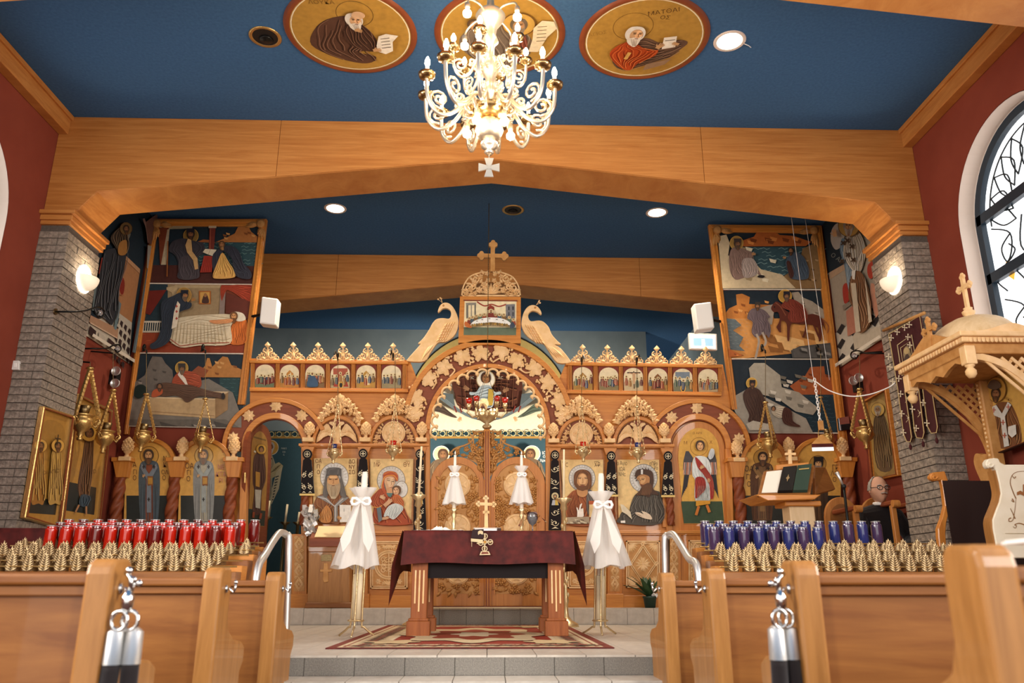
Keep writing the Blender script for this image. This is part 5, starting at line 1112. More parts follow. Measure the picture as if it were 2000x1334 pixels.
for i, (x, y) in enumerate(((675, 860), (705, 850), (740, 840), (780, 832), (820, 828), (925, 830), (965, 832), (1008, 836), (1060, 862), (1100, 885))):
    col = ('#8A3A28', '#4A5A66', '#7A5A34', '#5A6A58', '#9A4A30')[i % 5]; c.blob([(x-20, y+45), (x-16, y+8), (x, y-4), (x+16, y+8), (x+22, y+45)], col); head(c, x, y-6, 9, SK, '#4A3222', halo='#EFD9A0', hr=1.7)
c.blob([(855, 860), (862, 815), (885, 800), (905, 815), (915, 860)], '#7A2E22'); head(c, 884, 798, 12, SK, '#4A3222', '#4A3222', halo='#F2DFA8', hr=1.8)
c.poly(smooth([(690, 935), (720, 895), (800, 868), (890, 860), (980, 868), (1050, 895), (1080, 935), (1020, 925), (890, 905), (760, 925)]), '#EDEDE6')
for x, y in ((750, 895), (800, 882), (870, 872), (940, 880), (1000, 890)): c.ell(x, y, 10, 4, '#6A5A44', 10)
for i in range(16): x = 705+i*22; c.ell(x, 935-12*math.sin(PI*i/15), 11, 14, ('#8A6A34', '#A8843E', '#6E5A2E')[i % 3], 10)
drape(c, [(640, 900), (680, 930), (700, 960), (650, 955), (630, 930)], '#C0682E', 3); drape(c, [(1090, 905), (1115, 950), (1075, 970), (1065, 940)], '#3E4A5A', 3)
c.build('picture', t)
FEASTS = ['reclining figure on a red bier', 'glowing mountain top', 'crowd beside a blue-robed figure', 'group under a red canopy', 'golden grotto', 'two figures before a pale wall', 'two figures before golden rocks', 'rider and red robed crowd', 'crucifixion', 'dark grotto among rocks', 'seated group around an arch', 'crowd under a cloud']
for i in range(12):
    right = i >= 6; cx = ([518, 566, 615.8, 665, 715.2, 765] if not right else [1138, 1188.5, 1236.7, 1284.5, 1333, 1382])[i % 6]
    y0 = (710.5+.007*(cx-518)) if not right else 715.5+(cx-1138)*.016; lean = (cx-950)/950*3.2
    quad = [(cx-19.5, y0-1.5), (cx+19.5, y0-1.5), (cx+19.5+lean, y0+47), (cx-19.5+lean, y0+47)]
    nth = ('first', 'second', 'third', 'fourth', 'fifth', 'sixth')[i % 6]
    t = icon('feast_icon', '%s small arched icon of the %s upper row, %s' % (nth, 'right' if right else 'left', FEASTS[i]), quad, Y0-.005); t['group'] = 'small icons in the upper row of the screen'
    c = cv_y(Y0-.006, cx, y0, 1.0); rnd = random.Random(40+i); L = lambda y: lean*y/47
    c.poly([(-19.3, -1), (19.3, -1), (19.3+lean, 46.5), (-19.3+lean, 46.5)], '#7A2E20')
    c.poly([(-19+L(18), 18)]+[(u+L(v), v) for u, v in arc(0, 17, 18.5, 15.5, 180, 0, 18)]+[(18.6+lean, 46), (-18.6+lean, 46)], '#E9D9B2')
    g = ('#6E7A5A', '#B4823E', '#8A6A44', '#B8A878', '#B48A42', '#9A8C66', '#A8843E', '#8A7A52', '#C9B48A', '#A8823E', '#7A7A5E', '#B8A078')[i]
    c.poly([(-18.4+L(30), 30), (-8, 24), (4, 28), (18.5+L(28), 26), (18.6+lean, 46), (-18.6+lean, 46)], g)
    P_ = ('#8A3A28', '#3E5060', '#7A5A34', '#566A58', '#A84E30', '#40506E', '#B07A3A', '#6A2A2A')
    if i == 0: c.blob([(-15, 30), (0, 26), (16, 30), (17, 37), (0, 40), (-14, 37)], '#7A2A20'); c.blob([(-11, 30), (2, 26), (14, 29), (2, 32)], '#3E5060')
    if i in (1, 3, 4, 6, 9): c.poly([(-14, 44), (-6, 18), (0, 12), (7, 19), (16, 44)], ('#C9883E', '#A84030', '#C09040', '#A87A36', '#8A5A2E')[(1, 3, 4, 6, 9).index(i)]); c.poly([(-4, 40), (-2, 22), (2, 16), (4, 24), (7, 40)], '#E8D2A0' if i != 9 else '#2E2620')
    if i == 8: c.line([(1, 8), (2, 42)], 2.2, '#4A3222'); c.line([(-12, 11), (14, 11)], 2.2, '#4A3222'); c.line([(-8, 12), (1, 14), (10, 12)], 1.8, '#CFA478'); c.blob([(-1.5, 13), (4, 13), (3.5, 30), (0, 32)], '#CFA478')
    if i in (10, 3): c.poly([(-14, 20), (-14, 8), (14, 8), (14, 20)], '#7E8A94' if i == 10 else '#B05A40'); c.ell(1, 40, 5.5, 7, '#E0B050', 12); c.ell(1, 41, 3, 5, '#2E2A24', 10)
    n = 5 if i not in (2, 7, 11) else 9
    for k in range(n):
        x = -14+29*k/(n-1)+rnd.uniform(-1, 1); y = rnd.uniform(19, 27)
        if i == 8 and abs(x) < 4: continue
        col = P_[rnd.randrange(8)]; x += L(y); h = rnd.uniform(13, 17)
        c.poly([(x-1.5, y), (x+1.5, y), (x+3.2, y+h*.6), (x+2.6, y+h), (x-2.6, y+h), (x-3.2, y+h*.6)], col); c.line([(x-.6, y+3), (x-1, y+h)], .7, '#D8C8A0'); c.line([(x+1, y+3), (x+1.4, y+h)], .6, '#2A2018')
        c.ell(x, y-1.4, 3, 3, '#EBD9A2', 12); c.ell(x, y-1.2, 1.6, 1.9, '#7A5236', 8)
    if i == 2: c.blob([(-15, 44), (-12, 28), (-6, 22), (2, 28), (6, 38), (4, 45)], '#37506A'); c.ell(-5, 20, 4, 4, '#EBD9A2', 12); c.ell(-5, 20, 2, 2.4, '#8A5E3E', 10)
    c.build('picture', t)
# ================================================================ paintings on the wall behind the altar
AP = thing('apse_mural', 'mural of a seated mother and child on the wall behind the altar', 'mural', (0, YB-.02, 2.0))
c = Cv(('y', YB-.012), TOY, step=.0012).crop(760, 660, 5)
def apx(x, y): return ((x-760)*5, (y-660)*5)
c.poly([apx(*p) for p in arc(955, 808, 162, 161, 0, 180, 40)]+[apx(793, 845), apx(1117, 845)], '#1E1A16')
c.poly([apx(*p) for p in arc(955, 808, 159.5, 158.5, 0, 180, 40)]+[apx(796, 845), apx(1114, 845)], '#D2B46A')
c.poly([apx(*p) for p in arc(955, 808, 138, 136, 0, 180, 40)]+[apx(817, 845), apx(1093, 845)], '#F2E2C2')
c.poly([apx(478, 842), apx(1325, 842), apx(1325, 1150), apx(478, 1150)], '#34505A')
c.poly([apx(478, 842), apx(1325, 842), apx(1325, 856), apx(478, 856)], '#24404A'); c.poly([apx(478, 852), apx(1325, 852), apx(1325, 856.5), apx(478, 856.5)], '#A8803E')
for i in range(55): x = 485+i*15.2; c.line([apx(*p) for p in arc(x, 848.5, 5, 5, 200, 520, 10)], 8, '#C9BC8A'); c.line([apx(x+7.6, 844), apx(x+7.6, 852)], 6, '#C9A858')
# curtain arch, robe and child
c.poly([(340, 560), (400, 440), (560, 330), (760, 275), (960, 262), (1160, 275), (1350, 340), (1500, 440), (1570, 560), (1500, 560), (1290, 430), (960, 350), (640, 420), (430, 570)], '#3A2A24')
drape(c, [(620, 420), (760, 380), (900, 360), (1050, 360), (1180, 390), (1290, 420), (1290, 600), (1260, 720), (1000, 740), (700, 700), (640, 560)], '#5A3022', 9, '#34180F', '#8A5638', 9); fan(c, 960, 400, 560, 960, 720, 520, 14, '#3A1C12', 9); fan(c, 975, 400, 540, 975, 700, 500, 9, '#7E4C34', 7)
for s in (-1, 1):
    X = lambda u: 960+s*u
    bt = lambda k: [(X(505), 575-k), (X(420), 650-k*.9), (X(300), 735-k*.7), (X(150), 810-k*.5), (X(0), 842-k*.4)]
    c.poly([(X(505), 575), (X(470), 555), (X(330), 575), (X(310), 700), (X(420), 650)], '#5C6668'); c.poly(smooth(bt(0), False, 4)+smooth(bt(52), False, 4)[::-1], '#8C989A')
    for k in (8, 22, 38): c.line(bt(k), 5, '#566064', True)
    for u in (270, 320): c.line([(X(u), 690), (X(u-22), 752)], 13, '#7A2E26')
    c.poly(smooth([(X(545), 690), (X(500), 668), (X(440), 680), (X(370), 740), (X(290), 800), (X(350), 796), (X(460), 752), (X(530), 735)], True, 3), '#54443A' if s < 0 else '#5A6656'); c.lines([[(X(530), 700), (X(430), 710), (X(330), 785)], [(X(500), 730), (X(420), 745), (X(340), 790)]], 5, '#2E2620'); hand(c, X(265), 812, 30, 120 if s < 0 else 60)
c.ell(945, 440, 88, 86, '#F0E6D2'); c.ring(945, 440, 88, 86, 8, '#B49A70'); drape(c, [(900, 500), (850, 560), (790, 560), (800, 590), (870, 590), (880, 700), (1010, 700), (1020, 600), (1090, 580), (1080, 555), (1020, 560), (990, 500)], '#A8B4B8', 5, '#5A666C', '#D8E0E2', 6); c.poly([(970, 530), (1020, 540), (1010, 690), (960, 690)], '#B8963E')
head(c, 945, 430, 48, '#9A6A44', '#4A2E1E'); hand(c, 765, 530, 36, 210, '#9A7050'); hand(c, 1130, 550, 36, -30, '#9A7050'); c.text('ΙC', 815, 440, 36, '#D8CBB0'); c.text('ΧC', 1085, 440, 36, '#D8CBB0')
# saints of the lower register
for (hx, hy, s) in ((520, 1160, 1), (1385, 1160, -1)):
    c.ell(hx, hy, 78, 76, '#EBCB8C'); c.ring(hx, hy, 78, 76, 7, '#F2E8D2'); head(c, hx+s*15, hy+10, 50, '#7A5638', '#4A3222', '#5A4632'); drape(c, [(hx-60, hy+60), (hx-130, hy+160), (hx-150, hy+420), (hx+150, hy+420), (hx+110, hy+150), (hx+50, hy+60)], '#5E4A36', 7, '#34281C', '#8A7454', 8)
c.text('ΙΩ', 1500, 1170, 40, '#E8E0D0'); c.text('Ο', 1500, 1205, 34, '#E8E0D0'); c.text('Χρυϲ', 1500, 1240, 34, '#E8E0D0')
# bishop with scroll seen through the left door
s_ = lambda x, y: apx(420+x/4.536, 740+y/4.536)
def S(pts): return [s_(*p) for p in pts]
c.ell(*s_(545, 640), 70, 70, '#D2A048'); c.ring(*s_(545, 640), 70, 70, 6, '#EFE4C8'); head(c, *s_(540, 635), 40, '#8A6444', '#C9BFB0', '#D8D0C2'); drape(c, S([(505, 690), (480, 760), (470, 900), (470, 1240), (540, 1240), (560, 900), (590, 820), (570, 740), (545, 690)]), '#C2B898', 6, '#7A7258', '#E4DCC2', 6)
c.poly(S([(500, 720), (560, 720), (545, 900), (500, 900)]), '#D8D0B4')
for x, y in ((545, 740), (520, 820)): c.line(S([(x, y-22), (x, y+22)]), 9, '#2A2620'); c.line(S([(x-16, y), (x+16, y)]), 9, '#2A2620')
c.poly(S([(575, 790), (620, 770), (655, 800), (640, 860), (560, 910), (500, 890), (540, 850)]), '#CDBE92')
for i in range(5): c.line(S([(545+i*14, 860-i*12), (590+i*12, 840-i*12)]), 4, '#5A4A2E')
c.poly(S([(600, 850), (650, 810), (620, 1000), (560, 1130), (540, 1140), (560, 1000)]), '#D6CBA8')
for i in range(9): c.line(S([(590-i*3, 900+i*25), (620-i*6, 890+i*25)]), 9, '#26303A')
for y, q in ((660, 'ΝΙΚΟ'), (690, 'ΛΑ'), (715, 'Ϲ')): c.text(q, *s_(665, y), 22, '#D8D8CE')
c.build('mural_painting', AP, m='mural')
# opened left door leaf, turned inwards
hg = UY(482, 1000, Y0+.03); tip = UY(530, 1000, Y0+.62); n_ = Vector((tip.y-hg.y, -(tip.x-hg.x), 0)).normalized(); n_ = n_ if n_.dot(Vector((0, 0, ZC))-hg) > 0 else -n_
pl = ('p', hg, n_); kd = lambda x, y: (420+x/4.536, 740+y/4.536)
out = [kd(*p) for p in smooth([(255, 1330), (270, 900), (280, 600), (300, 500), (340, 430), (395, 398), (450, 420), (490, 490), (500, 600), (490, 900), (460, 1330)], False, 4)]; out = [(474, 1187)]+out+[(518, 1187)]
d2 = MB().prism([U(*p, pl) for p in out], -n_*.045).build('side_door', 'red_wood', ICO, label='opened wooden door with an arched warrior saint icon')
c = Cv(pl, n_).crop(420, 740, 4.536); c.d = .002
c.poly(smooth([(290, 1290), (310, 900), (320, 640), (335, 520), (390, 465), (440, 500), (465, 600), (460, 900), (435, 1310)], False, 4), '#A87A3A'); c.poly([(292, 1150), (445, 1170), (435, 1305), (290, 1290)], '#3A3A2E'); c.line([(340, 515), (450, 545)], 14, '#7A5A2E')
drape(c, [(380, 650), (340, 700), (330, 900), (345, 1000), (330, 1180), (400, 1190), (410, 1000), (440, 900), (440, 720), (420, 660)], '#5A3A30', 7, '#2E1C16', '#8A6450', 4); c.poly([(345, 980), (400, 985), (390, 1150), (350, 1140)], '#C9BFA8'); c.poly([(350, 820), (390, 830), (385, 960), (350, 950)], '#C08A3A'); head(c, 400, 625, 24, '#A8784E', '#3A281C', halo='#C9983E'); c.line([(335, 650), (345, 640)], 20, '#D8CDB8'); c.line([(330, 1180), (325, 1230)], 20, '#9A4A2A'); c.line([(395, 1190), (385, 1240)], 20, '#9A4A2A')
c.build('picture', d2)
MB().tube([U(*kd(250, 830), pl)+n_*.02, U(*kd(248, 920), pl)+n_*.02], .014, 8).build('handle', 'brass', d2)
# ================================================================ more materials
mat('bulb_on', '#FFFFFF', .3, emit='#FFE7C4', estr=105)
mat('chand_gold', '#F2E4CB', .3, metal=.85); mat('chand_dark', '#B89A68', .25, metal=1)
mat('glass_red', '#C21E0A', .1, trans=.15, coat=1, spec=.6); mat('glass_red2', '#6E1410', .1, trans=.2, coat=1, spec=.6); mat('glass_blue', '#2A3470', .1, trans=.15, coat=1, spec=.6); mat('glass_purple', '#453354', .1, trans=.15, coat=1, spec=.6); mat('glass_clear', '#D8D8D8', .06, trans=.8, coat=.5)
mat('wax', '#F2EADB', .5, spec=.3); mat('tulle', '#F6F1EA', .85, alpha=.55, sheen=.4); mat('ribbon', '#F8F4EE', .6, sheen=.3)
mat('maroon_cloth', '#621D17', .7, noise=11, col2='#3C0E0B'); mat('maroon_velvet', '#43181A', .9); mat('black_cloth', '#191213', .95, sheen=.2); mat('embroidery', '#DCCDA8', .6); mat('gold_thread', '#CFAE68', .5, metal=.3)
mat('leaf_green', '#33502E', .5, noise=20, col2='#263E22'); mat('pot_green', '#2E4238', .5); mat('skin', '#CFA084', .6, noise=12, col2='#BE8C70'); mat('hair_grey', '#A8A198', .8, noise=60, col2='#8A837A')
mat('wheat', '#F0D29E', .45, metal=.1); mat('wheat_dark', '#6E5230', .5, metal=.1); mat('sign_blue', '#9CC6E0', .4, emit='#8CC0E4', estr=.35); mat('sign_white', '#FFFFFF', .4, emit='#F4FAFF', estr=.8); mat('shade_lit', '#F4EBDD', .5, emit='#FFE6BE', estr=.5)
mat('pale_oak', '#D9BE96', .5, grain=(20, 20, 3), col2='#C9AA7E'); mat('cream_lit', '#E9DFC8', .5, noise=6, col2='#DDD0B4'); mat('dark_uphol', '#2A1712', .8)  # the cream holds the bright light on the throne's near seat side
mat('brown_leather', '#3C241A', .6); mat('page', '#E6DFD2', .7)
# ================================================================ chandelier
CX, CY, CZ = UY(956, 228, 4.85).x, 4.85, UY(956, 228, 4.85).z
CH = thing('chandelier', 'large gilded brass chandelier with many lit candle bulbs hanging in the centre', 'chandelier', (CX, CY, CZ))
O = Vector((CX, CY, CZ))
MB().lathe([(0, -.30), (.02, -.30), (.035, -.28), (.02, -.26), (.055, -.24), (.06, -.215), (.03, -.195), (.045, -.19)], 24, O).build('lower_finial', 'chand_gold', CH, smooth=True)
MB().lathe([(.045, -.19), (.08, -.16), (.098, -.11), (.09, -.06), (.06, -.03), (.05, -.025)], 28, O).build('ball_bowl', 'chand_gold', CH, smooth=True)
MB().lathe([(.05, -.025), (.13, .0), (.155, .03), (.15, .045), (.10, .05), (.05, .06)], 32, O).build('wide_dish', 'chand_dark', CH, smooth=True)
ST = [(.05, .06), (.03, .1), (.045, .15), (.06, .19), (.04, .24), (.03, .3), (.055, .36), (.075, .42), (.06, .47), (.03, .5), (.03, .58), (.06, .62), (.04, .68), (.05, .74), (.09, .80), (.11, .84), (.09, .87), (.03, .89), (.025, 1.0), (.02, 1.08), (.012, ZT-CZ-.03)]
MB().lathe(ST, 20, O).build('stem', 'chand_gold', CH, smooth=True)
MB().lathe([(.012, -.06), (.07, -.04), (.09, -.002), (0, -.002)], 24, Vector((CX, CY, ZT))).build('ceiling_rose', 'chand_gold', CH, smooth=True)
mb = MB(); zq = CZ-.40
for i in range(4):
    a = math.radians(90*i); c_, s_2 = math.cos(a), math.sin(a)
    mb.prism([(CX+u*c_-v*s_2, CY-.006, zq+u*s_2+v*c_) for u, v in ((0, .012), (.072, .032), (.072, -.032), (0, -.012))], (0, .012, 0))
mb.box((CX-.013, CY-.007, zq-.013), (CX+.013, CY+.007, zq+.013)); mb.tube([(CX, CY, CZ-.29), (CX, CY, zq+.07)], .004, 6); mb.build('pendant_cross', 'chand_gold', CH)
def chand_arm(a, R, z0, zc, sc_=1.0, nm='arm', down=False):
    ca, sa = math.cos(a), math.sin(a); P = lambda r, z: (CX+r*ca, CY+r*sa, CZ+z)
    if not down:
        path = [(.05, z0), (.05+R*.14, z0+.06*sc_), (R*.38, z0+.03*sc_), (R*.55, zc-.22*sc_), (R*.78, zc-.27*sc_), (R*.96, zc-.18*sc_), (R, zc-.06*sc_), (R, zc)]
        arm = MB().tube([P(*q) for q in smooth(path, False, 4)], .0145*sc_, 7)
        def sp(c0, r0, st, d):
            arm.tube([P(c0[0]+r0*(1-.8*t/16)*math.cos(st+d*t*.62), c0[1]+r0*(1-.8*t/16)*math.sin(st+d*t*.62)) for t in range(17)], .011*sc_, 6)
        sp((R*.80, zc-.15*sc_), .075*sc_, -1.7, 1); sp((R*.30, z0-.02*sc_), .05*sc_, 1.2, -1); sp((R*.48, zc-.10*sc_), .04*sc_, -.6, -1)
        o = arm.build(nm, 'chand_gold', CH, smooth=True)
        MB().lathe([(.008, -.02), (.055*sc_, .0), (.06*sc_, .024), (.03*sc_, .03), (.014, .032)], 14, P(R, zc)).build('drip_pan', 'chand_dark', o, smooth=True)
        MB().lathe([(.014, .03), (.014, .085*sc_)], 10, P(R, zc)).build('candle_sleeve', 'wax', o, smooth=True)
        MB().lathe([(.010, .085*sc_), (.019, .105*sc_), (.017, .13*sc_), (.006, .16*sc_), (0, .165*sc_)], 10, P(R, zc)).build('bulb', 'bulb_on', o, smooth=True)
    else:
        path = [(.05, z0), (R*.5, z0+.03), (R*.9, z0-.0), (R, z0-.05)]
        o = MB().tube([P(*q) for q in smooth(path, False, 4)], .008, 6).build(nm, 'chand_gold', CH, smooth=True)
        MB().lathe([(.018, -.05), (.02, -.085), (.012, -.1)], 10, P(R, z0)).build('bulb_socket', 'chand_gold', o, smooth=True)
        MB().lathe([(.012, -.1), (.03, -.125), (.028, -.15), (0, -.172)], 10, P(R, z0)).build('bulb', 'bulb_on', o, smooth=True)
for i in range(12): chand_arm(2*PI*(i+.5)/12+.1, .46, .06, .20)
for i in range(6): chand_arm(2*PI*(i+.25)/6, .27, .40, .50, .8)
for i in range(5): chand_arm(2*PI*(i+.3)/5, .16, .02, 0, 1, down=True)
for i in range(4): chand_arm(2*PI*(i+.55)/4, .25, .84, 0, 1, down=True)
# ================================================================ painted medallions on the ceiling
def medallion(cx, cy, label, draw):
    R = .547; t = thing('ceiling_medallion', label, 'painting', (cx, cy, ZT))
    MB().lathe([(0, -.006), (R-.05, -.006), (R-.05, -.001), (0, -.001)], 48, (cx, cy, ZT)).build('disc', 'icon_wood', t)
    MB().lathe([(R-.05, -.012), (R-.03, -.02), (R-.012, -.014), (R, -.002)], 56, (cx, cy, ZT), cap=False).build('rim', 'red_wood', t, smooth=True)
    c = Cv(('z', ZT-.0075), (0, 0, -1)); c.T = None
    c._p = lambda x, y: Vector((cx+x*R, cy+y*R, ZT-.0075-c.d))   # unit disc, y away from the viewer
    c.ell(0, 0, .915, .915, '#B58A3C', 48); c.ring(0, 0, .885, .885, .018, '#EFE3C6', 48)
    draw(c); c.build('picture', t, m='paint'); return t
def med1(c):
    c.ring(.12, -.42, .27, .27, .012, '#7A5A26'); c.text('ΛΟΥΚΑ', -.32, -.62, .11, '#7A5A26')
    drape(c, [(.05, -.38), (-.3, -.30), (-.55, -.05), (-.66, .30), (-.35, .58), (0, .72), (.22, .70), (.30, .55), (.05, .45), (.35, .35), (.34, .05), (.2, -.2)], '#5A3C2E', 9, '#2E1C16', '#8E6A54', .016)
    drape(c, [(.0, -.25), (-.12, .1), (.08, .35), (.32, .38), (.30, .0), (.15, -.25)], '#4A3026', 6, '#26160F', '#7E5C48', .014)
    head(c, .10, -.32, .13, '#CFA478', '#D8D0C4', '#E6DCCB', turn=1); c.ell(.18, -.45, .10, .08, '#D8B088'); hand(c, .12, -.12, .07, 10)
    c.poly([(.36, .22), (.42, .0), (.54, -.06), (.72, -.02), (.62, .12), (.60, .34), (.48, .42), (.36, .36)], '#EBE2D0')
    for i in range(4): c.line([(.44, .06+i*.07), (.58, .03+i*.07)], .015, '#6A5A44')
    hand(c, .34, .32, .08, -10)
def med2(c):
    drape(c, [(-.1, -.3), (-.45, -.15), (-.62, .1), (-.55, .4), (-.2, .7), (.2, .72), (.45, .5), (.5, .1), (.25, -.2)], '#7A6A5A', 9, '#4A3C30', '#B0A08C', .016); drape(c, [(.2, -.2), (.4, 0), (.42, .4), (.25, .6), (.15, .2)], '#8A4434', 4, '#5A241A', '#B87A64', .014)
    head(c, .28, -.28, .13, '#B0845C', '#6A5A48', '#8A7A66', halo='#C49A4A'); head(c, -.38, -.28, .11, '#B0845C', '#5A4430', None)
    c.poly([(.5, -.25), (.62, -.42), (.8, -.4), (.85, -.25), (.72, -.05), (.6, .3), (.45, .3), (.5, 0)], '#E4D2AE')
    for i in range(5): c.line([(.56, -.28+i*.08), (.7, -.3+i*.08)], .014, '#7A6440')
def med3(c):
    c.ring(-.22, -.3, .30, .30, .012, '#8A6428'); c.text('ΜΑΤΘΑΙ', .18, -.6, .12, '#6A4A1E', rot=-14); c.text('ΟΣ', .22, -.48, .11, '#6A4A1E'); c.text('ΑΓΙΟΣ', -.72, -.1, .10, '#9A7432', rot=-20)
    drape(c, [(.0, -.05), (.25, .05), (.42, .0), (.62, -.02), (.68, .08), (.5, .35), (.42, .42), (.1, .62), (-.25, .72), (-.42, .5), (-.35, .2)], '#6E5240', 9, '#3A281C', '#A07E64', .016)
    drape(c, [(-.22, .0), (-.42, .15), (-.48, .35), (-.3, .62), (-.1, .72), (.02, .5), (.22, .36), (.26, .2), (.1, .22), (-.1, .06)], '#B8481C', 7, '#7A240A', '#E07A3E', .015); c.line([(-.18, .25), (-.22, .42)], .06, '#D8A85A')
    head(c, -.17, -.17, .15, '#D0A478', '#E2DCD0', '#E6DCCB', turn=1); c.poly([(.28, -.13), (.47, -.17), (.50, .08), (.30, .14)], '#EFE6D4'); c.line([(.31, -.06), (.46, -.09)], .015, '#5A4A34'); hand(c, .25, .08, .09, -60); hand(c, .5, .0, .07, 200)
    c.poly([(.12, .5), (.5, .35), (.42, .5), (.1, .66)], '#9A7A5C')
medallion(-1.178, 5.6, 'round gold ceiling painting of a bald brown-robed man with scroll', med1)
medallion(.06, 5.6, 'round gold ceiling painting half hidden behind the chandelier', med2)
medallion(1.275, 5.62, 'round gold ceiling painting of a white-haired man in orange', med3)
# ================================================================ hanging oil lamps
def kandili(px, py, Y, r, ptop, label, glass, group='hanging oil lamps', up=None, fat=1.0, m='brass'):
    """px, py = middle of the bowl; r = bowl radius in metres; ptop = pixel of the cap where the chains meet; up = pixel height the string goes up to"""
    p = UY(px, py, Y); top = UY(*ptop, Y); t = thing('oil_lamp', label, 'oil lamp', p-Vector((0, 0, r*2)), group)
    MB().lathe([(0, -2.0*r), (.25*r, -1.95*r), (.3*r, -1.75*r), (.15*r, -1.6*r), (.35*r, -1.4*r), (.3*r, -1.15*r), (.7*r, -.85*r), (r, -.3*r), (.98*r, .1*r), (.75*r, .35*r), (.9*r, .45*r), (1.05*r, .6*r), (.8*r, .62*r), (0, .6*r)], 22, p).build('bowl', m, t, smooth=True)
    MB().lathe([(.42*r, .6*r), (.5*r, 1.0*r), (.58*r, 1.5*r), (.5*r, 1.5*r), (0, .8*r)], 14, p).build('glass_cup', glass, t, smooth=True)
    MB().lathe([(0, .12*r), (.3*r, .1*r), (.4*r, -.1*r), (.1*r, -.15*r)], 14, top).build('top_cap', m, t, smooth=True)
    for i in range(3):
        a = 2*PI*i/3+.5; q = p+Vector((1.5*r*math.cos(a), 1.5*r*math.sin(a), .15*r)); e = p+Vector((r*.95*math.cos(a), r*.95*math.sin(a), -.3*r))
        mb = MB(); dv = (q-e); mb.tube([e, e+dv*.5+Vector((0, 0, -.5*r)), q+Vector((0, 0, -.2*r)), q], .13*r, 6)
        mb.tube([e+dv*.75+Vector((.25*r*math.cos(k), .25*r*math.sin(k)*math.sin(a), -.1*r+.25*r*math.sin(k))) for k in [2*PI*j/10 for j in range(11)]], .07*r, 5)
        mb.build('handle', m, t, smooth=True)
        n = 12; pts = [q.lerp(top, k/n) for k in range(n+1)]
        mb = MB().tube([q, top], .06*r, 5)
        for k in range(1, n): mb.ball(pts[k], .13*r*fat, 6, 4, 0, (1, 1, 1.7))
        mb.build('chain', m, t)
    if up is not None:
        e = UY(ptop[0], up, Y); MB().tube([top, e], .0035, 5).build('cord', 'dim_brass', t)
        if Y < 8.5: MB().tube([e, Vector((XW if e.x > 0 else -XW, e.y, e.z+.02))], .008, 6).build('bracket_arm', 'black_metal', t)
    return t
kandili(652, 884, Y0-.28, .062, (660, 792), 'silvery oil lamp with blue glass before the black-hatted saint icon', 'glass_blue', up=704, m='gold')
kandili(768, 878, Y0-.28, .064, (772, 790), 'silvery oil lamp with red glass before the mother and child icon', 'glass_red', up=704, m='gold')
kandili(1139, 880, Y0-.28, .064, (1136, 795), 'silvery oil lamp with red glass before the long-haired man icon', 'glass_red', up=712, m='gold')
kandili(1246, 882, Y0-.28, .066, (1244, 795), 'silvery oil lamp with blue glass before the prophet icon', 'glass_blue', up=712, m='gold')
kandili(161, 822, 7.75, .098, (176, 719), 'large brass oil lamp hanging nearest the left brick pillar', 'dim_brass', fat=1.9, up=708)
kandili(205, 852, 8.2, .09, (221, 762), 'brass oil lamp hanging below the emergency lights on the left wall', 'dim_brass', fat=1.7, up=690)
kandili(278, 852, 8.75, .088, (286, 770), 'brass oil lamp before the left tall board, nearest the pinecone', 'dim_brass', fat=1.6, up=690)
kandili(394, 856, 8.8, .082, (401, 779), 'slim brass oil lamp before the pale saint icon at left', 'dim_brass', fat=.8, up=690)
kandili(1502, 866, 8.7, .082, (1495, 786), 'brass oil lamp with charms before the dark bishop icon', 'dim_brass', fat=1.4, up=690)
kandili(1617, 856, 8.75, .068, (1603, 776), 'brass oil lamp hanging behind the white work lamp', 'dim_brass', fat=1.0, up=690)
kandili(1689, 845, 8.1, .088, (1679, 760), 'brass oil lamp hanging on the right red wall by the glazed icon', 'dim_brass', fat=1.7, up=690)
for (a, b, Y) in ((660, 704, Y0-.05), (768, 704, Y0-.05), (1136, 712, Y0-.05), (1243, 712, Y0-.05)):
    p = UY(a, b, Y); mb = MB().tube([p, p+Vector((0, -.1, .05)), p+Vector((0, -.2, .06)), p+Vector((0, -.24, .0))], .008, 6); mb.ball(p+Vector((.0, -.02, .05)), .02, 8, 5, 0, (.7, .7, 2)); mb.build('lamp_hook', 'black_metal', ICO)
for (px, py, Y, l) in ((286, 690, 8.75, 'dark bird-shaped lamp bracket above the left oil lamps, left one'), (401, 690, 8.8, 'dark bird-shaped lamp bracket above the left oil lamps, right one'), (1495, 690, 8.7, 'dark bird-shaped lamp bracket on the right tall board, left one'), (1603, 690, 8.75, 'dark bird-shaped lamp bracket on the right tall board, right one')):
    p = UY(px, py, Y); q = UY(px-8, py-4, Y0-.05); t = thing('lamp_bracket', l, 'bracket', q)
    MB().tube([q, q.lerp(p, .4)+Vector((0, 0, .05)), p+Vector((0, 0, .03)), p], .010, 6).build('arm', 'black_metal', t); MB().ball(q.lerp(p, .3)+Vector((0, 0, .05)), .03, 8, 5, 0, (.7, 1, 1.6)).build('bird_body', 'black_metal', t, smooth=True)
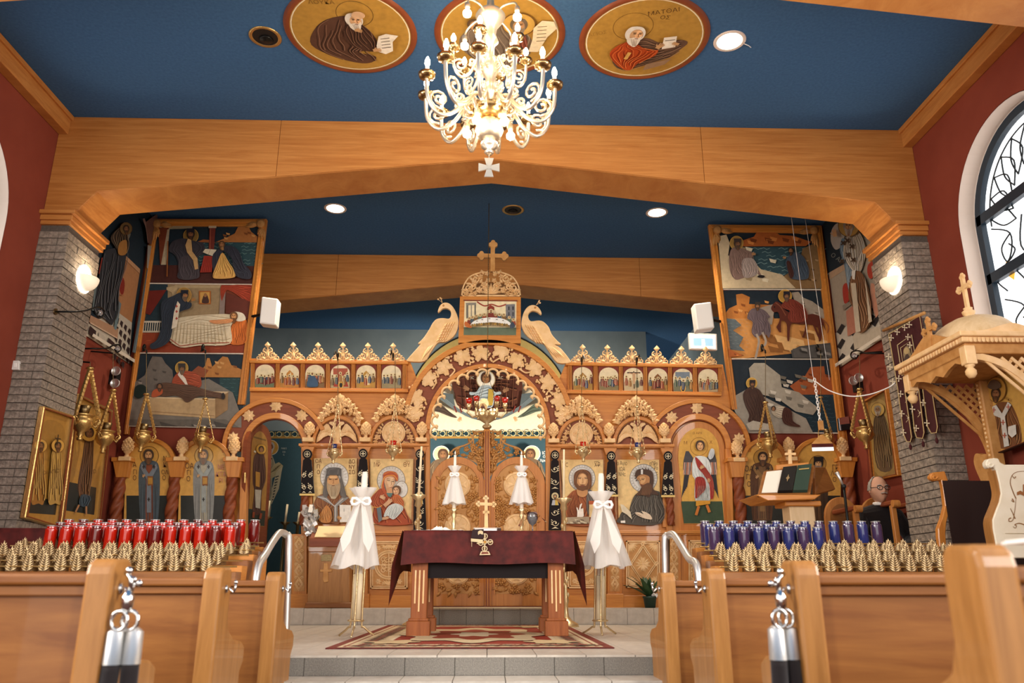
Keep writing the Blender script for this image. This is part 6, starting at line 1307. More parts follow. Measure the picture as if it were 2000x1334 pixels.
# lamp with red cups before the royal doors
Yc = 8.65; p = UY(951, 812, Yc); t = thing('hanging_lamp', 'gilded hanging lamp with red cups before the royal doors', 'oil lamp', p-Vector((0, 0, .12)))
MB().lathe([(0, -.12), (.03, -.11), (.02, -.09), (.08, -.05), (.1, 0), (.09, .03), (.1, .045), (.06, .05), (0, .05)], 24, p).build('bowl', 'gold', t, smooth=True)
for i, (dx, dy, dz) in enumerate(((-.2, -.02, .10), (-.12, .12, .16), (.11, .12, .16), (.2, -.02, .11), (-.05, .2, .13), (.06, -.2, .06))):
    q = p+Vector((dx, dy, dz)); o = MB().tube([p+Vector((dx*.3, dy*.3, 0)), p+Vector((dx*.8, dy*.8, -.02)), p+Vector((dx*1.05, dy*1.05, dz*.3)), q-Vector((0, 0, .03))], .011, 6).build('arm', 'gold', t, smooth=True)
    if i < 4:
        MB().lathe([(.018, -.03), (.028, 0), (.024, .03)], 12, q).build('cup_holder', 'gold', o, smooth=True); MB().lathe([(.022, .02), (.032, .05), (.04, .085), (.034, .085), (0, .03)], 14, q).build('red_glass', 'glass_red', o, smooth=True)
    else: MB().relief([(951+dx*190+8*math.cos(a), 806+9*math.sin(a)) for a in [2*PI*k/10 for k in range(10)]], Yc-.2, .03).build('scroll', 'gold', o)
MB().lathe([(0, 0), (.05, 0), (.055, .01), (0, .014)], 20, p+Vector((-.035, -.12, .11)), 0, Matrix.Rotation(PI/2, 3, 'X')).build('icon_disc', 'gold', t)
c = cv_y(Yc-.136, 880, 760, 13.33); c.ell(845, 480, 105, 120, '#D9B478'); c.blob([(770, 570), (790, 470), (845, 400), (890, 470), (915, 570)], '#5A2A20'); c.ell(838, 420, 26, 34, '#9A6A44'); c.build('icon_picture', t)
zc_ = (UY(951, 362, Yc)).z; top = Vector((p.x, Yc, ZT)); n = 60
mb = MB().tube([p+Vector((0, 0, .5)), top], .003, 5)
for k in range(90): mb.ball((p+Vector((0, 0, .5))).lerp(top, k/90), .0075, 5, 3)
mb.build('bead_chain', 'dim_brass', t)
mb = MB()
for i in range(4): a = 2*PI*i/4+.7; mb.tube([p+Vector((.18*math.cos(a), .18*math.sin(a), .06)), p+Vector((0, 0, .5))], .003, 4)
mb.build('suspension_wire', 'dim_brass', t)
# ================================================================ wall lamps on the pillars
for s, px, py, l in ((-1, 163, 545, 'lit white dome wall lamp on the left brick pillar'), (1, 1748, 548, 'lit white dome wall lamp on the right brick pillar')):
    p = U(px, py, ('x', s*3.95)); t = thing('wall_lamp', l, 'wall lamp', p)
    M = Matrix.Rotation(-s*PI/2, 3, 'Y')
    MB().lathe([(.135, 0), (.14, .012), (.12, .02), (.115, .012), (.11, 0)], 28, p, 0, M).build('lit_ring', 'lamp_on', t, smooth=True)
    sh = [(.128*math.cos(i*PI/16), .11*math.sin(i*PI/16)) for i in range(9)]
    mb = MB(); n = 24; vs = []
    for i in range(9):
        e = PI/2*i/8
        for j in range(n+1):
            a = PI+PI*j/n; r = .13*math.cos(e); vs.append(p+Vector((-s*(.02+.12*math.sin(e)), r*math.cos(a), r*math.sin(a)+.01)))
    mb.add(vs, [(i*(n+1)+j, i*(n+1)+j+1, (i+1)*(n+1)+j+1, (i+1)*(n+1)+j) for i in range(8) for j in range(n)]); mb.build('dome_shade', 'shade_lit', t, smooth=True)
    pl_ = point_light('lamp_glow', p+Vector((-s*.07, 0, .06)), 5, r=.04); put(pl_, t)
# scroll brackets and emergency lights on the left and right red walls
def scroll_bracket(pts, plane, l, knob):
    P = [U(x, y, plane) for x, y in smooth(pts, False, 5)]; P[0].x = (3.95 if plane[1] > -3.9 and plane[1] < 0 else XW)*(1 if plane[1] > 0 else -1); t = thing('scroll_bracket', l, 'bracket', P[0]); MB().tube(P, .009, 6).build('iron_scroll', 'black_metal', t, smooth=True)
    MB().ball(U(*knob, plane), .028, 10, 6).build('glass_knob', 'glass_clear', t, smooth=True); MB().lathe([(0, 0), (.03, 0), (.03, .01), (0, .01)], 12, P[0], 0, Matrix.Rotation(PI/2, 3, 'Y')).build('rose', 'dim_brass', t)
scroll_bracket([(140, 609), (165, 607), (190, 600), (202, 605), (203, 615), (195, 621), (189, 616), (192, 608)], ('x', -3.8), 'iron scroll lamp bracket on the left brick pillar', (195, 611))
scroll_bracket([(188, 681), (210, 680), (222, 674), (233, 674), (236, 682), (229, 688), (224, 682)], ('x', -4.0), 'iron scroll bracket on the red wall left of the tall board', (230, 681))
scroll_bracket([(1704, 690), (1690, 690), (1676, 685), (1664, 688), (1662, 696), (1670, 701), (1676, 694)], ('x', 4.0), 'iron scroll bracket on the red wall right of the tall board', (1668, 694))
for l, pts, pl2, box_ in (('pair of round emergency light heads on the left red wall', ((227, 725), (225, 749)), ('x', -4.1), (217, 738)), ('pair of round emergency light heads on the right red wall', ((1677, 738), (1666, 744)), ('x', 4.1), (1682, 752))):
    b = U(*box_, (pl2[0], XW*(1 if pl2[1] > 0 else -1))); t = thing('emergency_light', l, 'emergency light', b); s = 1 if pl2[1] > 0 else -1
    MB().box((min(b.x, b.x-s*.08), b.y-.05, b.z-.08), (max(b.x, b.x-s*.08), b.y+.05, b.z+.08)).build('box', 'black', t)
    for q in pts:
        v = U(*q, pl2); h = MB().lathe([(0, .05), (.03, .045), (.05, .0), (.052, -.015), (.046, -.015), (.04, -.005), (0, -.002)], 18, v, 0, Matrix.Rotation(-PI/2, 3, 'X')).build('lamp_head', 'steel', t, smooth=True)
# loudspeakers and the lit exit sign
for l, q, s in (('white box loudspeaker fixed beside the left tall board', [(511, 579), (543, 583), (538, 635), (506, 631)], -1), ('white box loudspeaker fixed beside the right tall board', [(1355, 593), (1389, 589), (1396, 640), (1362, 645)], 1)):
    t = thing('loudspeaker', l, 'loudspeaker', UY(*q[2], Y0-.2)); MB().px(q, Y0-.26, .16).build('cabinet', 'white_plastic', t, bevel=.015, seg=3)
    cx = sum(a for a, b in q)/4; cy = sum(b for a, b in q)/4; MB().px([(cx+(a-cx)*.86, cy+(b-cy)*.9) for a, b in q], Y0-.264, .006).build('grille', 'white', t)
    w_ = UY(cx-s*-18, cy+8, Y0-.1); MB().tube([w_+Vector((-s*.02, 0, 0)), w_+Vector((s*.1, .06, 0))], .018, 8).build('wall_mount', 'black_metal', t)
t = thing('exit_sign', 'lit white and pale blue exit sign above the small icons at right', 'sign', UY(1370, 684, Y0+.05)); q = [(1345, 650), (1400, 652), (1401, 684), (1347, 682)]
MB().px(q, Y0+.06, .05).build('housing', 'white_plastic', t, bevel=.005); MB().px([(1348, 653), (1397, 655), (1398, 681), (1350, 679)], Y0+.055, .01).build('lit_face', 'sign_white', t); MB().px([(1354, 660), (1392, 661), (1393, 676), (1355, 675)], Y0+.052, .004).build('pictogram', 'sign_blue', t); MB().px([(1370, 663), (1376, 662), (1378, 676), (1371, 677)], Y0+.050, .003).build('pictogram_figure', 'sign_white', t)
t = thing('switch_box', 'small white box on the left edge of the left brick pillar', 'switch', UY(30, 713, B1)); MB().rpx(22, 704, 37, 722, B1-.02, .035).build('cover', 'white_plastic', t, bevel=.004); MB().rpx(27, 709, 32, 717, B1-.024, .006).build('rocker', 'white', t)
t = thing('thermostat', 'small silver and black wall box on the right tall board', 'wall box', UY(1650, 842, Y0-.06)); MB().px([(1638, 816), (1658, 813), (1662, 838), (1641, 841)], Y0-.09, .05).build('housing', 'chrome', t, bevel=.004); MB().px([(1642, 829), (1660, 827), (1662, 838), (1644, 841)], Y0-.1, .02).build('sensor', 'black', t, bevel=.004)
# ================================================================ murals on the side walls
def wall_mural(s, label, crop, draw, quad):
    t = thing('wall_mural', label, 'mural', U(*quad[3], ('x', s*(XW-.01)))); c = Cv(('x', s*(XW-.006)), (-s, 0, 0), step=.0008).crop(*crop); draw(c); c.build('mural_painting', t, m='mural')
def mural_l(c):
    c.poly([(120, -60), (700, -60), (500, 1290), (118, 1045)], '#22303A'); c.poly([(455, 60), (480, 90), (500, 130), (490, 220), (460, 210), (450, 130)], '#8A8A80'); c.blob([(450, 120), (490, 110), (510, 170), (480, 220), (455, 190)], '#77786E')
    c.poly([(440, 330), (592, 480), (520, 940), (370, 860)], '#B88256'); c.poly([(445, 330), (592, 470), (588, 510), (440, 370)], '#C8986E'); c.line([(445, 372), (588, 512)], 5, '#8A5A38')
    c.poly([(130, 950), (380, 830), (520, 935), (495, 1290), (118, 1045)], '#C9BEAA')
    for i in range(5):
        for j in range(7):
            x = 390+j*34-i*8; y = 880+i*80+j*34
            if (x-380)*.66+870-60 < y < 1270 and x < 505: c.poly([(x, y), (x+18, y-34+52), (x+8, y+70), (x-12, y+30)], '#3A2A28')
    for k in range(4): c.poly([(140+k*80, 960+k*52), (215+k*80-20, 1008+k*52), (205+k*80-20, 1075+k*52), (130+k*80, 1030+k*52)], '#3A2624' if k % 2 == 0 else '#BDB2A0')
    c.poly([(145, 870), (385, 990), (378, 1075), (130, 930)], '#B08A6C'); c.line([(140, 935), (376, 1070)], 10, '#D0B498'); c.poly([(375, 690), (430, 700), (440, 650), (385, 640)], '#B07A54'); c.poly([(380, 740), (410, 770), (365, 1000), (345, 985)], '#6E8488'); c.poly([(175, 600), (205, 590), (180, 830), (155, 830)], '#6E7E80')
    c.blob([(390, 560), (420, 540), (438, 590), (430, 670), (410, 690), (390, 640)], '#8A2E22'); c.poly([(235, 370), (265, 370), (250, 520), (208, 510)], '#8A3426')
    drape(c, [(265, 310), (330, 290), (400, 280), (450, 320), (430, 480), (390, 640), (370, 820), (330, 950), (300, 935), (240, 880), (170, 830), (200, 600), (240, 400)], '#33353A', 9, '#17181B', '#6A6C70', 7)
    drape(c, [(300, 200), (360, 120), (440, 80), (450, 200), (440, 330), (370, 350), (355, 300)], '#4A3C30', 6, '#2A2018', '#8A7458', 6); c.blob([(370, 240), (430, 220), (430, 330), (380, 350), (355, 320)], '#A8763C'); head(c, 425, 120, 28, '#8A6242', '#3A2C22', '#4A3A2C', halo='#7A6238')
    c.line([(615, 240), (600, 120), (570, 30)], 18, '#8A6A5E', True); c.poly([(590, 60), (700, -20), (640, 260), (610, 240)], '#6E4A3E'); c.poly([(600, 470), (622, 470), (500, 1200), (470, 1190)], '#56656A'); c.poly([(605, 260), (645, 270), (620, 470), (598, 460)], '#9A948A'); c.line([(612, 480), (490, 1190)], 6, '#7E9094')
    c.line([(118, 1040), (500, 1275)], 26, '#D8CCB8')
wall_mural(-1, 'side wall mural of a dark-robed figure on a chequered floor, left', (140, 420, 4.447), mural_l, [(166, 430), (290, 430), (251, 709), (166, 656)])
def mural_r(c):
    c.poly([(790, 100), (820, 0), (1200, 0), (1200, 770), (898, 975)], '#A89A86'); c.poly([(790, 100), (820, 0), (1000, 0), (960, 340), (825, 440)], '#1E2A32'); c.blob([(845, 150), (880, 110), (920, 140), (915, 230), (870, 270), (840, 220)], '#B8AFA2'); c.text('Ο ΑΓ', 870, 330, 36, '#8A8A80', rot=35)
    c.poly([(825, 410), (930, 350), (930, 385), (832, 450)], '#B89878'); c.poly([(870, 770), (1010, 680), (1200, 620), (1200, 770), (898, 975)], '#C4BAA8')
    for i in range(6):
        for j in range(6):
            x = 880+j*52+(i % 2)*26; y = 940-j*34-i*44
            if (i+j) % 2 == 0: c.poly([(x, y), (x+30, y-50), (x+50, y-36), (x+22, y+16)], '#2E2A2A')
    c.poly([(980, 790), (1000, 760), (1180, 720), (1180, 800), (990, 870)], '#BDB09A'); c.poly([(1090, 470), (1140, 480), (1160, 620), (1120, 680), (1080, 560)], '#C88E72'); c.poly([(940, 640), (1000, 590), (1010, 760), (950, 790)], '#B87A62'); c.blob([(920, 500), (940, 470), (965, 500), (960, 570), (930, 590)], '#A8382A'); c.blob([(1075, 360), (1110, 340), (1125, 400), (1090, 445), (1070, 410)], '#B0402C'); c.poly([(920, 605), (980, 570), (985, 590), (925, 635)], '#8A7E6E')
    drape(c, [(920, 200), (905, 270), (930, 360), (950, 480), (965, 560), (1000, 560), (990, 400), (960, 250)], '#6E8494', 5, '#3E505C', '#A8BAC4', 6); drape(c, [(950, 180), (1000, 130), (1060, 230), (1060, 330), (1020, 420), (960, 360), (930, 290)], '#B8AA94', 8, '#5A4A3A', '#E2DACA', 6)
    drape(c, [(985, 430), (1040, 400), (1090, 500), (1110, 690), (1040, 770), (1010, 640), (970, 560)], '#7E5638', 6, '#4A2E1A', '#AE8460', 7); c.poly([(990, 470), (1020, 470), (1050, 760), (1020, 765)], '#CBBCA2'); c.poly([(1075, 430), (1085, 480), (1120, 700), (1100, 710)], '#CBBCA2'); c.poly([(995, 400), (1020, 390), (1015, 450), (1000, 445)], '#E6E0D4')
    for x, y in ((945, 230), (975, 300), (940, 340), (1000, 250), (1010, 330), (975, 215)): c.line([(x-12, y-12), (x+12, y+12)], 9, '#4A3626'); c.line([(x+12, y-12), (x-12, y+12)], 9, '#4A3626')
    head(c, 985, 130, 34, '#A87E56', '#8A7E70', '#A89C8C', halo='#B08A44'); hand(c, 905, 175, 28, -100)
    c.line([(895, 975), (1185, 790)], 18, '#D8CCB8')
wall_mural(1, 'side wall mural of a bishop in crossed vestments on a chequered floor, right', (1350, 400, 3.074), mural_r, [(1600, 450), (1730, 450), (1733, 657), (1640, 716)])
# ================================================================ framed icons on the side walls
def framed(label, plane, toward, quad, bg, draw, crop, frame='brass', fw=.05):
    cx = sum(p[0] for p in quad)/4; cy = sum(p[1] for p in quad)/4; Tn = Vector(toward)
    t = thing('framed_icon', label, 'icon', U((quad[2][0]+quad[3][0])/2, quad[2][1], plane)); inn = [(cx+(x-cx)*(1-fw*2.2), cy+(y-cy)*(1-fw*.9)) for x, y in quad]
    P = lambda l: [U(x, y, plane) for x, y in l]
    for a in range(4):
        b = (a+1) % 4; MB().prism([v+Tn*.03 for v in P([quad[a], quad[b], inn[b], inn[a]])], -Tn*.05).build('frame_side', frame, t, bevel=.006)
        mid = [((quad[k][0]+inn[k][0]*2)/3, (quad[k][1]+inn[k][1]*2)/3) for k in (a, b)]; MB().prism([v+Tn*.034 for v in P([mid[0], mid[1], inn[b], inn[a]])], -Tn*.02).build('frame_slip', 'red_wood', t)
    c = Cv(plane, toward, step=.0006).crop(*crop); kk = crop[2]; c.poly([((x-crop[0])*kk, (y-crop[1])*kk) for x, y in inn], bg); draw(c); c.build('picture', t, m='gloss_paint'); return t
kk = (0, 700, 3.566)
def fr1(c):
    c.poly([(200, 960), (400, 990), (385, 1090), (175, 1075)], '#2A2A22'); c.blob([(290, 470), (370, 430), (450, 500), (440, 700), (290, 690)], '#9A7030')
    for x, col in ((275, '#9A6A2E'), (380, '#B08A44')): drape(c, [(x-30, 640), (x-45, 760), (x-60, 1000), (x-10, 1010), (x+30, 1000), (x+30, 760), (x+20, 640)], col, 6, '#5A3A18', '#D8B060', 5); head(c, x, 610, 24, '#7A5634', '#3A281C', '#4A3422', halo='#C99A48')
    c.line([(375, 530), (368, 600)], 8, '#2A1E14'); c.line([(352, 556), (392, 562)], 8, '#2A1E14'); c.text('ΟΙ ΑΓΙΟΙ', 330, 800, 34, '#5A3A1A', rot=-8)
framed('large gold-framed icon of two saints leaning on the left brick pillar', ('x', -3.925), (1, 0, 0), [(80, 793), (141, 812), (110, 1032), (42, 1012)], '#A87A34', fr1, kk)
def fr2(c):
    c.poly([(480, 860), (670, 900), (655, 1090), (460, 1060)], '#22241E'); drape(c, [(600, 540), (570, 700), (540, 880), (560, 990), (610, 1000), (640, 760), (650, 560)], '#5A3A24', 6, '#2E1C10', '#8A6240', 5); drape(c, [(560, 950), (620, 960), (600, 1030), (545, 1020)], '#33424E', 3, '#1A2228', '#5A6E7C', 4); c.line([(540, 1020), (515, 1070)], 12, '#A8784E'); c.line([(590, 1030), (590, 1085)], 12, '#A8784E'); head(c, 610, 520, 32, '#6E4C30', '#2E2018', halo='#C0923E'); c.text('ΙΩ', 640, 800, 36, '#5A3A1A', rot=-10)
framed('tall gold-framed icon of a barefoot saint on the left red wall', ('x', -4.19), (1, 0, 0), [(147, 768), (216, 801), (192, 1018), (112, 1036)], '#B0823A', fr2, kk)
def fr3(c):
    c.blob([(1030, 180), (1080, 130), (1130, 160), (1150, 300), (1160, 560), (1060, 580)], '#A08248'); drape(c, [(1065, 230), (1050, 330), (1075, 560), (1170, 560), (1150, 340), (1115, 220)], '#5A4630', 7, '#2E2216', '#8A7350', 5); head(c, 1085, 195, 22, '#8A6848', '#8A8070', '#A89E8E', halo='#B8964E')
framed('glazed framed icon of a standing saint on the right red wall', ('x', 4.19), (-1, 0, 0), [(1691, 782), (1734, 759), (1759, 929), (1707, 940)], '#8A6C38', fr3, (1380, 740, 3.223), frame='icon_wood')
# banner on the right pillar
kb = (1720, 560, 3.511); PX = ('x', 3.90); TB = Vector((-1, 0, 0)); bq = lambda l: [U(1720+x/3.511, 560+y/3.511, PX) for x, y in l]
t = thing('church_banner', 'dark maroon banner with three embroidered tails on the right brick pillar', 'banner', bq([(250, 1000)])[0])
MB().tube([v for v in bq([(20, 300), (300, 180)])], .016, 8).build('rod', 'carved_dark', t, smooth=True)
shape = [(58, 325), (270, 200), (330, 560), (392, 960), (385, 1000), (350, 1005), (325, 960), (290, 690), (262, 690), (300, 1000), (290, 1040), (250, 1035), (235, 990), (205, 700), (180, 690), (168, 710), (215, 1030), (205, 1065), (180, 1060), (160, 1010), (120, 700)]
MB().prism(bq(shape), -TB*.012).build('cloth', 'maroon_velvet', t)
c = Cv(PX, TB, step=.001).crop(*kb); c.d = .003
c.line(shape+[shape[0]], 7, '#B8A070'); c.line([(118, 400), (215, 330), (258, 560), (150, 610), (118, 400)], 6, '#C9B68A'); c.line([(140, 420), (205, 375), (236, 545), (165, 580), (140, 420)], 4, '#C9B68A'); c.blob([(160, 440), (195, 410), (222, 520), (178, 555)], '#8A7A5A'); c.ell(182, 440, 18, 24, '#B8A070', 14); c.blob([(165, 545), (168, 490), (190, 460), (212, 500), (215, 530)], '#4A3A34')
for (x, y) in ((215, 705), (148, 735), (300, 660), (235, 840), (165, 870), (315, 795), (270, 970), (185, 1000), (350, 935), (105, 350), (150, 310), (205, 280), (240, 260), (98, 480), (112, 550), (240, 345), (255, 400), (140, 650), (185, 630)):
    for i in range(4): a = PI/2*i+.1; c.line([(x, y), (x+18*math.cos(a), y+22*math.sin(a))], [3, 9], '#DCD0B4')
for (x, y) in ((240, 770), (160, 800), (310, 730), (250, 905), (175, 940), (335, 870)): c.line([(x-8, y-25), (x+8, y), (x-8, y+25)], 4, '#B8A680', True); c.line([(x, y), (x+14, y-10)], [2, 8], '#DCD0B4')
c.build('embroidery', t, m='flat_paint')
for v in bq([(205, 1100), (292, 1080), (385, 1055)]): MB().ball(v, .018, 8, 5, 0, (.8, .8, 1.6)).tube([v, v+Vector((0, 0, .08))], .004, 5).build('tassel', 'maroon_velvet', t)
# ================================================================ pews
def pew(s, yb, xin, label, hook=True, L=2.75):
    t = thing('pew', label, 'pew', (s*xin, yb, 0), 'oak pews'); X = lambda x: s*(xin+x)
    prof = [(0, 0), (0, .84), (.008, .868), (.03, .882), (.105, .885), (.128, .872), (.135, .84), (.135, .70), (.16, .64), (.24, .60), (.36, .585), (.41, .56), (.41, .50), (.37, .46), (.36, 0)]
    e = MB().prism([(X(0), yb+a, b) for a, b in prof], (s*.075, 0, 0)).build('pew_end', 'oak_pew_v', t, bevel=.010, seg=2)
    MB().prism([(X(L-.075), yb+a, b) for a, b in prof], (s*.075, 0, 0)).build('pew_end', 'oak_pew_v', t, bevel=.010, seg=2)
    a, b = sorted((X(.07), X(L-.07)))
    MB().box((a, yb+.045, .10), (b, yb+.07, .815)).build('back_panel', 'oak_pew', t)
    MB().box((a, yb+.015, .81), (b, yb+.085, .842)).build('top_rail', 'oak_pew', t, bevel=.008, seg=2); MB().box((a, yb+.03, .78), (b, yb+.05, .81)).build('rail_moulding', 'oak_pew', t, bevel=.004)
    MB().box((a, yb+.09, .41), (b, yb+.40, .45)).build('seat', 'oak_pew', t, bevel=.01)
    if hook:
        hx = X(-.012); mb = MB().tube([(X(0), yb+.06, .80), (hx-s*.01, yb+.05, .80), (hx-s*.025, yb+.05, .785), (hx-s*.03, yb+.05, .80), (hx-s*.03, yb+.05, .82)], .006, 6); mb.ball((hx-s*.03, yb+.05, .825), .010, 8, 5); mb.ball((X(-.004), yb+.06, .80), .016, 8, 5, 0, (.5, 1, 1)); mb.build('rope_hook', 'chrome', t, smooth=True)
    return t
for yb, l in ((4.27, 'farthest oak pew left of the aisle, below the red candle jars'), (3.34, 'middle oak pew left of the aisle'), (2.37, 'nearest oak pew left of the aisle, with rope hanging from it')): pew(-1, yb, 1.06, l)
for yb, l in ((4.40, 'farthest oak pew right of the aisle'), (3.46, 'second oak pew right of the aisle, before the rope'), (2.47, 'oak pew right of the aisle with black ropes hanging from it'), (1.53, 'nearest blurred oak pew end at the right edge')): pew(1, yb, .925, l, yb > 2)
def ropes(s, yb, xin, label):
    x = s*(xin-.045); y = yb+.03; t = thing('barrier_rope', label, 'rope', (x, y, .3), 'barrier ropes hung on pews')
    mb = MB().tube([(x+s*.02, y, .845), (x, y-.01, .83), (x-s*.004, y-.01, .80)], .007, 6); mb.ball((x+s*.005, y-.012, .85), .011, 8, 5); mb.ball((x-s*.025, y-.005, .815), .010, 8, 5); mb.tube([(x, y-.005, .81), (x-s*.025, y-.005, .815)], .005, 6); mb.build('double_hook', 'chrome', t, smooth=True)
    MB().lathe([(.006, .735), (.016, .75), (.018, .775), (.008, .80)], 12, (x, y-.01, 0)).build('snap_clip', 'chrome', t, smooth=True)
    for dx in (-.012, .012): MB().tube([(x+dx+.022*math.cos(a), y-.012+dx*.6, .715+.026*math.sin(a)) for a in [2*PI*k/16 for k in range(16)]], .006, 6, closed=True).build('ring', 'chrome', t, smooth=True)
    for k, (dx, dy) in enumerate(((-.022, -.005), (.022, .012))):
        r = MB().lathe([(0, .70), (.012, .695), (.024, .685), (.026, .60), (.0265, .60)], 18, (x+dx, y+dy, 0)).build('chrome_cap', 'steel', t, smooth=True)
        MB().tube(smooth([(x+dx, y+dy, .60), (x+dx*1.25, y+dy, .45), (x+dx*1.6, y+dy+.02, .25), (x+dx*2.0, y+dy+.04, .12)], False, 5), .024, 12).build('velvet_rope', 'black_cloth', t, smooth=True)
ropes(-1, 2.37, 1.06, 'black velvet rope with chrome ends hung on the left pew'); ropes(1, 2.47, .925, 'black velvet rope with chrome ends hung on the right pew')
t = thing('paper_sheet', 'white folded paper lying on top of the nearest right pew', 'paper', (1.08, 1.55, .885)); MB().box((1.05, 1.535, .8865), (1.16, 1.65, .891)).box((1.055, 1.54, .891), (1.16, 1.645, .894)).build('folded_sheet', 'white', t)
# ================================================================ candle racks with glass jars
def wheat_mesh():
    mb = MB().prism([(-.030, 0, 0), (.030, 0, 0), (.036, 0, .03), (.030, 0, .065), (0, 0, .125), (-.030, 0, .065), (-.036, 0, .03)], (0, .006, 0))
    for i in range(7):
        z = .002+i*.0145; w_ = .036-.0036*max(0, i-1)
        for s in (-1, 1): mb.add([(0, -.004, z), (s*w_*.55, -.010, z+.004), (s*w_, -.005, z+.022), (s*w_*.4, -.013, z+.014)], [(0, 1, 2, 3)], 1)
    mb.add([(-.006, -.006, .1), (0, -.012, .1), (.006, -.006, .1), (0, -.004, .128)], [(0, 1, 3), (1, 2, 3)], 1)
    for s in (-1, 1): mb.add([(s*.036, 0, .0), (s*.040, .05, .0), (s*.040, .05, .07), (s*.036, 0, .05)], [(0, 1, 2, 3)])
    return mb
def jar(m, nm):
    e = bpy.data.objects.new(nm, None); C.objects.link(e); e.empty_display_size = .05
    def ch(mb, n, mm):
        o = mb.build(n, mm, None, smooth='auto'); o.parent = e; return o
    ch(MB().lathe([(0, 0), (.036, .002), (.039, .012), (.039, .166), (.031, .173), (.030, .184)], 18), 'glass_body', m)
    ch(MB().lathe([(.030, .184), (.034, .186), (.034, .192), (.027, .192), (.026, .185)], 18), 'rim', 'glass_clear'); ch(MB().lathe([(0, .008), (.026, .008), (.026, .12), (0, .122)], 12), 'wax_fill', 'wax')
    return e
ORD = 'first second third fourth fifth sixth seventh eighth ninth tenth eleventh twelfth thirteenth fourteenth'.split()
def rack(s, x0, x1, n, jars, kinds, label, jl, grp):
    rows = [(5.40, .905), (5.52, .945), (5.64, .985), (5.76, 1.025), (5.87, 1.055), (5.98, 1.085)]
    t = thing('candle_rack', label, 'candle rack', ((x0+x1)/2, 5.8, ZP1)); lo, hi = min(x0, x1)-.09, max(x0, x1)+.09
    for i, (y, z) in enumerate(rows):
        y2 = rows[i+1][0]-.055 if i < 5 else y+.08
        MB().box((lo, y-.055, ZP1), (hi, y2, z)).build('tier', 'icon_wood' if i % 2 else 'oak_pew', t, bevel=.004); MB().tube([(lo, y-.05, z+.03), (hi, y-.05, z+.03)], .005, 6).build('guard_rod', 'brass', t)
    wm = None; pitch = (x1-x0)/(n-1)
    for i, (y, z) in enumerate(rows):
        for k in range(n if i < 5 else 0):
            if i < 3 and k == n-1 and s < 0: continue
            if wm is None: wm = wheat_mesh().build('wheat_holder', ['wheat_dark', 'wheat']); o = wm
            else: o = wm.copy(); C.objects.link(o)
            o.location = (x0+pitch*k+(.02 if i % 2 else 0), y-.046, z+.002); o.rotation_euler = (random.Random(k*7+i).uniform(-.08, .08), 0, random.Random(k*3+i).uniform(-.25, .25)); o.scale = (1, 1, .98 if i < 3 else .7); o.name = 'wheat_holder'; put(o, t)
    protos = {}
    for (r, ks) in jars:
        y, z = rows[r]
        for n_, k in enumerate(ks):
            kd_ = kinds[(k*5+r*3) % len(kinds)]
            if kd_ not in protos: protos[kd_] = jar(kd_, 'candle_jar'); o = protos[kd_]; o.location = (x0+pitch*k, y, z+.003)
            else: o = copy_tree(protos[kd_], (x0+pitch*k, y, z+.003))
            o.name = 'candle_jar'; props(o, '%s %s from the left, %s row of the %s rack' % (ORD[n_], jl, {3: 'front', 4: 'middle', 5: 'back'}[r], 'left' if s < 0 else 'right'), 'candle jar', grp)
rack(-1, -3.24, -1.70, 16, ((3, range(2, 15)), (4, range(2, 15)), (5, range(2, 16))), ('glass_red', 'glass_red', 'glass_red2', 'glass_red'), 'stepped candle rack with brass wheat holders, holding red jars at left', 'red glass candle jar', 'red candle jars on the left rack')
rack(1, 1.60, 3.20, 16, ((3, range(0, 8)), (4, range(0, 7)), (5, range(0, 13))), ('glass_blue', 'glass_purple', 'glass_blue', 'glass_purple'), 'stepped candle rack with brass wheat holders, holding blue jars at right', 'blue glass candle jar', 'blue candle jars on the right rack')
t = thing('covered_stand', 'stand under dark red brocade cloth behind the red jars', 'stand', (-3.75, 6.3, ZP1)); vs = []
MB().box((-4.15, 6.25, ZP1), (-3.32, 6.7, 1.22)).build('stand_body', 'red_wood', t)
for i in range(13):
    for j in range(6): u = i/12; v = j/5; vs.append((-4.17+.88*u, 6.22-.02*math.sin(u*17)*v-.01, 1.235-.5*v))
nb = len(vs); vs += [(-4.17+.88*i/12, 6.72, 1.235) for i in range(13)]
MB().add(vs, [(i*6+j, i*6+j+1, (i+1)*6+j+1, (i+1)*6+j) for i in range(12) for j in range(5)]+[(i*6, (i+1)*6, nb+i+1, nb+i) for i in range(12)]).build('brocade_cloth', 'maroon_cloth', t, smooth=True)
# ================================================================ handrails
for s, l in ((-1, 'curved steel handrail beside the left candle rack'), (1, 'curved steel handrail beside the right candle rack')):
    q = [(497, 1180), (500, 1128), (520, 1080), (543, 1044), (552, 1041), (560, 1046), (564, 1065), (566, 1150)] if s < 0 else [(1367, 1180), (1364, 1120), (1345, 1090), (1322, 1052), (1312, 1043), (1303, 1048), (1299, 1065), (1299, 1150)]
    ys = [5.55, 5.55, 5.75, 6.1, 6.2, 6.25, 6.25, 6.25]; pts = [UY(x, y, Y) for (x, y), Y in zip(q, ys)]; pts[0].z = .3; pts[-1].z = ZP1
    t = thing('handrail', l, 'handrail', pts[-1]); MB().tube(smooth([tuple(p) for p in pts], False, 6), .026, 12).build('rail_tube', 'steel', t, smooth=True); MB().lathe([(0, 0), (.05, 0), (.05, .012), (.03, .02)], 16, pts[-1]).build('floor_flange', 'steel', t, smooth=True)
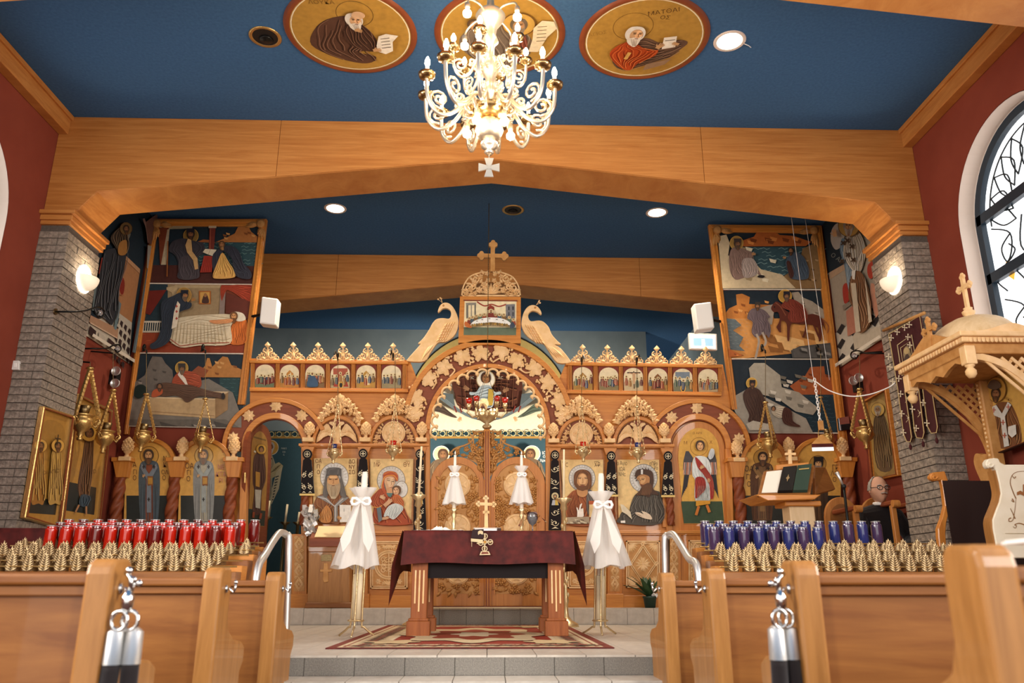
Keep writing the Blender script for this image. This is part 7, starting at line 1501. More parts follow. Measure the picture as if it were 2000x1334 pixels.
# ================================================================ rug
ra, rb = U(643, 1268, ('z', ZP1)), U(1195, 1268, ('z', ZP1)); rx0, rx1, ry0, ry1 = ra.x-.02, rb.x+.02, (ra.y+rb.y)/2, U(930, 1222.5, ('z', ZP1)).y
t = thing('rug', 'red and beige oriental rug under the altar table', 'rug', ((rx0+rx1)/2, ry0, ZP1)); MB().box((rx0, ry0, ZP1), (rx1, ry1, ZP1+.008)).build('pile', 'maroon_cloth', t)
c = Cv(('z', ZP1), (0, 0, 1), step=.00002); c._p = lambda x, y: Vector((rx0+(rx1-rx0)*x, ry0+(ry1-ry0)*y, ZP1+.0085+c.d))
ax = 1/(rx1-rx0); ay = 1/(ry1-ry0); R_ = lambda d, col: c.rect(d*ax, d*ay, 1-d*ax, 1-d*ay, col)
R_(0, '#7A2A20'); R_(.06, '#D2BE9A'); R_(.09, '#8A3A2C'); R_(.105, '#CDB892'); R_(.30, '#D8C8A6'); R_(.33, '#8E2E22')
rnd = random.Random(8)
for k in range(60):
    for (x, y) in ((k/60, .2*ay), (k/60, 1-.2*ay), (.2*ax, k/60), (1-.2*ax, k/60)):
        if .1*ax < x < 1-.1*ax and .1*ay < y < 1-.1*ay: c.poly([(x+.045*ax*math.cos(a+k)*(1+.6*math.cos(4*a)), y+.045*ay*math.sin(a+k)*(1+.6*math.cos(4*a))) for a in [2*PI*i/12 for i in range(12)]], ('#4A3A34', '#9A4434', '#6A5A44')[k % 3])
for k in range(13): c.line([((.14+.13*k)*ax, .115*ay), ((.2+.13*k)*ax, .29*ay)], .014*ax, '#8A4434')
c.poly([(.5+.30*math.cos(a)*(1+.12*math.cos(8*a)), .45+.30*math.sin(a)*(1+.12*math.cos(8*a))) for a in [2*PI*i/64 for i in range(64)]], '#CDB892'); c.poly([(.5+.2*math.cos(a)*(1+.15*math.cos(8*a)), .45+.2*math.sin(a)*(1+.15*math.cos(8*a))) for a in [2*PI*i/64 for i in range(64)]], '#8E3A2A'); c.poly([(.5+.09*math.cos(a)*(1+.2*math.cos(6*a)), .45+.09*math.sin(a)*(1+.2*math.cos(6*a))) for a in [2*PI*i/48 for i in range(48)]], '#D8C8A6')
for (x, y) in ((.2, .16), (.8, .16), (.2, .85), (.8, .85)): c.poly([(x+.09*math.cos(a)*(1+.2*math.cos(6*a)), y+.06*math.sin(a)*(1+.2*math.cos(6*a))) for a in [2*PI*i/36 for i in range(36)]], '#C8AE84')
c.build('rug_pattern', t, m='flat_paint')
t = thing('step_rug', 'narrow dark red runner lying before the royal doors', 'rug', UY(950, 1188, 9.0)); a, b = UY(842, 1188, 9.0), UY(1066, 1188, 9.0); MB().box((a.x, 8.72, ZP2+.002), (b.x, 9.03, ZP2+.016)).build('pile', 'maroon_cloth', t, bevel=.004); MB().box((a.x, 8.70, ZP2+.002), (b.x, 8.72, ZP2+.014)).build('fringe', 'embroidery', t)
# ================================================================ altar table
TY = U(815, 1243, ('z', ZP1+.008)).y; TZ = UY(950, 1037, TY-.04).z; tx0, tx1 = UY(790, 1037, TY).x, UY(1118, 1037, TY).x; TD = .85; z1 = ZP1+.009
AT = thing('altar_table', 'wooden altar table with fluted legs, below a dark red cloth', 'table', ((tx0+tx1)/2, TY, z1))
for x in (UY(819, 1150, TY).x, UY(1086, 1150, TY).x):
    for yy in (TY, TY+TD-.16):
        g = MB().box((x-.062, yy, z1+.12), (x+.062, yy+.125, TZ-.02)).build('leg', 'table_wood', AT, bevel=.004)
        MB().box((x-.09, yy-.025, z1), (x+.09, yy+.15, z1+.11)).box((x-.078, yy-.015, z1+.11), (x+.078, yy+.14, z1+.13)).build('leg_plinth', 'table_wood', g, bevel=.004)
        for k, dx in enumerate((-.032, 0, .032)): MB().box((x+dx-.006, yy-.004, z1+.24-(.06 if k == 1 else 0)), (x+dx+.006, yy+.002, TZ-.30)).build('flute', 'carved', g)
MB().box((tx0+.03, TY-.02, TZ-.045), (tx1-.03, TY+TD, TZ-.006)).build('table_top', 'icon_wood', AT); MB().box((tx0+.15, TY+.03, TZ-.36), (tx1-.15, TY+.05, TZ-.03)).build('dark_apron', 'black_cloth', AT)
CL = thing('altar_cloth', 'dark red brocade cloth over the altar table with gold cross', 'tablecloth', ((tx0+tx1)/2, TY-.04, TZ))
vs = []; nx, nd = 40, 8; yf = TY-.045
for i in range(nx+1):
    u = i/nx; x = tx0+(tx1-tx0)*u
    vs.append((x, TY+TD+.01, TZ+.002))
    for j in range(nd+1):
        v = j/nd; vs.append((x+(u-.5)*.03*v, yf-.012*v-.010*math.sin(u*23)*v, TZ+.002-(.245+.02*abs(2*u-1)-.012*math.sin(u*9))*v))
m = nd+2; fs = [(i*m+j, i*m+j+1, (i+1)*m+j+1, (i+1)*m+j) for i in range(nx) for j in range(nd+1)]
mb = MB().add(vs, fs)
for s, x0 in ((-1, tx0), (1, tx1)):
    vs = []
    for i in range(11):
        u = i/10; y = yf+(TY+TD+.05-yf)*u; drop = .30+.28*math.exp(-((u-.12)/.12)**2) if u > .02 else .27
        for j in range(7): v = j/6; vs.append((x0+s*(.012+.085*v*math.exp(-((u-.1)/.25)**2)+.01*math.sin(u*15)*v), y, TZ+.002-drop*v))
    mb.add(vs, [(i*7+j, i*7+j+1, (i+1)*7+j+1, (i+1)*7+j) for i in range(10) for j in range(6)])
o = mb.build('cloth', 'maroon_cloth', CL, smooth=True)
c = cv_y(yf-.026, 800, 860, 3.923); g1 = '#D8C49A'
for (x, y) in ((572, 778), (545, 785), (618, 780), (577, 735), (575, 830)): c.ring(x, y, 19, 19, 6, g1); c.ell(x, y, 8, 8, '#B89A5E', 10)
c.poly([(548, 850), (606, 850), (620, 878), (535, 880)], g1); c.poly([(555, 856), (600, 856), (608, 870), (548, 872)], '#7A3A2A'); c.line([(577, 720), (575, 850)], 8, g1); c.line([(515, 790), (635, 775)], 8, g1); c.ell(577, 780, 10, 10, '#C08A3A')
c.build('gold_cross', CL, m='flat_paint')
c = cv_y(yf-.030, 800, 860, 3.923); c.poly([(482, 684), (568, 680), (566, 752), (470, 748)], '#2A1214'); c.poly([(470, 752), (562, 760), (560, 785), (470, 775)], '#D8C49A'); c.line([(476, 770), (476, 815)], 3, '#D8C49A'); c.blob([(525, 700), (545, 690), (562, 700), (560, 722), (540, 715), (526, 725)], '#D8C49A'); c.build('embroidered_marker', CL, m='flat_paint')
# things on the table
def tulle_skirt(t, p, z0, z1, r0, r1, n=44, seed=0, nm='tulle_skirt', dx=0):
    rnd = random.Random(seed); ph = [rnd.uniform(0, 6) for _ in range(3)]
    for lay in range(2):
        vs = []
        for j in range(9):
            v = j/8; r = (r0+(r1-r0)*v**.8)*(1-.1*lay)
            for i in range(n):
                a = 2*PI*i/n; w_ = 1+(.16*math.sin(7*a+ph[0])+.09*math.sin(13*a+ph[1]+lay))*v; vs.append((p[0]+dx*v+r*w_*math.cos(a), p[1]+r*w_*math.sin(a), z0+(z1-z0)*v*(1+.03*math.sin(5*a+ph[2]))))
        MB().add(vs, [(j*n+i, j*n+(i+1) % n, (j+1)*n+(i+1) % n, (j+1)*n+i) for j in range(8) for i in range(n)]).build(nm, 'tulle', t, smooth=True)
def bow(t, p, s):
    for a in (-1, 1):
        MB().tube([(p[0]+a*s*.75*math.sin(k*PI/6)*(1 if k else 0), p[1]-.3*s, p[2]+s*.28*math.sin(k*PI/3)) for k in range(7)], s*.14, 6).build('bow_loop', 'ribbon', t, smooth=True)
for px, l in ((886, 'small white candle with tulle skirt on the table, left of the cross'), (1019, 'small white candle with tulle skirt on the table, right of the cross')):
    Y = TY+.35; p = UY(px, 1030, Y); p.z = TZ+.004; t = thing('tulle_candle', l, 'candle', p)
    MB().lathe([(0, 0), (.045, 0), (.05, .008), (.02, .02), (.012, .05), (.018, .08), (.01, .12), (.022, .15), (.012, .18), (.03, .2), (.01, .21)], 16, p).build('candlestick', 'gold', t, smooth=True)
    zt = UY(px, 889, Y).z; MB().lathe([(.016, .2), (.016, .34), (.011, zt-p.z), (0, zt-p.z+.004)], 14, p).build('candle', 'wax', t, smooth=True); z0 = UY(px, 922, Y).z; zz = UY(px, 984, Y).z; tulle_skirt(t, p, z0, zz, .02, .092, 36, px); tulle_skirt(t, p, z0-.005, z0+.05, .02, .055, 24, px+1, 'tulle_ruff'); bow(t, (p.x, p.y-.05, z0-.03), .05)
    MB().lathe([(0, 0), (.006, .012), (.004, .022), (0, .034)], 8, (p.x, p.y, zt+.004)).build('flame', 'shade_lit', t, smooth=True)
Y = TY+.28; p = UY(949, 1031, Y); t = thing('altar_cross', 'pale blessing cross standing on the altar table', 'cross', (p.x, Y, TZ+.03)); mb = MB(); mb.px([(946.5, 975), (952, 975), (953.5, 1029), (946, 1029)], Y, .02); mb.px([(934, 981), (965, 982), (965, 988), (934, 987)], Y-.001, .022); mb.px([(943, 998), (956, 998), (956, 1003), (943, 1003)], Y-.001, .022)
for q, (x, y) in enumerate(((949, 973), (935, 984), (964, 985), (949.5, 1000))):
    for dx, dy in ((0, -3), (3, 0), (-3, 0), (0, 3)): mb.px(arc(x+dx, y+dy, 2.8, 2.8, 0, 360, 10)[:-1], Y-.003-.001*q, .026)
mb.build('cross_body', 'carved', t); MB().lathe([(0, 0), (.03, 0), (.028, .012), (.012, .02), (0, .02)], 14, (p.x, Y+.01, TZ+.035)).build('foot', 'carved', t)
t = thing('gospel_book', 'book with white pages lying under the cross on the table', 'book', (UY(945, 1034, TY+.2).x, TY+.15, TZ)); a, b = UY(925, 1034, TY+.15).x, UY(978, 1034, TY+.15).x
MB().box((a, TY+.12, TZ+.004), (b, TY+.36, TZ+.01)).box((a, TY+.12, TZ+.03), (b, TY+.36, TZ+.036)).build('cover', 'page', t); MB().box((a+.01, TY+.125, TZ+.01), (b-.01, TY+.355, TZ+.03)).build('pages', 'white', t); MB().box((b-.03, TY+.118, TZ+.006), (b+.002, TY+.2, TZ+.034)).build('dark_spine', 'brown_leather', t)
Y = TY+.2; p = UY(1040, 1034, Y); p.z = TZ+.004; t = thing('wine_goblet', 'glass goblet of dark wine with red napkin on the table', 'goblet', p)
MB().lathe([(0, 0), (.035, 0), (.034, .004), (.006, .01), (.005, .055), (.03, .075), (.045, .11), (.045, .14), (.038, .165), (.036, .165), (.043, .14)], 20, p).build('glass', 'glass_clear', t, smooth=True); MB().lathe([(0, .06), (.027, .076), (.041, .11), (.041, .135), (0, .135)], 18, p).build('wine', 'black', t, smooth=True)
vs = [(p.x+(i-2)*.045-.03*(1-j/3), p.y-.055+.05*j, p.z+.17-.02*abs(i-2.3)**1.5-(.05 if i < 1 else 0)) for i in range(6) for j in range(4)]; MB().add(vs, [(i*4+j, i*4+j+1, (i+1)*4+j+1, (i+1)*4+j) for i in range(5) for j in range(3)]).build('red_napkin', 'glass_red', t, smooth=True)
t = thing('white_cloth', 'crumpled white tulle cloth lying on the left of the table', 'cloth', (UY(850, 1034, TY).x, TY+.1, TZ)); a, b = UY(803, 1034, TY).x, UY(905, 1034, TY).x; rnd = random.Random(4); vs = []
for i in range(22):
    for j in range(8): u = i/21; vs.append((a+(b-a)*u, TY-.01+.3*j/7, TZ+.005+(.012+.05*math.exp(-((u-.55)/.16)**2))*rnd.random()*math.sin(PI*j/7)+.003))
MB().add(vs, [(i*8+j, i*8+j+1, (i+1)*8+j+1, (i+1)*8+j) for i in range(21) for j in range(7)]).build('crumple', 'ribbon', t)
# ================================================================ tall tulle candles on brass tripods
for px, py, ctop, sk0, sk1, l, dx, cpx in ((693, 1244, 922, 968, 1108, 'tall white candle with tulle skirt on brass tripod, left of the table', 0, 713), (1172, 1240, 925, 975, 1108, 'tall white candle with tulle skirt on brass tripod, right of the table', .02, 1174)):
    p = U(px, py, ('z', ZP1)); p.z = ZP1; Y = p.y; xt = UY(cpx, ctop, Y); t = thing('candle_stand', l, 'candle stand', p)
    zr = UY(px, 1212, Y).z; zt = xt.z; lean = Vector((xt.x-p.x, 0, zt-ZP1))/(zt-ZP1); A = lambda z: p+lean*(z-ZP1)
    for k in range(3):
        a = 2*PI*k/3+.5; ft = Vector((math.cos(a), math.sin(a), 0)); lp_ = [A(zr+.52)+ft*.05, A(zr)+ft*.05, A(zr-.05)+ft*.07, p+ft*.16+Vector((0, 0, .006))]
        MB().tube([tuple(v) for v in smooth([tuple(v) for v in lp_], False, 5)], .008, 6).build('leg', 'gold', t, smooth=True)
    MB().tube([A(zr+.0)+Vector((.06*math.cos(k*PI/8), .06*math.sin(k*PI/8), 0)) for k in range(16)], .007, 5, closed=True).build('ring', 'gold', t); MB().tube([A(zr+.01), A(zr+.35)], .036, 16).build('candle_base', 'cream', t, smooth=True)
    MB().tube([A(zr+.3), A(zt-.03), A(zt)], [.03, .026, .02], 16).build('candle', 'wax', t, smooth=True); z0, zz = UY(cpx, sk0, Y).z, UY(px, sk1, Y).z; q = A(z0)
    tulle_skirt(t, q, z0, zz, .045, .165 if px < 900 else .18, 56, px, dx=-.04 if px < 900 else .02); tulle_skirt(t, q, z0-.02, z0+.06, .05, .10, 30, px+1, 'tulle_ruff'); bow(t, (q.x, q.y-.1, z0-.06), .1)
    for s in (-1, 1): MB().prism([q+Vector(v) for v in ((s*.02, -.1, -.05), (s*.13, -.22, -.36), (s*.10, -.24, -.46), (s*.05, -.22, -.38), (s*.0, -.12, -.05))], (0, .004, 0)).build('bow_tail', 'tulle', t)
# slim brass candlesticks either side of the doors
for px, top, pan, bot, l, Y in ((818, 872, 968, 1036, 'slim candlestick with tall thin taper left of the doors', 8.3), (1101, 878, 975, 1200, 'tall twisted candlestick with thin taper right of the doors', 8.3)):
    p = UY(px, pan, Y); zb = ZP1; t = thing('candlestick', l, 'candlestick', (p.x, Y, zb)); zt = UY(px, top, Y).z; h = p.z-zb
    MB().lathe([(0, 0), (.13, .0), (.12, .03), (.06, .06), (.03, .1), (.022, .2), (.034, .25), (.02, .3), (.018, h*.5), (.032, h*.55), (.018, h*.6), (.02, h-.12), (.04, h-.1), (.03, h-.05), (.085, h), (.08, h+.006), (.02, h+.01)], 18, (p.x, Y, zb)).build('stem', 'gold', t, smooth=True); MB().tube([(p.x+.0, Y, p.z), (p.x+.012, Y, zt)], [.014, .010], 10).build('taper', 'cream', t, smooth=True)
    mb = MB()
    for k in range(26): z = zb+.3+(h-.45)*k/26; mb.ball((p.x+.024*math.cos(k*1.3), Y+.024*math.sin(k*1.3), z), .016, 6, 4, 0, (1, 1, 1.6))
    mb.build('twisted_casting', 'gold', t)
# ================================================================ embroidered stoles hung on the pillars of the screen
def stole(x, y0, y1, hw, tails, label):
    Y = Y0-.105; yh = y0+10; t = thing('hanging_stole', label, 'stole', UY(x, y1, Y), 'black embroidered stoles on the screen')
    MB().px(arc(x, yh, hw*.62, 10, -60, 240, 20)+[(x-hw*.55, yh+12), (x-hw*.95, y1), (x+hw*.95, y1), (x+hw*.55, yh+12)], Y, .02).build('velvet', 'black_cloth', t, bevel=.003)
    c = cv_y(Y-.002, x, 0, 1); g = '#DCCDA8'; c.ring(0, yh, 5.6, 5.6, .8, g); c.line([(0, yh-4), (0, yh+4)], 1.6, g); c.line([(-4, yh), (4, yh)], 1.6, g)
    def vine(cx, a, b, w_):
        n = max(2, int((b-a)/17))
        for i in range(n):
            yy = a+(b-a)*(i+.5)/n; s = 1 if i % 2 else -1
            c.line([(cx+s*w_*math.cos(k)*(1-.1*k), yy+6.5*math.sin(k)*(1-.1*k)) for k in [j*.6 for j in range(11)]], 1.1, g)
            for k in range(3): c.line([(cx-s*w_*.6, yy-4+4*k), (cx-s*w_*1.1, yy-6.5+4*k)], [.5, 1.8], g)
            c.ell(cx+s*w_*.2, yy, 1.9, 1.9, g, 8)
        c.poly([(cx-w_, b+1), (cx, b-3), (cx+w_, b+1), (cx, b)], g)
    if tails:
        for s in (-1, 1): vine(s*hw*.42, y0+38, y1-6, hw*.26)
        MB().px([(x-hw, y1-4), (x+hw, y1-4), (x+hw, y1), (x-hw, y1)], Y-.003, .006).build('gold_fringe', 'gold_thread', t)
    else:
        vine(0, y0+25, y0+75, hw*.52); c.ell(0, y0+90, 7, 7, '#C9B68A'); head(c, 0, y0+91, 3.6, SK, '#3A2A20', '#4A3A2E'); c.poly([(-7, y0+108), (-5, y0+98), (5, y0+98), (7, y0+108)], '#B0B0B4'); c.poly([(0, y0+98), (5, y0+98), (6, y0+108), (0, y0+108)], '#C9A84A'); vine(0, y0+112, y1-4, hw*.52)
    c.build('embroidery', t, m='flat_paint')
for a in ((600, 877, 968, 15, 1, 'black embroidered stole beside the opened door'), (709, 876, 962, 14, 1, 'black embroidered stole between the bearded saint and mother icons'), (820, 877, 1036, 13.5, 0, 'long black embroidered stole left of the royal doors'), (1084, 879, 1036, 13.5, 0, 'long black embroidered stole right of the royal doors'), (1194, 881, 970, 13.5, 1, 'black embroidered stole left of the prophet icon'), (1305, 881, 971, 13.5, 1, 'black embroidered stole beside the angel door')): stole(*a)
# ================================================================ donation box, votive ribbons, plant
Y = 8.84; q = lambda x, y, Y_=Y: UY(x, y, Y_); t = thing('donation_box', 'light oak donation box with a carved cross left of the doors', 'donation box', q(642, 1187))
MB().px([(603, 1076), (682, 1076), (684, 1178), (600, 1178)], Y, .17).build('body', 'oak_pew_v', t, bevel=.004); MB().px([(600, 1068), (685, 1068), (683, 1078), (602, 1078)], Y-.03, .2).build('top_moulding', 'oak_pew', t, bevel=.006); MB().px([(597, 1177), (688, 1177), (692, 1187.5), (594, 1187.5)], Y-.04, .22).build('base_moulding', 'oak_pew', t, bevel=.006)
a, b = q(604, 1068), q(681, 1068); MB().prism([(a.x, Y-.01, a.z), (a.x, Y-.01, a.z+.09), (a.x, Y+.17, a.z+.22), (a.x, Y+.17, a.z)], (b.x-a.x, 0, 0)).build('sloped_desk', 'red_wood', t, bevel=.004)
MB().prism([(a.x+.05, Y-.006, a.z+.098), (b.x-.03, Y-.006, a.z+.098), (b.x-.03, Y+.16, a.z+.222), (a.x+.05, Y+.16, a.z+.222)], (0, -.004, .006)).build('white_panel', 'wheat', t); MB().rpx(627, 1083, 648, 1096, Y-.006, .01).build('coin_slot', 'dim_brass', t, bevel=.002)
mb = MB().px([(632, 1100), (640, 1100), (641, 1136), (633, 1138), (630, 1132)], Y-.012, .014); mb.px([(625, 1112), (648, 1112), (648, 1117), (625, 1117)], Y-.013, .014); mb.build('carved_cross', 'carved_dark', t, bevel=.003)
t = thing('votive_bunch', 'bunch of silver votive plaques hanging beside the black-hatted saint icon', 'votives', UY(607, 1040, Y0-.12)); rnd = random.Random(9); pr = None
for k in range(34):
    if pr is None: pr = MB().box((-.022, -.002, -.05), (.022, .002, .05)).build('plaque', 'steel', None); o = pr
    else: o = pr.copy(); C.objects.link(o)
    v = UY(606+rnd.uniform(-13, 15)*(1-.4*k/34), 992+50*k/34, Y0-.12-rnd.random()*.06); o.location = v; o.rotation_euler = (rnd.uniform(-.6, .6), rnd.uniform(-1, 1), rnd.uniform(-.8, .8)); o.name = 'plaque'; put(o, t)
p = UY(1270, 1187, 8.88); p.z = ZP2; t = thing('potted_plant', 'potted plant with broad green leaves on the step, right of the doors', 'potted plant', p); MB().lathe([(0, 0), (.055, 0), (.07, .1), (.076, .1), (.076, .12), (.066, .12), (.06, .1), (0, .1)], 20, p).build('pot', 'pot_green', t, smooth=True); rnd = random.Random(3)
for k in range(15):
    a = rnd.uniform(0, 2*PI); L = rnd.uniform(.18, .36); el = rnd.uniform(.7, 1.35); d = Vector((math.cos(a)*math.cos(el)-.12, math.sin(a)*math.cos(el)*.6, math.sin(el))); sd = Vector((-math.sin(a), math.cos(a), 0)); vs = []; b = p+Vector((0, 0, .1))
    for i in range(7): u = i/6; m_ = b+d*L*u+Vector((d.x, d.y, -.5))*(.22*L*u*u*2); w_ = .03*math.sin(PI*max(.06, u**.8))+.002; vs += [m_-sd*w_, m_+Vector((0, 0, -.006)), m_+sd*w_]
    MB().add(vs, [(i*3+j, i*3+j+1, i*3+4+j, i*3+3+j) for i in range(6) for j in (0, 1)]).build('leaf', 'leaf_green', t, smooth=True)
MB().add([p+Vector((.05+.03*math.cos(k)*(1+.4*(k % 2)), -.05+.02*math.sin(k), .13+.03*math.sin(k*2.1))) for k in range(8)], [(0, 1, 2), (2, 3, 4), (4, 5, 6), (6, 7, 0), (0, 2, 4), (4, 6, 0)]).build('paper_tag', 'white', t)
# ================================================================ bishop's throne on the right wall
xf, xw, yn, yfar = 3.5, 4.16, 5.5, 6.33; zf = 2.44
TH = thing('bishop_throne', 'carved canopied throne with lattice sides against the right wall', 'throne', (3.8, (yn+yfar)/2, ZP1))
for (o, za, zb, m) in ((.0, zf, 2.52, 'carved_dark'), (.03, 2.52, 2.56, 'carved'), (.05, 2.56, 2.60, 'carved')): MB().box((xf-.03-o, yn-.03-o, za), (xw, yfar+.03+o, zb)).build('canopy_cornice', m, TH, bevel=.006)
mb = MB()
for k in range(22): mb.ball((xf-.065, yn+(yfar-yn)*k/21, 2.535), .014, 6, 4, 0, (.6, 1, 1.5)); mb.ball((xf+(xw-xf)*k/21, yn-.065, 2.535), .014, 6, 4, 0, (1, .6, 1.5))
mb.build('egg_moulding', 'carved', TH)
sc_ = [(yn, zf), (yn, 2.40), (yn+.08, 2.385), (yn+.14, 2.41), (yn+.24, 2.385), (yn+.32, 2.35), (yn+.415, 2.385), (yn+.5, 2.35), (yn+.6, 2.385), (yn+.7, 2.41), (yn+.76, 2.385), (yfar, 2.40), (yfar, zf)]
MB().prism([(xf-.02, a, b) for a, b in sc_], (.03, 0, 0)).build('scalloped_valance', 'carved_dark', TH)
for k, yy in enumerate((yn, yfar)):
    MB().box((xf-.04, yy-.04, 2.36), (xf+.04, yy+.04, 2.50)).build('corner_block', 'carved', TH, bevel=.005)
    MB().lathe([(0, -.10), (.02, -.098), (.038, -.07), (.038, -.045), (.02, -.02), (.034, -.01), (.034, 0)], 16, (xf, yy, 2.36)).build('drop_finial', 'carved', TH, smooth=True)
cx, cy, rd = 3.83, (yn+yfar)/2, .36; vs = []; nb, mb_ = 32, 10
for j in range(mb_+1):
    e = PI/2*j/mb_
    for i in range(nb): a = 2*PI*i/nb; r = rd*math.cos(e)*(1-.035*abs(math.cos(4*a))); vs.append((cx+r*math.cos(a)*.9, cy+r*math.sin(a)*1.1, 2.60+.27*math.sin(e)))
MB().add(vs, [(j*nb+i, j*nb+(i+1) % nb, (j+1)*nb+(i+1) % nb, (j+1)*nb+i) for j in range(mb_) for i in range(nb)]).build('ribbed_dome', 'pale_oak', TH, smooth=True)
def budded_cross(x, y, z, h, ry, nm, m='carved'):
    mb = MB(); mb.box((x-.012, y-.016, z), (x+.012, y+.016, z+h)); mb.box((x-.0125, y-ry, z+h*.60), (x+.0125, y+ry, z+h*.72))
    for (dy, dz) in ((0, h), (-ry, h*.66), (ry, h*.66)):
        for (a, b) in ((.016, 0), (-.016, 0), (0, .016), (0, -.014)): mb.ball((x, y+dy+a, z+dz+b), .02, 8, 5, 0, (.7, 1, 1))
    return mb.build(nm, m, TH, smooth=False)
MB().lathe([(.05, 0), (.03, .02), (.045, .04), (.05, .06), (.03, .075), (.035, .09), (.015, .10)], 16, (cx, cy, 2.86)).build('dome_knob', 'carved', TH, smooth=True)
budded_cross(cx, cy, 2.95, .27, .075, 'dome_cross'); budded_cross(xf-.05, cy-.06, 2.60, .22, .075, 'front_cross', 'carved_dark')
mb = MB(); mb.prism([(xf-.05, a, b) for a, b in smooth([(yn, 2.60), (yn+.15, 2.62), (cy-.1, 2.69), (cy, 2.72), (cy+.1, 2.69), (yfar-.15, 2.62), (yfar, 2.60)], False, 4)], (.03, 0, 0)); mb.build('front_pediment', 'carved_dark', TH)  # aisle face in the darker tone, its shade put into the wood colour
MB().prism([(a, yn-.05, b) for a, b in smooth([(xf, 2.60), (xf+.15, 2.62), (xf+.28, 2.66), (xf+.36, 2.67), (xf+.5, 2.63), (xw, 2.60)], False, 4)], (0, .03, 0)).build('side_pediment', 'carved', TH)  # near face in the paler tone, the light on it put into the colour
MB().lathe([(.05, 0), (.04, .03), (.06, .06), (.0, .16)], 10, (xw-.12, yn, 2.60)).build('corner_urn', 'carved', TH, smooth=True)
# lattice sides with arched lower edge
ex, ez, exr, ezr = xf, 1.72, .56, .68
def inside(x, z): return xf+.05 < x < xw-.03 and z < zf-.02 and ((x-ex)/exr)**2+((z-ez)/ezr)**2 > 1.06 and z > 1.72
for yy, mt in ((yn, 'carved'), (yfar, 'carved_dark')):  # near side paler, far side darker: light and shade put into the wood tone
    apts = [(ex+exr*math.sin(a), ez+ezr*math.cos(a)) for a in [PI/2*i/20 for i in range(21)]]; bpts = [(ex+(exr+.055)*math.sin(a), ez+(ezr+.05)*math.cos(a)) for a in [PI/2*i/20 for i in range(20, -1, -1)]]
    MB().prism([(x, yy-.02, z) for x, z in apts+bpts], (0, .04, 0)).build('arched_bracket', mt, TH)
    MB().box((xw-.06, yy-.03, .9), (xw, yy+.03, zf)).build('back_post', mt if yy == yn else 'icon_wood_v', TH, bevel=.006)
    for d in (1, -1):
        for k in range(-14, 22):
            c0 = xf+k*.072; run = []
            for j in range(61):
                z = 1.72+j*.012; x = c0+d*(z-1.72)*1.0+(0 if d > 0 else .72)
                if inside(x, z): run.append((x, z))
            if len(run) > 2: MB().bar((run[0][0], yy+.006*d, run[0][1]), (run[-1][0], yy+.006*d, run[-1][1]), .022, .01, 0, (0, 1, 0)).build('lattice_slat', mt, TH)
# seat: two S-shaped sides, dark upholstered inside
k6 = lambda x, y: (1780+x/5.8, 860+y/5.8)
nearp = [(845, 250), (870, 210), (940, 200), (990, 205), (1010, 250), (1060, 275), (1420, 275), (1420, 1334), (980, 1334), (960, 1160), (930, 1000), (925, 900), (960, 800), (1000, 700), (1020, 600), (1000, 480), (965, 340), (930, 300), (880, 320), (850, 290)]
farp = [(210, 410), (240, 365), (380, 350), (410, 430), (450, 560), (455, 720), (400, 930), (390, 1050), (400, 1200), (430, 1500), (560, 1500), (560, 350), (380, 350)][:10]+[(360, 1500), (310, 1100), (305, 1000), (350, 880), (385, 740), (360, 540), (340, 450), (270, 460), (220, 440)]
sd = MB().px([k6(*p) for p in nearp], yn, .05).build('seat_side', 'cream_lit', TH, bevel=.006, label='seat side with bright light put into its cream colour, brown scrollwork')
c = cv_y(yn-.002, 1780, 860, 5.8)
for l in ([(1276, 350), (1190, 360), (1140, 400), (1120, 480), (1150, 580), (1185, 660)], [(1185, 660), (1170, 800), (1150, 900), (1110, 920), (1105, 890), (1130, 880)], [(1120, 770), (1150, 830), (1175, 890)], [(1150, 975), (1175, 995), (1190, 970), (1170, 955), (1220, 940), (1290, 960)], [(1140, 400), (1165, 430), (1180, 410)], [(1130, 680), (1160, 700), (1140, 660)]): c.line(l, [5, 12], '#8A6238', True)
c.line([(1060, 1055), (1420, 1055)], 6, '#B8A684'); c.line([(1070, 1130), (1420, 1130)], 6, '#B8A684'); c.poly([(1190, 590), (1230, 570), (1260, 590), (1260, 500), (1290, 500), (1290, 640), (1230, 610), (1195, 625)], '#9A6234'); c.build('scrollwork', sd, m='flat_paint')
edge = [(965, 340), (1000, 480), (1020, 600), (1000, 700), (960, 800), (925, 900), (930, 1000), (960, 1160), (985, 1334)]; MB().px([k6(*p) for p in smooth(edge, False, 4)]+[k6(x-32, y) for x, y in smooth(edge, False, 4)[::-1]], yn+.012, .08).build('studded_edge', 'oak_pew_v', TH)
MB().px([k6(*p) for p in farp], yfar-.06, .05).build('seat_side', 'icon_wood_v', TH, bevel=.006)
MB().tube([UY(*k6(893+34*(1-.1*k)*math.cos(k*.7), 275+34*(1-.1*k)*math.sin(k*.7)), yn-.004) for k in range(9)], .008, 6).build('arm_scroll', 'cream_lit', TH)
MB().tube([UY(*k6(262+32*(1-.1*k)*math.cos(k*.7), 415+32*(1-.1*k)*math.sin(k*.7)), yfar-.064) for k in range(9)], .008, 6).build('arm_scroll', 'icon_wood', TH)
MB().box((3.62, yn+.06, ZP1), (xw, yfar-.02, .86)).build('seat_box', 'dark_uphol', TH); MB().box((3.60, yfar-.07, .86), (xw, yfar-.062, 1.62)).build('side_lining', 'dark_uphol', TH); MB().box((4.06, yn+.06, .86), (xw, yfar-.02, 1.62)).build('back_cushion', 'dark_uphol', TH)
a = UY(*k6(440, 350), yfar).z; MB().box((xw-.1, yn+.05, 1.62), (xw, yfar, 1.70)).build('back_rail', 'red_wood', TH)
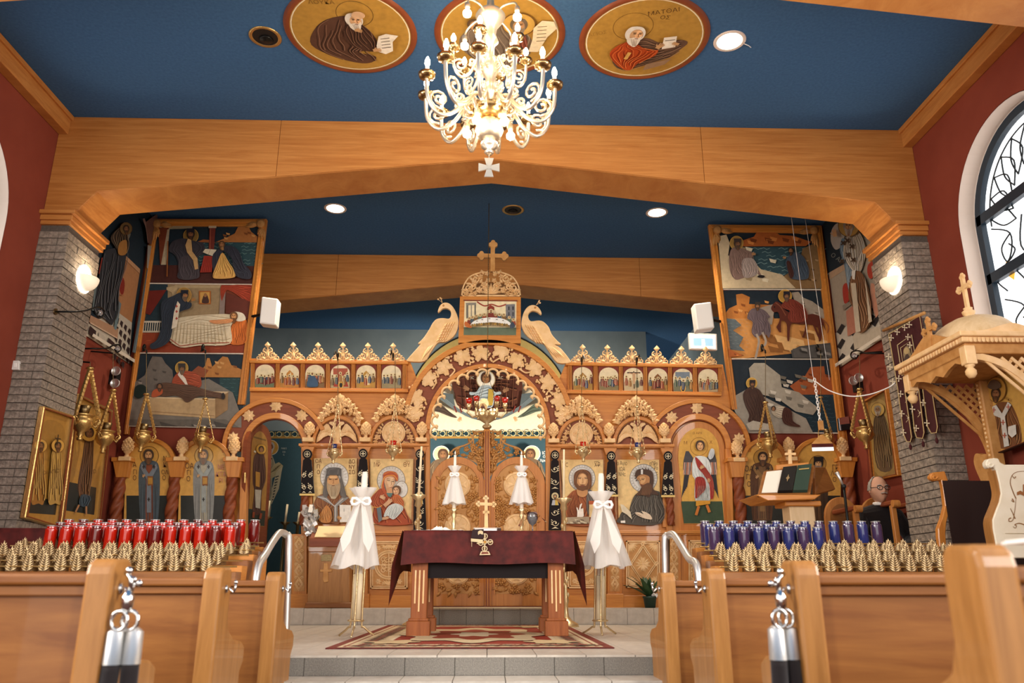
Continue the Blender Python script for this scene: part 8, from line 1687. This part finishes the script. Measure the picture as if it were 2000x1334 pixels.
mb = MB(); mb.box((4.02, yfar-.10, 1.45), (4.12, yfar-.03, 2.44)); mb.build('carved_post', 'carved_dark', TH, bevel=.01)
mb = MB()
for k in range(26): mb.ball((4.02, yfar-.065, 1.5+.036*k), .012, 6, 4)
mb.build('post_beading', 'carved', TH)
MB().prism([(4.0, a_, b_) for a_, b_ in smooth([(6.30, 1.45), (6.40, 1.62), (6.46, 1.78), (6.42, 1.86), (6.34, 1.84)], False, 4)]+[(4.0, 6.30, 1.84)], (.05, 0, 0)).build('scroll_bracket', 'carved_dark', TH)
def thicon(c):
    drape(c, [(800, 800), (760, 860), (755, 1000), (770, 1040), (800, 1000), (800, 1105), (960, 1085), (950, 930), (900, 810), (860, 790)], '#6E4428', 6, '#3A2010', '#A87A50', 5); c.poly([(758, 830), (800, 810), (840, 870), (880, 790), (905, 810), (860, 890), (890, 1090), (855, 1100), (830, 900), (780, 880)], '#C6C6BE')
    for x, y in ((785, 845), (885, 825), (850, 930), (862, 1020)): c.line([(x, y-18), (x, y+18)], 7, '#A85A48'); c.line([(x-14, y), (x+14, y)], 7, '#A85A48')
    c.blob([(755, 960), (790, 950), (790, 1010), (765, 1045), (750, 1010)], '#B8BCB6'); c.poly([(888, 960), (940, 945), (945, 1010), (915, 1035), (888, 1010)], '#CFCFC6'); c.ell(805, 705, 68, 85, '#B88A3C'); c.ring(805, 705, 68, 85, 5, '#7A5424'); head(c, 805, 735, 34, '#8A6040', '#2E2018', '#3A281C'); c.blob([(755, 690), (770, 650), (800, 638), (835, 655), (845, 690), (800, 705)], '#5A4A40'); c.text('Ο ΑΓΙΟϹ', 730, 815, 24, '#7A5424', rot=20); c.text('ΝΕΚ', 885, 775, 24, '#7A5424', rot=20)
framed('gold icon of a crowned bishop on the back of the throne', ('x', 4.10), (-1, 0, 0), [(1905, 738), (2040, 696), (2070, 842), (1938, 892)], '#C69A4C', thicon, (1720, 560, 3.511), frame='brown_leather', fw=.035)
# ================================================================ chanter's corner
Y = 7.15; LS = thing('chanter_stand', 'light oak chanter stand with sloping desks and small cross', 'lectern', UY(1565, 1050, Y)); LS.location.z = ZP1
a = UY(1541, 980, Y); b = UY(1590, 980, Y); MB().box((a.x, Y, ZP1+.06), (b.x, Y+.2, a.z)).build('column', 'pale_oak', LS, bevel=.01); MB().box((a.x-.12, Y-.12, ZP1), (b.x+.12, Y+.32, ZP1+.06)).build('base', 'oak_pew', LS, bevel=.01); MB().box((a.x-.05, Y-.04, a.z-.04), (b.x+.05, Y+.24, a.z+.005)).build('capital', 'icon_wood', LS, bevel=.008)
MB().px([(1476, 966), (1604, 966), (1592, 975), (1500, 978)], Y-.14, .5).build('desk_shelf', 'icon_wood', LS, bevel=.006)
d0 = [UY(1480, 968, Y-.14), UY(1583, 966, Y-.14), UY(1592, 908, Y+.12), UY(1492, 920, Y+.12)]; MB().prism(d0, (0, .03, -.015)).build('sloping_desk', 'oak_pew', LS, bevel=.004)
d1 = [UY(1592, 966, Y+.02), UY(1632, 955, Y+.3), UY(1612, 912, Y+.42), UY(1592, 912, Y+.16)]; MB().prism(d1, (-.02, .02, -.015)).build('sloping_desk', 'oak_pew', LS, bevel=.004)
MB().px([(1516, 908), (1580, 903), (1580, 914), (1516, 920)], Y+.12, .05).build('desk_head', 'icon_wood', LS, bevel=.004)
mb = MB().px([(1540, 878), (1546, 878), (1548, 910), (1541, 910)], Y+.14, .02); mb.px([(1534, 884), (1555, 884), (1555, 889), (1534, 889)], Y+.139, .022); mb.build('small_cross', 'carved', LS, bevel=.003)
def on_desk(nm, label, u0, u1, v0, v1, m, th, cat='book'):
    t = thing(nm, label, cat, d0[0].lerp(d0[1], u0)); n = (d0[1]-d0[0]).cross(d0[3]-d0[0]).normalized(); n = n if n.y < 0 else -n
    q = lambda u, v: d0[0].lerp(d0[1], u).lerp(d0[3].lerp(d0[2], u), v)+n*.004
    MB().prism([q(u0, v0), q(u1, v0), q(u1, v1), q(u0, v1)], n*th).build('cover' if cat == 'book' else 'sheet', m, t); return t, lambda u, v: q(u0+(u1-u0)*u, v0+(v1-v0)*v)+n*(th+.001)
on_desk('music_sheet', 'white sheet of paper on the chanter stand', .06, .36, .08, .92, 'page', .006, 'paper')
t, q = on_desk('hymn_book', 'black hymn book with gold emblem on the chanter stand', .37, .64, .06, .95, 'black', .03); MB().prism([q(.35+.0*k, 0) if 0 else q(.5+.14*math.cos(k*PI/4)*(1 if k % 2 == 0 else .5), .5+.16*math.sin(k*PI/4)*(1 if k % 2 == 0 else .5)) for k in range(8)], (0, -.001, 0)).build('gold_emblem', 'gold', t)
t, q = on_desk('hymn_book', 'dark green hymn book at the right of the chanter stand', .65, .93, .06, .95, 'pot_green', .03); MB().prism([q(.15, .8), q(.85, .8), q(.85, .84), q(.15, .84)], (0, -.001, 0)).build('title_line', 'gold_thread', t)
t = thing('microphone_stand', 'black microphone on a thin stand before the chanter', 'microphone', UY(1655, 1050, Y-.2)); t.location.z = ZP1; p0, p1, p2 = UY(1657, 1030, Y-.2), UY(1648, 950, Y-.2), UY(1634, 922, Y-.2)
MB().tube([(p0.x, p0.y, ZP1+.02), p0, p1], .012, 8).build('pole', 'black_metal', t, smooth=True); MB().lathe([(0, 0), (.12, 0), (.11, .02), (.02, .03)], 18, (p0.x, p0.y, ZP1)).build('base', 'black_metal', t, smooth=True); MB().tube([p1, p1.lerp(p2, .5), p2], [.01, .012, .02], 8).build('microphone_body', 'steel', t, smooth=True); MB().ball(p1, .022, 8, 5).build('clutch', 'black', t, smooth=True)
# hanging work lamp and its cord
Y = 7.6; t = thing('work_lamp', 'white hanging fluorescent work lamp above the chanter stand', 'lamp', UY(1606, 884, Y)); q = [UY(1605, 842, Y)]; sq = [UY(1585, 867, Y-.09), UY(1627, 866, Y-.09), UY(1627, 866, Y+.09), UY(1585, 867, Y+.09)]; ap = [v.lerp(UY(1605, 846, Y), .86) for v in sq]
MB().add(sq+ap, [(0, 1, 5, 4), (1, 2, 6, 5), (2, 3, 7, 6), (3, 0, 4, 7), (4, 5, 6, 7)]).build('shade', 'carved_dark', t); lo = [v-Vector((0, 0, .035)) for v in sq]; MB().add(sq+lo, [(0, 1, 5, 4), (1, 2, 6, 5), (2, 3, 7, 6), (3, 0, 4, 7)]).build('rim', 'maroon_cloth', t)
l2 = [v-Vector((0, 0, .035)) for v in lo]; MB().add(lo+l2, [(0, 1, 5, 4), (1, 2, 6, 5), (2, 3, 7, 6), (3, 0, 4, 7), (4, 7, 6, 5)]).build('lit_diffuser', 'sign_white', t)
zz = UY(1603, 830, Y); MB().box((zz.x-.02, Y-.02, zz.z-.05), (zz.x+.02, Y+.02, zz.z+.04)).build('neck', 'carved_dark', t)
mb = MB(); A_, B_ = UY(1602, 826, Y), UY(1591, 742, Y)
for k in range(16): v = A_.lerp(B_, k/15); mb.tube([v+Vector((.012*math.cos(a)*(k % 2), .012*math.cos(a)*(1-k % 2), .02*math.sin(a))) for a in [2*PI*j/8 for j in range(8)]], .004, 4, closed=True)
mb.build('chain', 'white', t); MB().tube([B_, UY(1588, 735, Y), Vector((B_.x-.06, Y, ZT))], .003, 5).tube([B_+Vector((.15, 0, .0)), Vector((B_.x+.08, Y, ZT))], .002, 4).build('suspension_wire', 'steel', t)
MB().tube([tuple(v) for v in smooth([tuple(UY(x, y, Yq)) for x, y, Yq in ((1593, 745, Y), (1620, 763, Y-.1), (1660, 774, Y-.2), (1700, 770, Y-.3), (1735, 757, Y-.4), (1748, 748, Y-.45))], False, 6)], .006, 6).build('power_cord', 'white', t, smooth=True)
# ================================================================ seated man in black and his armchairs
PY = 7.90; hc = UY(1716, 957, PY); ST_ = thing('choir_seat', 'brown wooden choir seat with high rounded backs behind the blue jars', 'choir seat', (hc.x, PY, ZP1))
for (xa, xb) in ((hc.x-.45, hc.x-.1), (hc.x-.08, hc.x+.29)):
    xm = (xa+xb)/2; MB().prism([(xa, PY+.28, .6), (xa, PY+.28, 1.5)]+[(xm-(xb-xa)/2*math.cos(PI*k/16), PY+.28, 1.5+.2*math.sin(PI*k/16)) for k in range(17)]+[(xb, PY+.28, .6)], (0, .04, 0)).build('arched_back', 'oak_v', ST_, bevel=.006)
    MB().prism([(xm-(xb-xa)*.36*math.cos(PI*k/16), PY+.272, 1.48+.15*math.sin(PI*k/16)) for k in range(17)]+[(xb-.06, PY+.272, .7), (xa+.06, PY+.272, .7)], (0, .01, 0)).build('back_inset', 'oak_pew', ST_)
for x, z in ((hc.x-.35, 1.55), (hc.x+.02, 1.60), (hc.x+.27, 1.60)):
    MB().box((x-.03, PY-.25, z-.03), (x+.03, PY+.3, z+.015)).build('arm_rest', 'red_wood', ST_, bevel=.01); MB().lathe([(0, -.032), (.034, -.032), (.034, .032), (0, .032)], 16, (x, PY-.26, z-.02), 0, Matrix.Rotation(PI/2, 3, 'Y')).build('arm_scroll', 'oak_v', ST_, smooth='auto'); MB().box((x-.025, PY-.22, ZP1), (x+.025, PY-.17, z-.03)).build('arm_post', 'oak_v', ST_, bevel=.006)
MB().box((hc.x-.38, PY-.2, hc.z-.83), (hc.x+.29, PY+.28, hc.z-.78)).build('seat', 'oak', ST_, bevel=.006); budded = MB().box((hc.x+.115, PY+.29, 1.68), (hc.x+.14, PY+.31, 1.86)).box((hc.x+.08, PY+.289, 1.78), (hc.x+.175, PY+.311, 1.81)).build('small_cross', 'carved_dark', ST_)
MN = thing('person', 'grey-haired man in glasses and black robe seated behind the blue jars', 'person', (hc.x, PY, hc.z-.78))
me = bpy.data.meshes.new('robe'); J = {'pelvis': (hc.x, PY+.1, 1.02, .17, .15), 'waist': (hc.x, PY+.1, 1.15, .165, .13), 'chest': (hc.x, PY+.07, 1.32, .175, .125), 'collar': (hc.x, PY+.05, 1.45, .12, .09), 'neck': (hc.x, PY+.03, 1.53, .055, .055)}
for s, n in ((-1, 'l'), (1, 'r')): J['sh'+n] = (hc.x+s*.17, PY+.06, 1.40, .085, .085); J['el'+n] = (hc.x+s*.25, PY-.02, 1.18, .07, .07); J['wr'+n] = (hc.x+s*.13, PY-.22, 1.08, .055, .055); J['hip'+n] = (hc.x+s*.09, PY, 1.0, .11, .1); J['kn'+n] = (hc.x+s*.12, PY-.22, .97, .09, .09); J['an'+n] = (hc.x+s*.12, PY-.22, .52, .07, .07)
dz = hc.z-.12-1.53; J = {k: (v[0], v[1], v[2]+dz, v[3], v[4]) for k, v in J.items()}; nm_ = list(J); E_ = [('pelvis', 'waist'), ('waist', 'chest'), ('chest', 'collar'), ('collar', 'neck')]+[e for n in 'lr' for e in (('collar', 'sh'+n), ('sh'+n, 'el'+n), ('el'+n, 'wr'+n), ('pelvis', 'hip'+n), ('hip'+n, 'kn'+n), ('kn'+n, 'an'+n))]
me.from_pydata([J[n][:3] for n in nm_], [(nm_.index(a), nm_.index(b)) for a, b in E_], []); me.materials.append(MATS['black_cloth']); ob = bpy.data.objects.new('robed_body', me); C.objects.link(ob)
ob.modifiers.new('skin', 'SKIN'); sv = me.skin_vertices[0].data
for i, n in enumerate(nm_): sv[i].radius = J[n][3:]; sv[i].use_root = (n == 'pelvis')
sb = ob.modifiers.new('sub', 'SUBSURF'); sb.levels = 2; sb.render_levels = 2; put(ob, MN)
def headmesh(c, R):
    vs = []; n, m = 36, 28
    for i in range(m+1):
        ph = PI*i/m
        for j in range(n):
            th = 2*PI*j/n; x, y, z = math.sin(ph)*math.sin(th), -math.sin(ph)*math.cos(th), math.cos(ph)
            X, Y_, Z = x*.76, y*.95, z*1.18
            if Z < -.2: X *= 1-.28*min(1, (-.2-Z)/.9); Y_ = Y_*(1-.08*(-.2-Z)) + (-.05 if y < 0 else .16)*min(1, (-.2-Z))
            f = max(0, -y)
            Y_ -= .26*f*math.exp(-(x/.13)**2)*math.exp(-((z+.12)/.17)**2)          # nose
            Y_ -= .07*f*math.exp(-((z-.2)/.08)**2)*math.exp(-(x/.55)**2)            # brow
            Y_ += .08*f*(math.exp(-((abs(x)-.3)/.14)**2))*math.exp(-((z-.05)/.1)**2) # eye sockets
            Y_ -= .06*f*math.exp(-(x/.22)**2)*math.exp(-((z+.42)/.08)**2)           # lips
            Y_ -= .10*f*math.exp(-(x/.22)**2)*math.exp(-((z+.72)/.14)**2)           # chin
            vs.append(Vector((X, Y_, Z))*R+c)
    return MB().add(vs, [(i*n+j, i*n+(j+1) % n, (i+1)*n+(j+1) % n, (i+1)*n+j) for i in range(m) for j in range(n)])
R = .112; hd = headmesh(hc, R).build('head', 'skin', MN, smooth=True)
for s in (-1, 1):
    MB().ball(hc+Vector((s*.088, .01, -.005)), .02, 8, 6, 0, (.4, .8, 1.4)).build('ear', 'skin', hd, smooth=True); MB().ball(hc+Vector((s*.036, -.090, .012)), .011, 8, 6, 0, (1.3, .6, .7)).build('eye', 'white', hd, smooth=True); MB().ball(hc+Vector((s*.036, -.0965, .012)), .005, 6, 5).build('iris', 'black', hd)
    MB().tube([hc+Vector((s*.058, -.095, .032)), hc+Vector((s*.036, -.104, .038)), hc+Vector((s*.014, -.102, .034))], .004, 5).build('eyebrow', 'hair_grey', hd)
    MB().tube([hc+Vector((s*.037+.027*math.cos(a), -.112, .010+.02*math.sin(a))) for a in [2*PI*k/18 for k in range(18)]], .0032, 5, closed=True).build('spectacle_rim', 'black', hd); MB().tube([hc+Vector((s*.064, -.112, .014)), hc+Vector((s*.09, .0, .02))], .0028, 5).build('spectacle_arm', 'black', hd)
MB().tube([hc+Vector((-.011, -.112, .014)), hc+Vector((.011, -.112, .014))], .003, 5).build('spectacle_bridge', 'black', hd); MB().tube([hc+Vector((-.024, -.104, -.052)), hc+Vector((0, -.111, -.049)), hc+Vector((.024, -.104, -.052))], .0038, 5).build('mouth', 'red_wood', hd); MB().tube([hc+Vector((-.03, -.102, -.044)), hc+Vector((0, -.112, -.038)), hc+Vector((.03, -.102, -.044))], .0055, 6).build('moustache', 'hair_grey', hd)
vs = []; rnd = random.Random(6)
for i in range(12):
    for j in range(25):
        th = math.radians(-15+210*j/24); ph = math.radians(14+78*i/11); lift = 1.0+.07*rnd.random(); z = math.cos(ph); r = math.sin(ph)
        vs.append(hc+Vector((r*math.cos(th)*.83*lift, r*math.sin(th)*1.0*lift+.04, z*1.2*lift))*R)
MB().add(vs, [(i*25+j, i*25+j+1, (i+1)*25+j+1, (i+1)*25+j) for i in range(11) for j in range(24)]).build('hair', 'hair_grey', hd, smooth=True)
MB().lathe([(.058, -.02), (.06, .0), (.055, .012)], 18, (hc.x, PY+.03, hc.z-.13)).build('white_collar', 'white', MN, smooth=True)
for s, n in ((-1, 'l'), (1, 'r')):
    w = Vector(J['wr'+n][:3]); h = MB().ball(w+Vector((-s*.03, -.05, -.005)), .04, 10, 6, 0, (.8, 1.1, .45)); 
    for k in range(4): b = w+Vector((-s*.03+(k-1.5)*.017, -.085, 0)); h.tube([b, b+Vector((0, -.03, .004)), b+Vector((0, -.05+.006*abs(k-1.5), -.014))], [.009, .0085, .007], 6)
    b = w+Vector((-s*.065, -.045, .0)); h.tube([b, b+Vector((-s*.012, -.03, .004))], [.010, .008], 6); h.build('hand', 'skin', MN, smooth=True)
# ================================================================ candelabra seen through the opened door
Y = 10.2
for k, (px, top, bot, l) in enumerate(((522, 978, 1010, 'thick dark candle column behind the opened left door'), (557, 985, 1020, 'thin lit taper behind the opened left door'), (582, 1000, 1020, 'small gold candlestick just right behind the opened door'))):
    p = UY(px, bot, Y); t = thing('taper_stand', l, 'candlestick', (p.x, Y, ZP2)); zt = UY(px, top, Y).z
    MB().lathe([(0, 0), (.07, 0), (.06, .03), (.03, .06), (.02, .2), (.035, .26), (.02, .3), (.02, p.z-ZP2-.04), (.07, p.z-ZP2), (.02, p.z-ZP2+.006)], 16, (p.x, Y, ZP2)).build('stem', 'dim_brass', t, smooth=True); MB().tube([p, (p.x+.01, Y, zt)], .014, 8).build('taper', 'cream', t, smooth=True)
for px in (-1.25, 1.25):  # added lamps, out of sight behind the screen, to brighten the altar wall
    t = thing('hidden_fill_lamp', 'added fill lamp hidden in the altar room behind the icon screen, %s side' % ('left' if px < 0 else 'right'), 'lamp', (px, 11.9, ZP2)); MB().lathe([(0, 0), (.14, 0), (.13, .02), (.015, .03), (.012, 2.1)], 16, (px, 11.9, ZP2)).build('pole', 'black_metal', t, smooth=True); MB().lathe([(.13, 1.98), (.07, 2.2), (.065, 2.2), (.125, 1.98)], 24, (px, 11.9, ZP2), cap=False).build('shade', 'shade_lit', t, smooth=True); put(spot_light('lamp_light', (px, 12.05, ZP2+2.1), 190, 140, (1, .9, .76), .6, .1, (math.radians(100), 0, 0)), t)
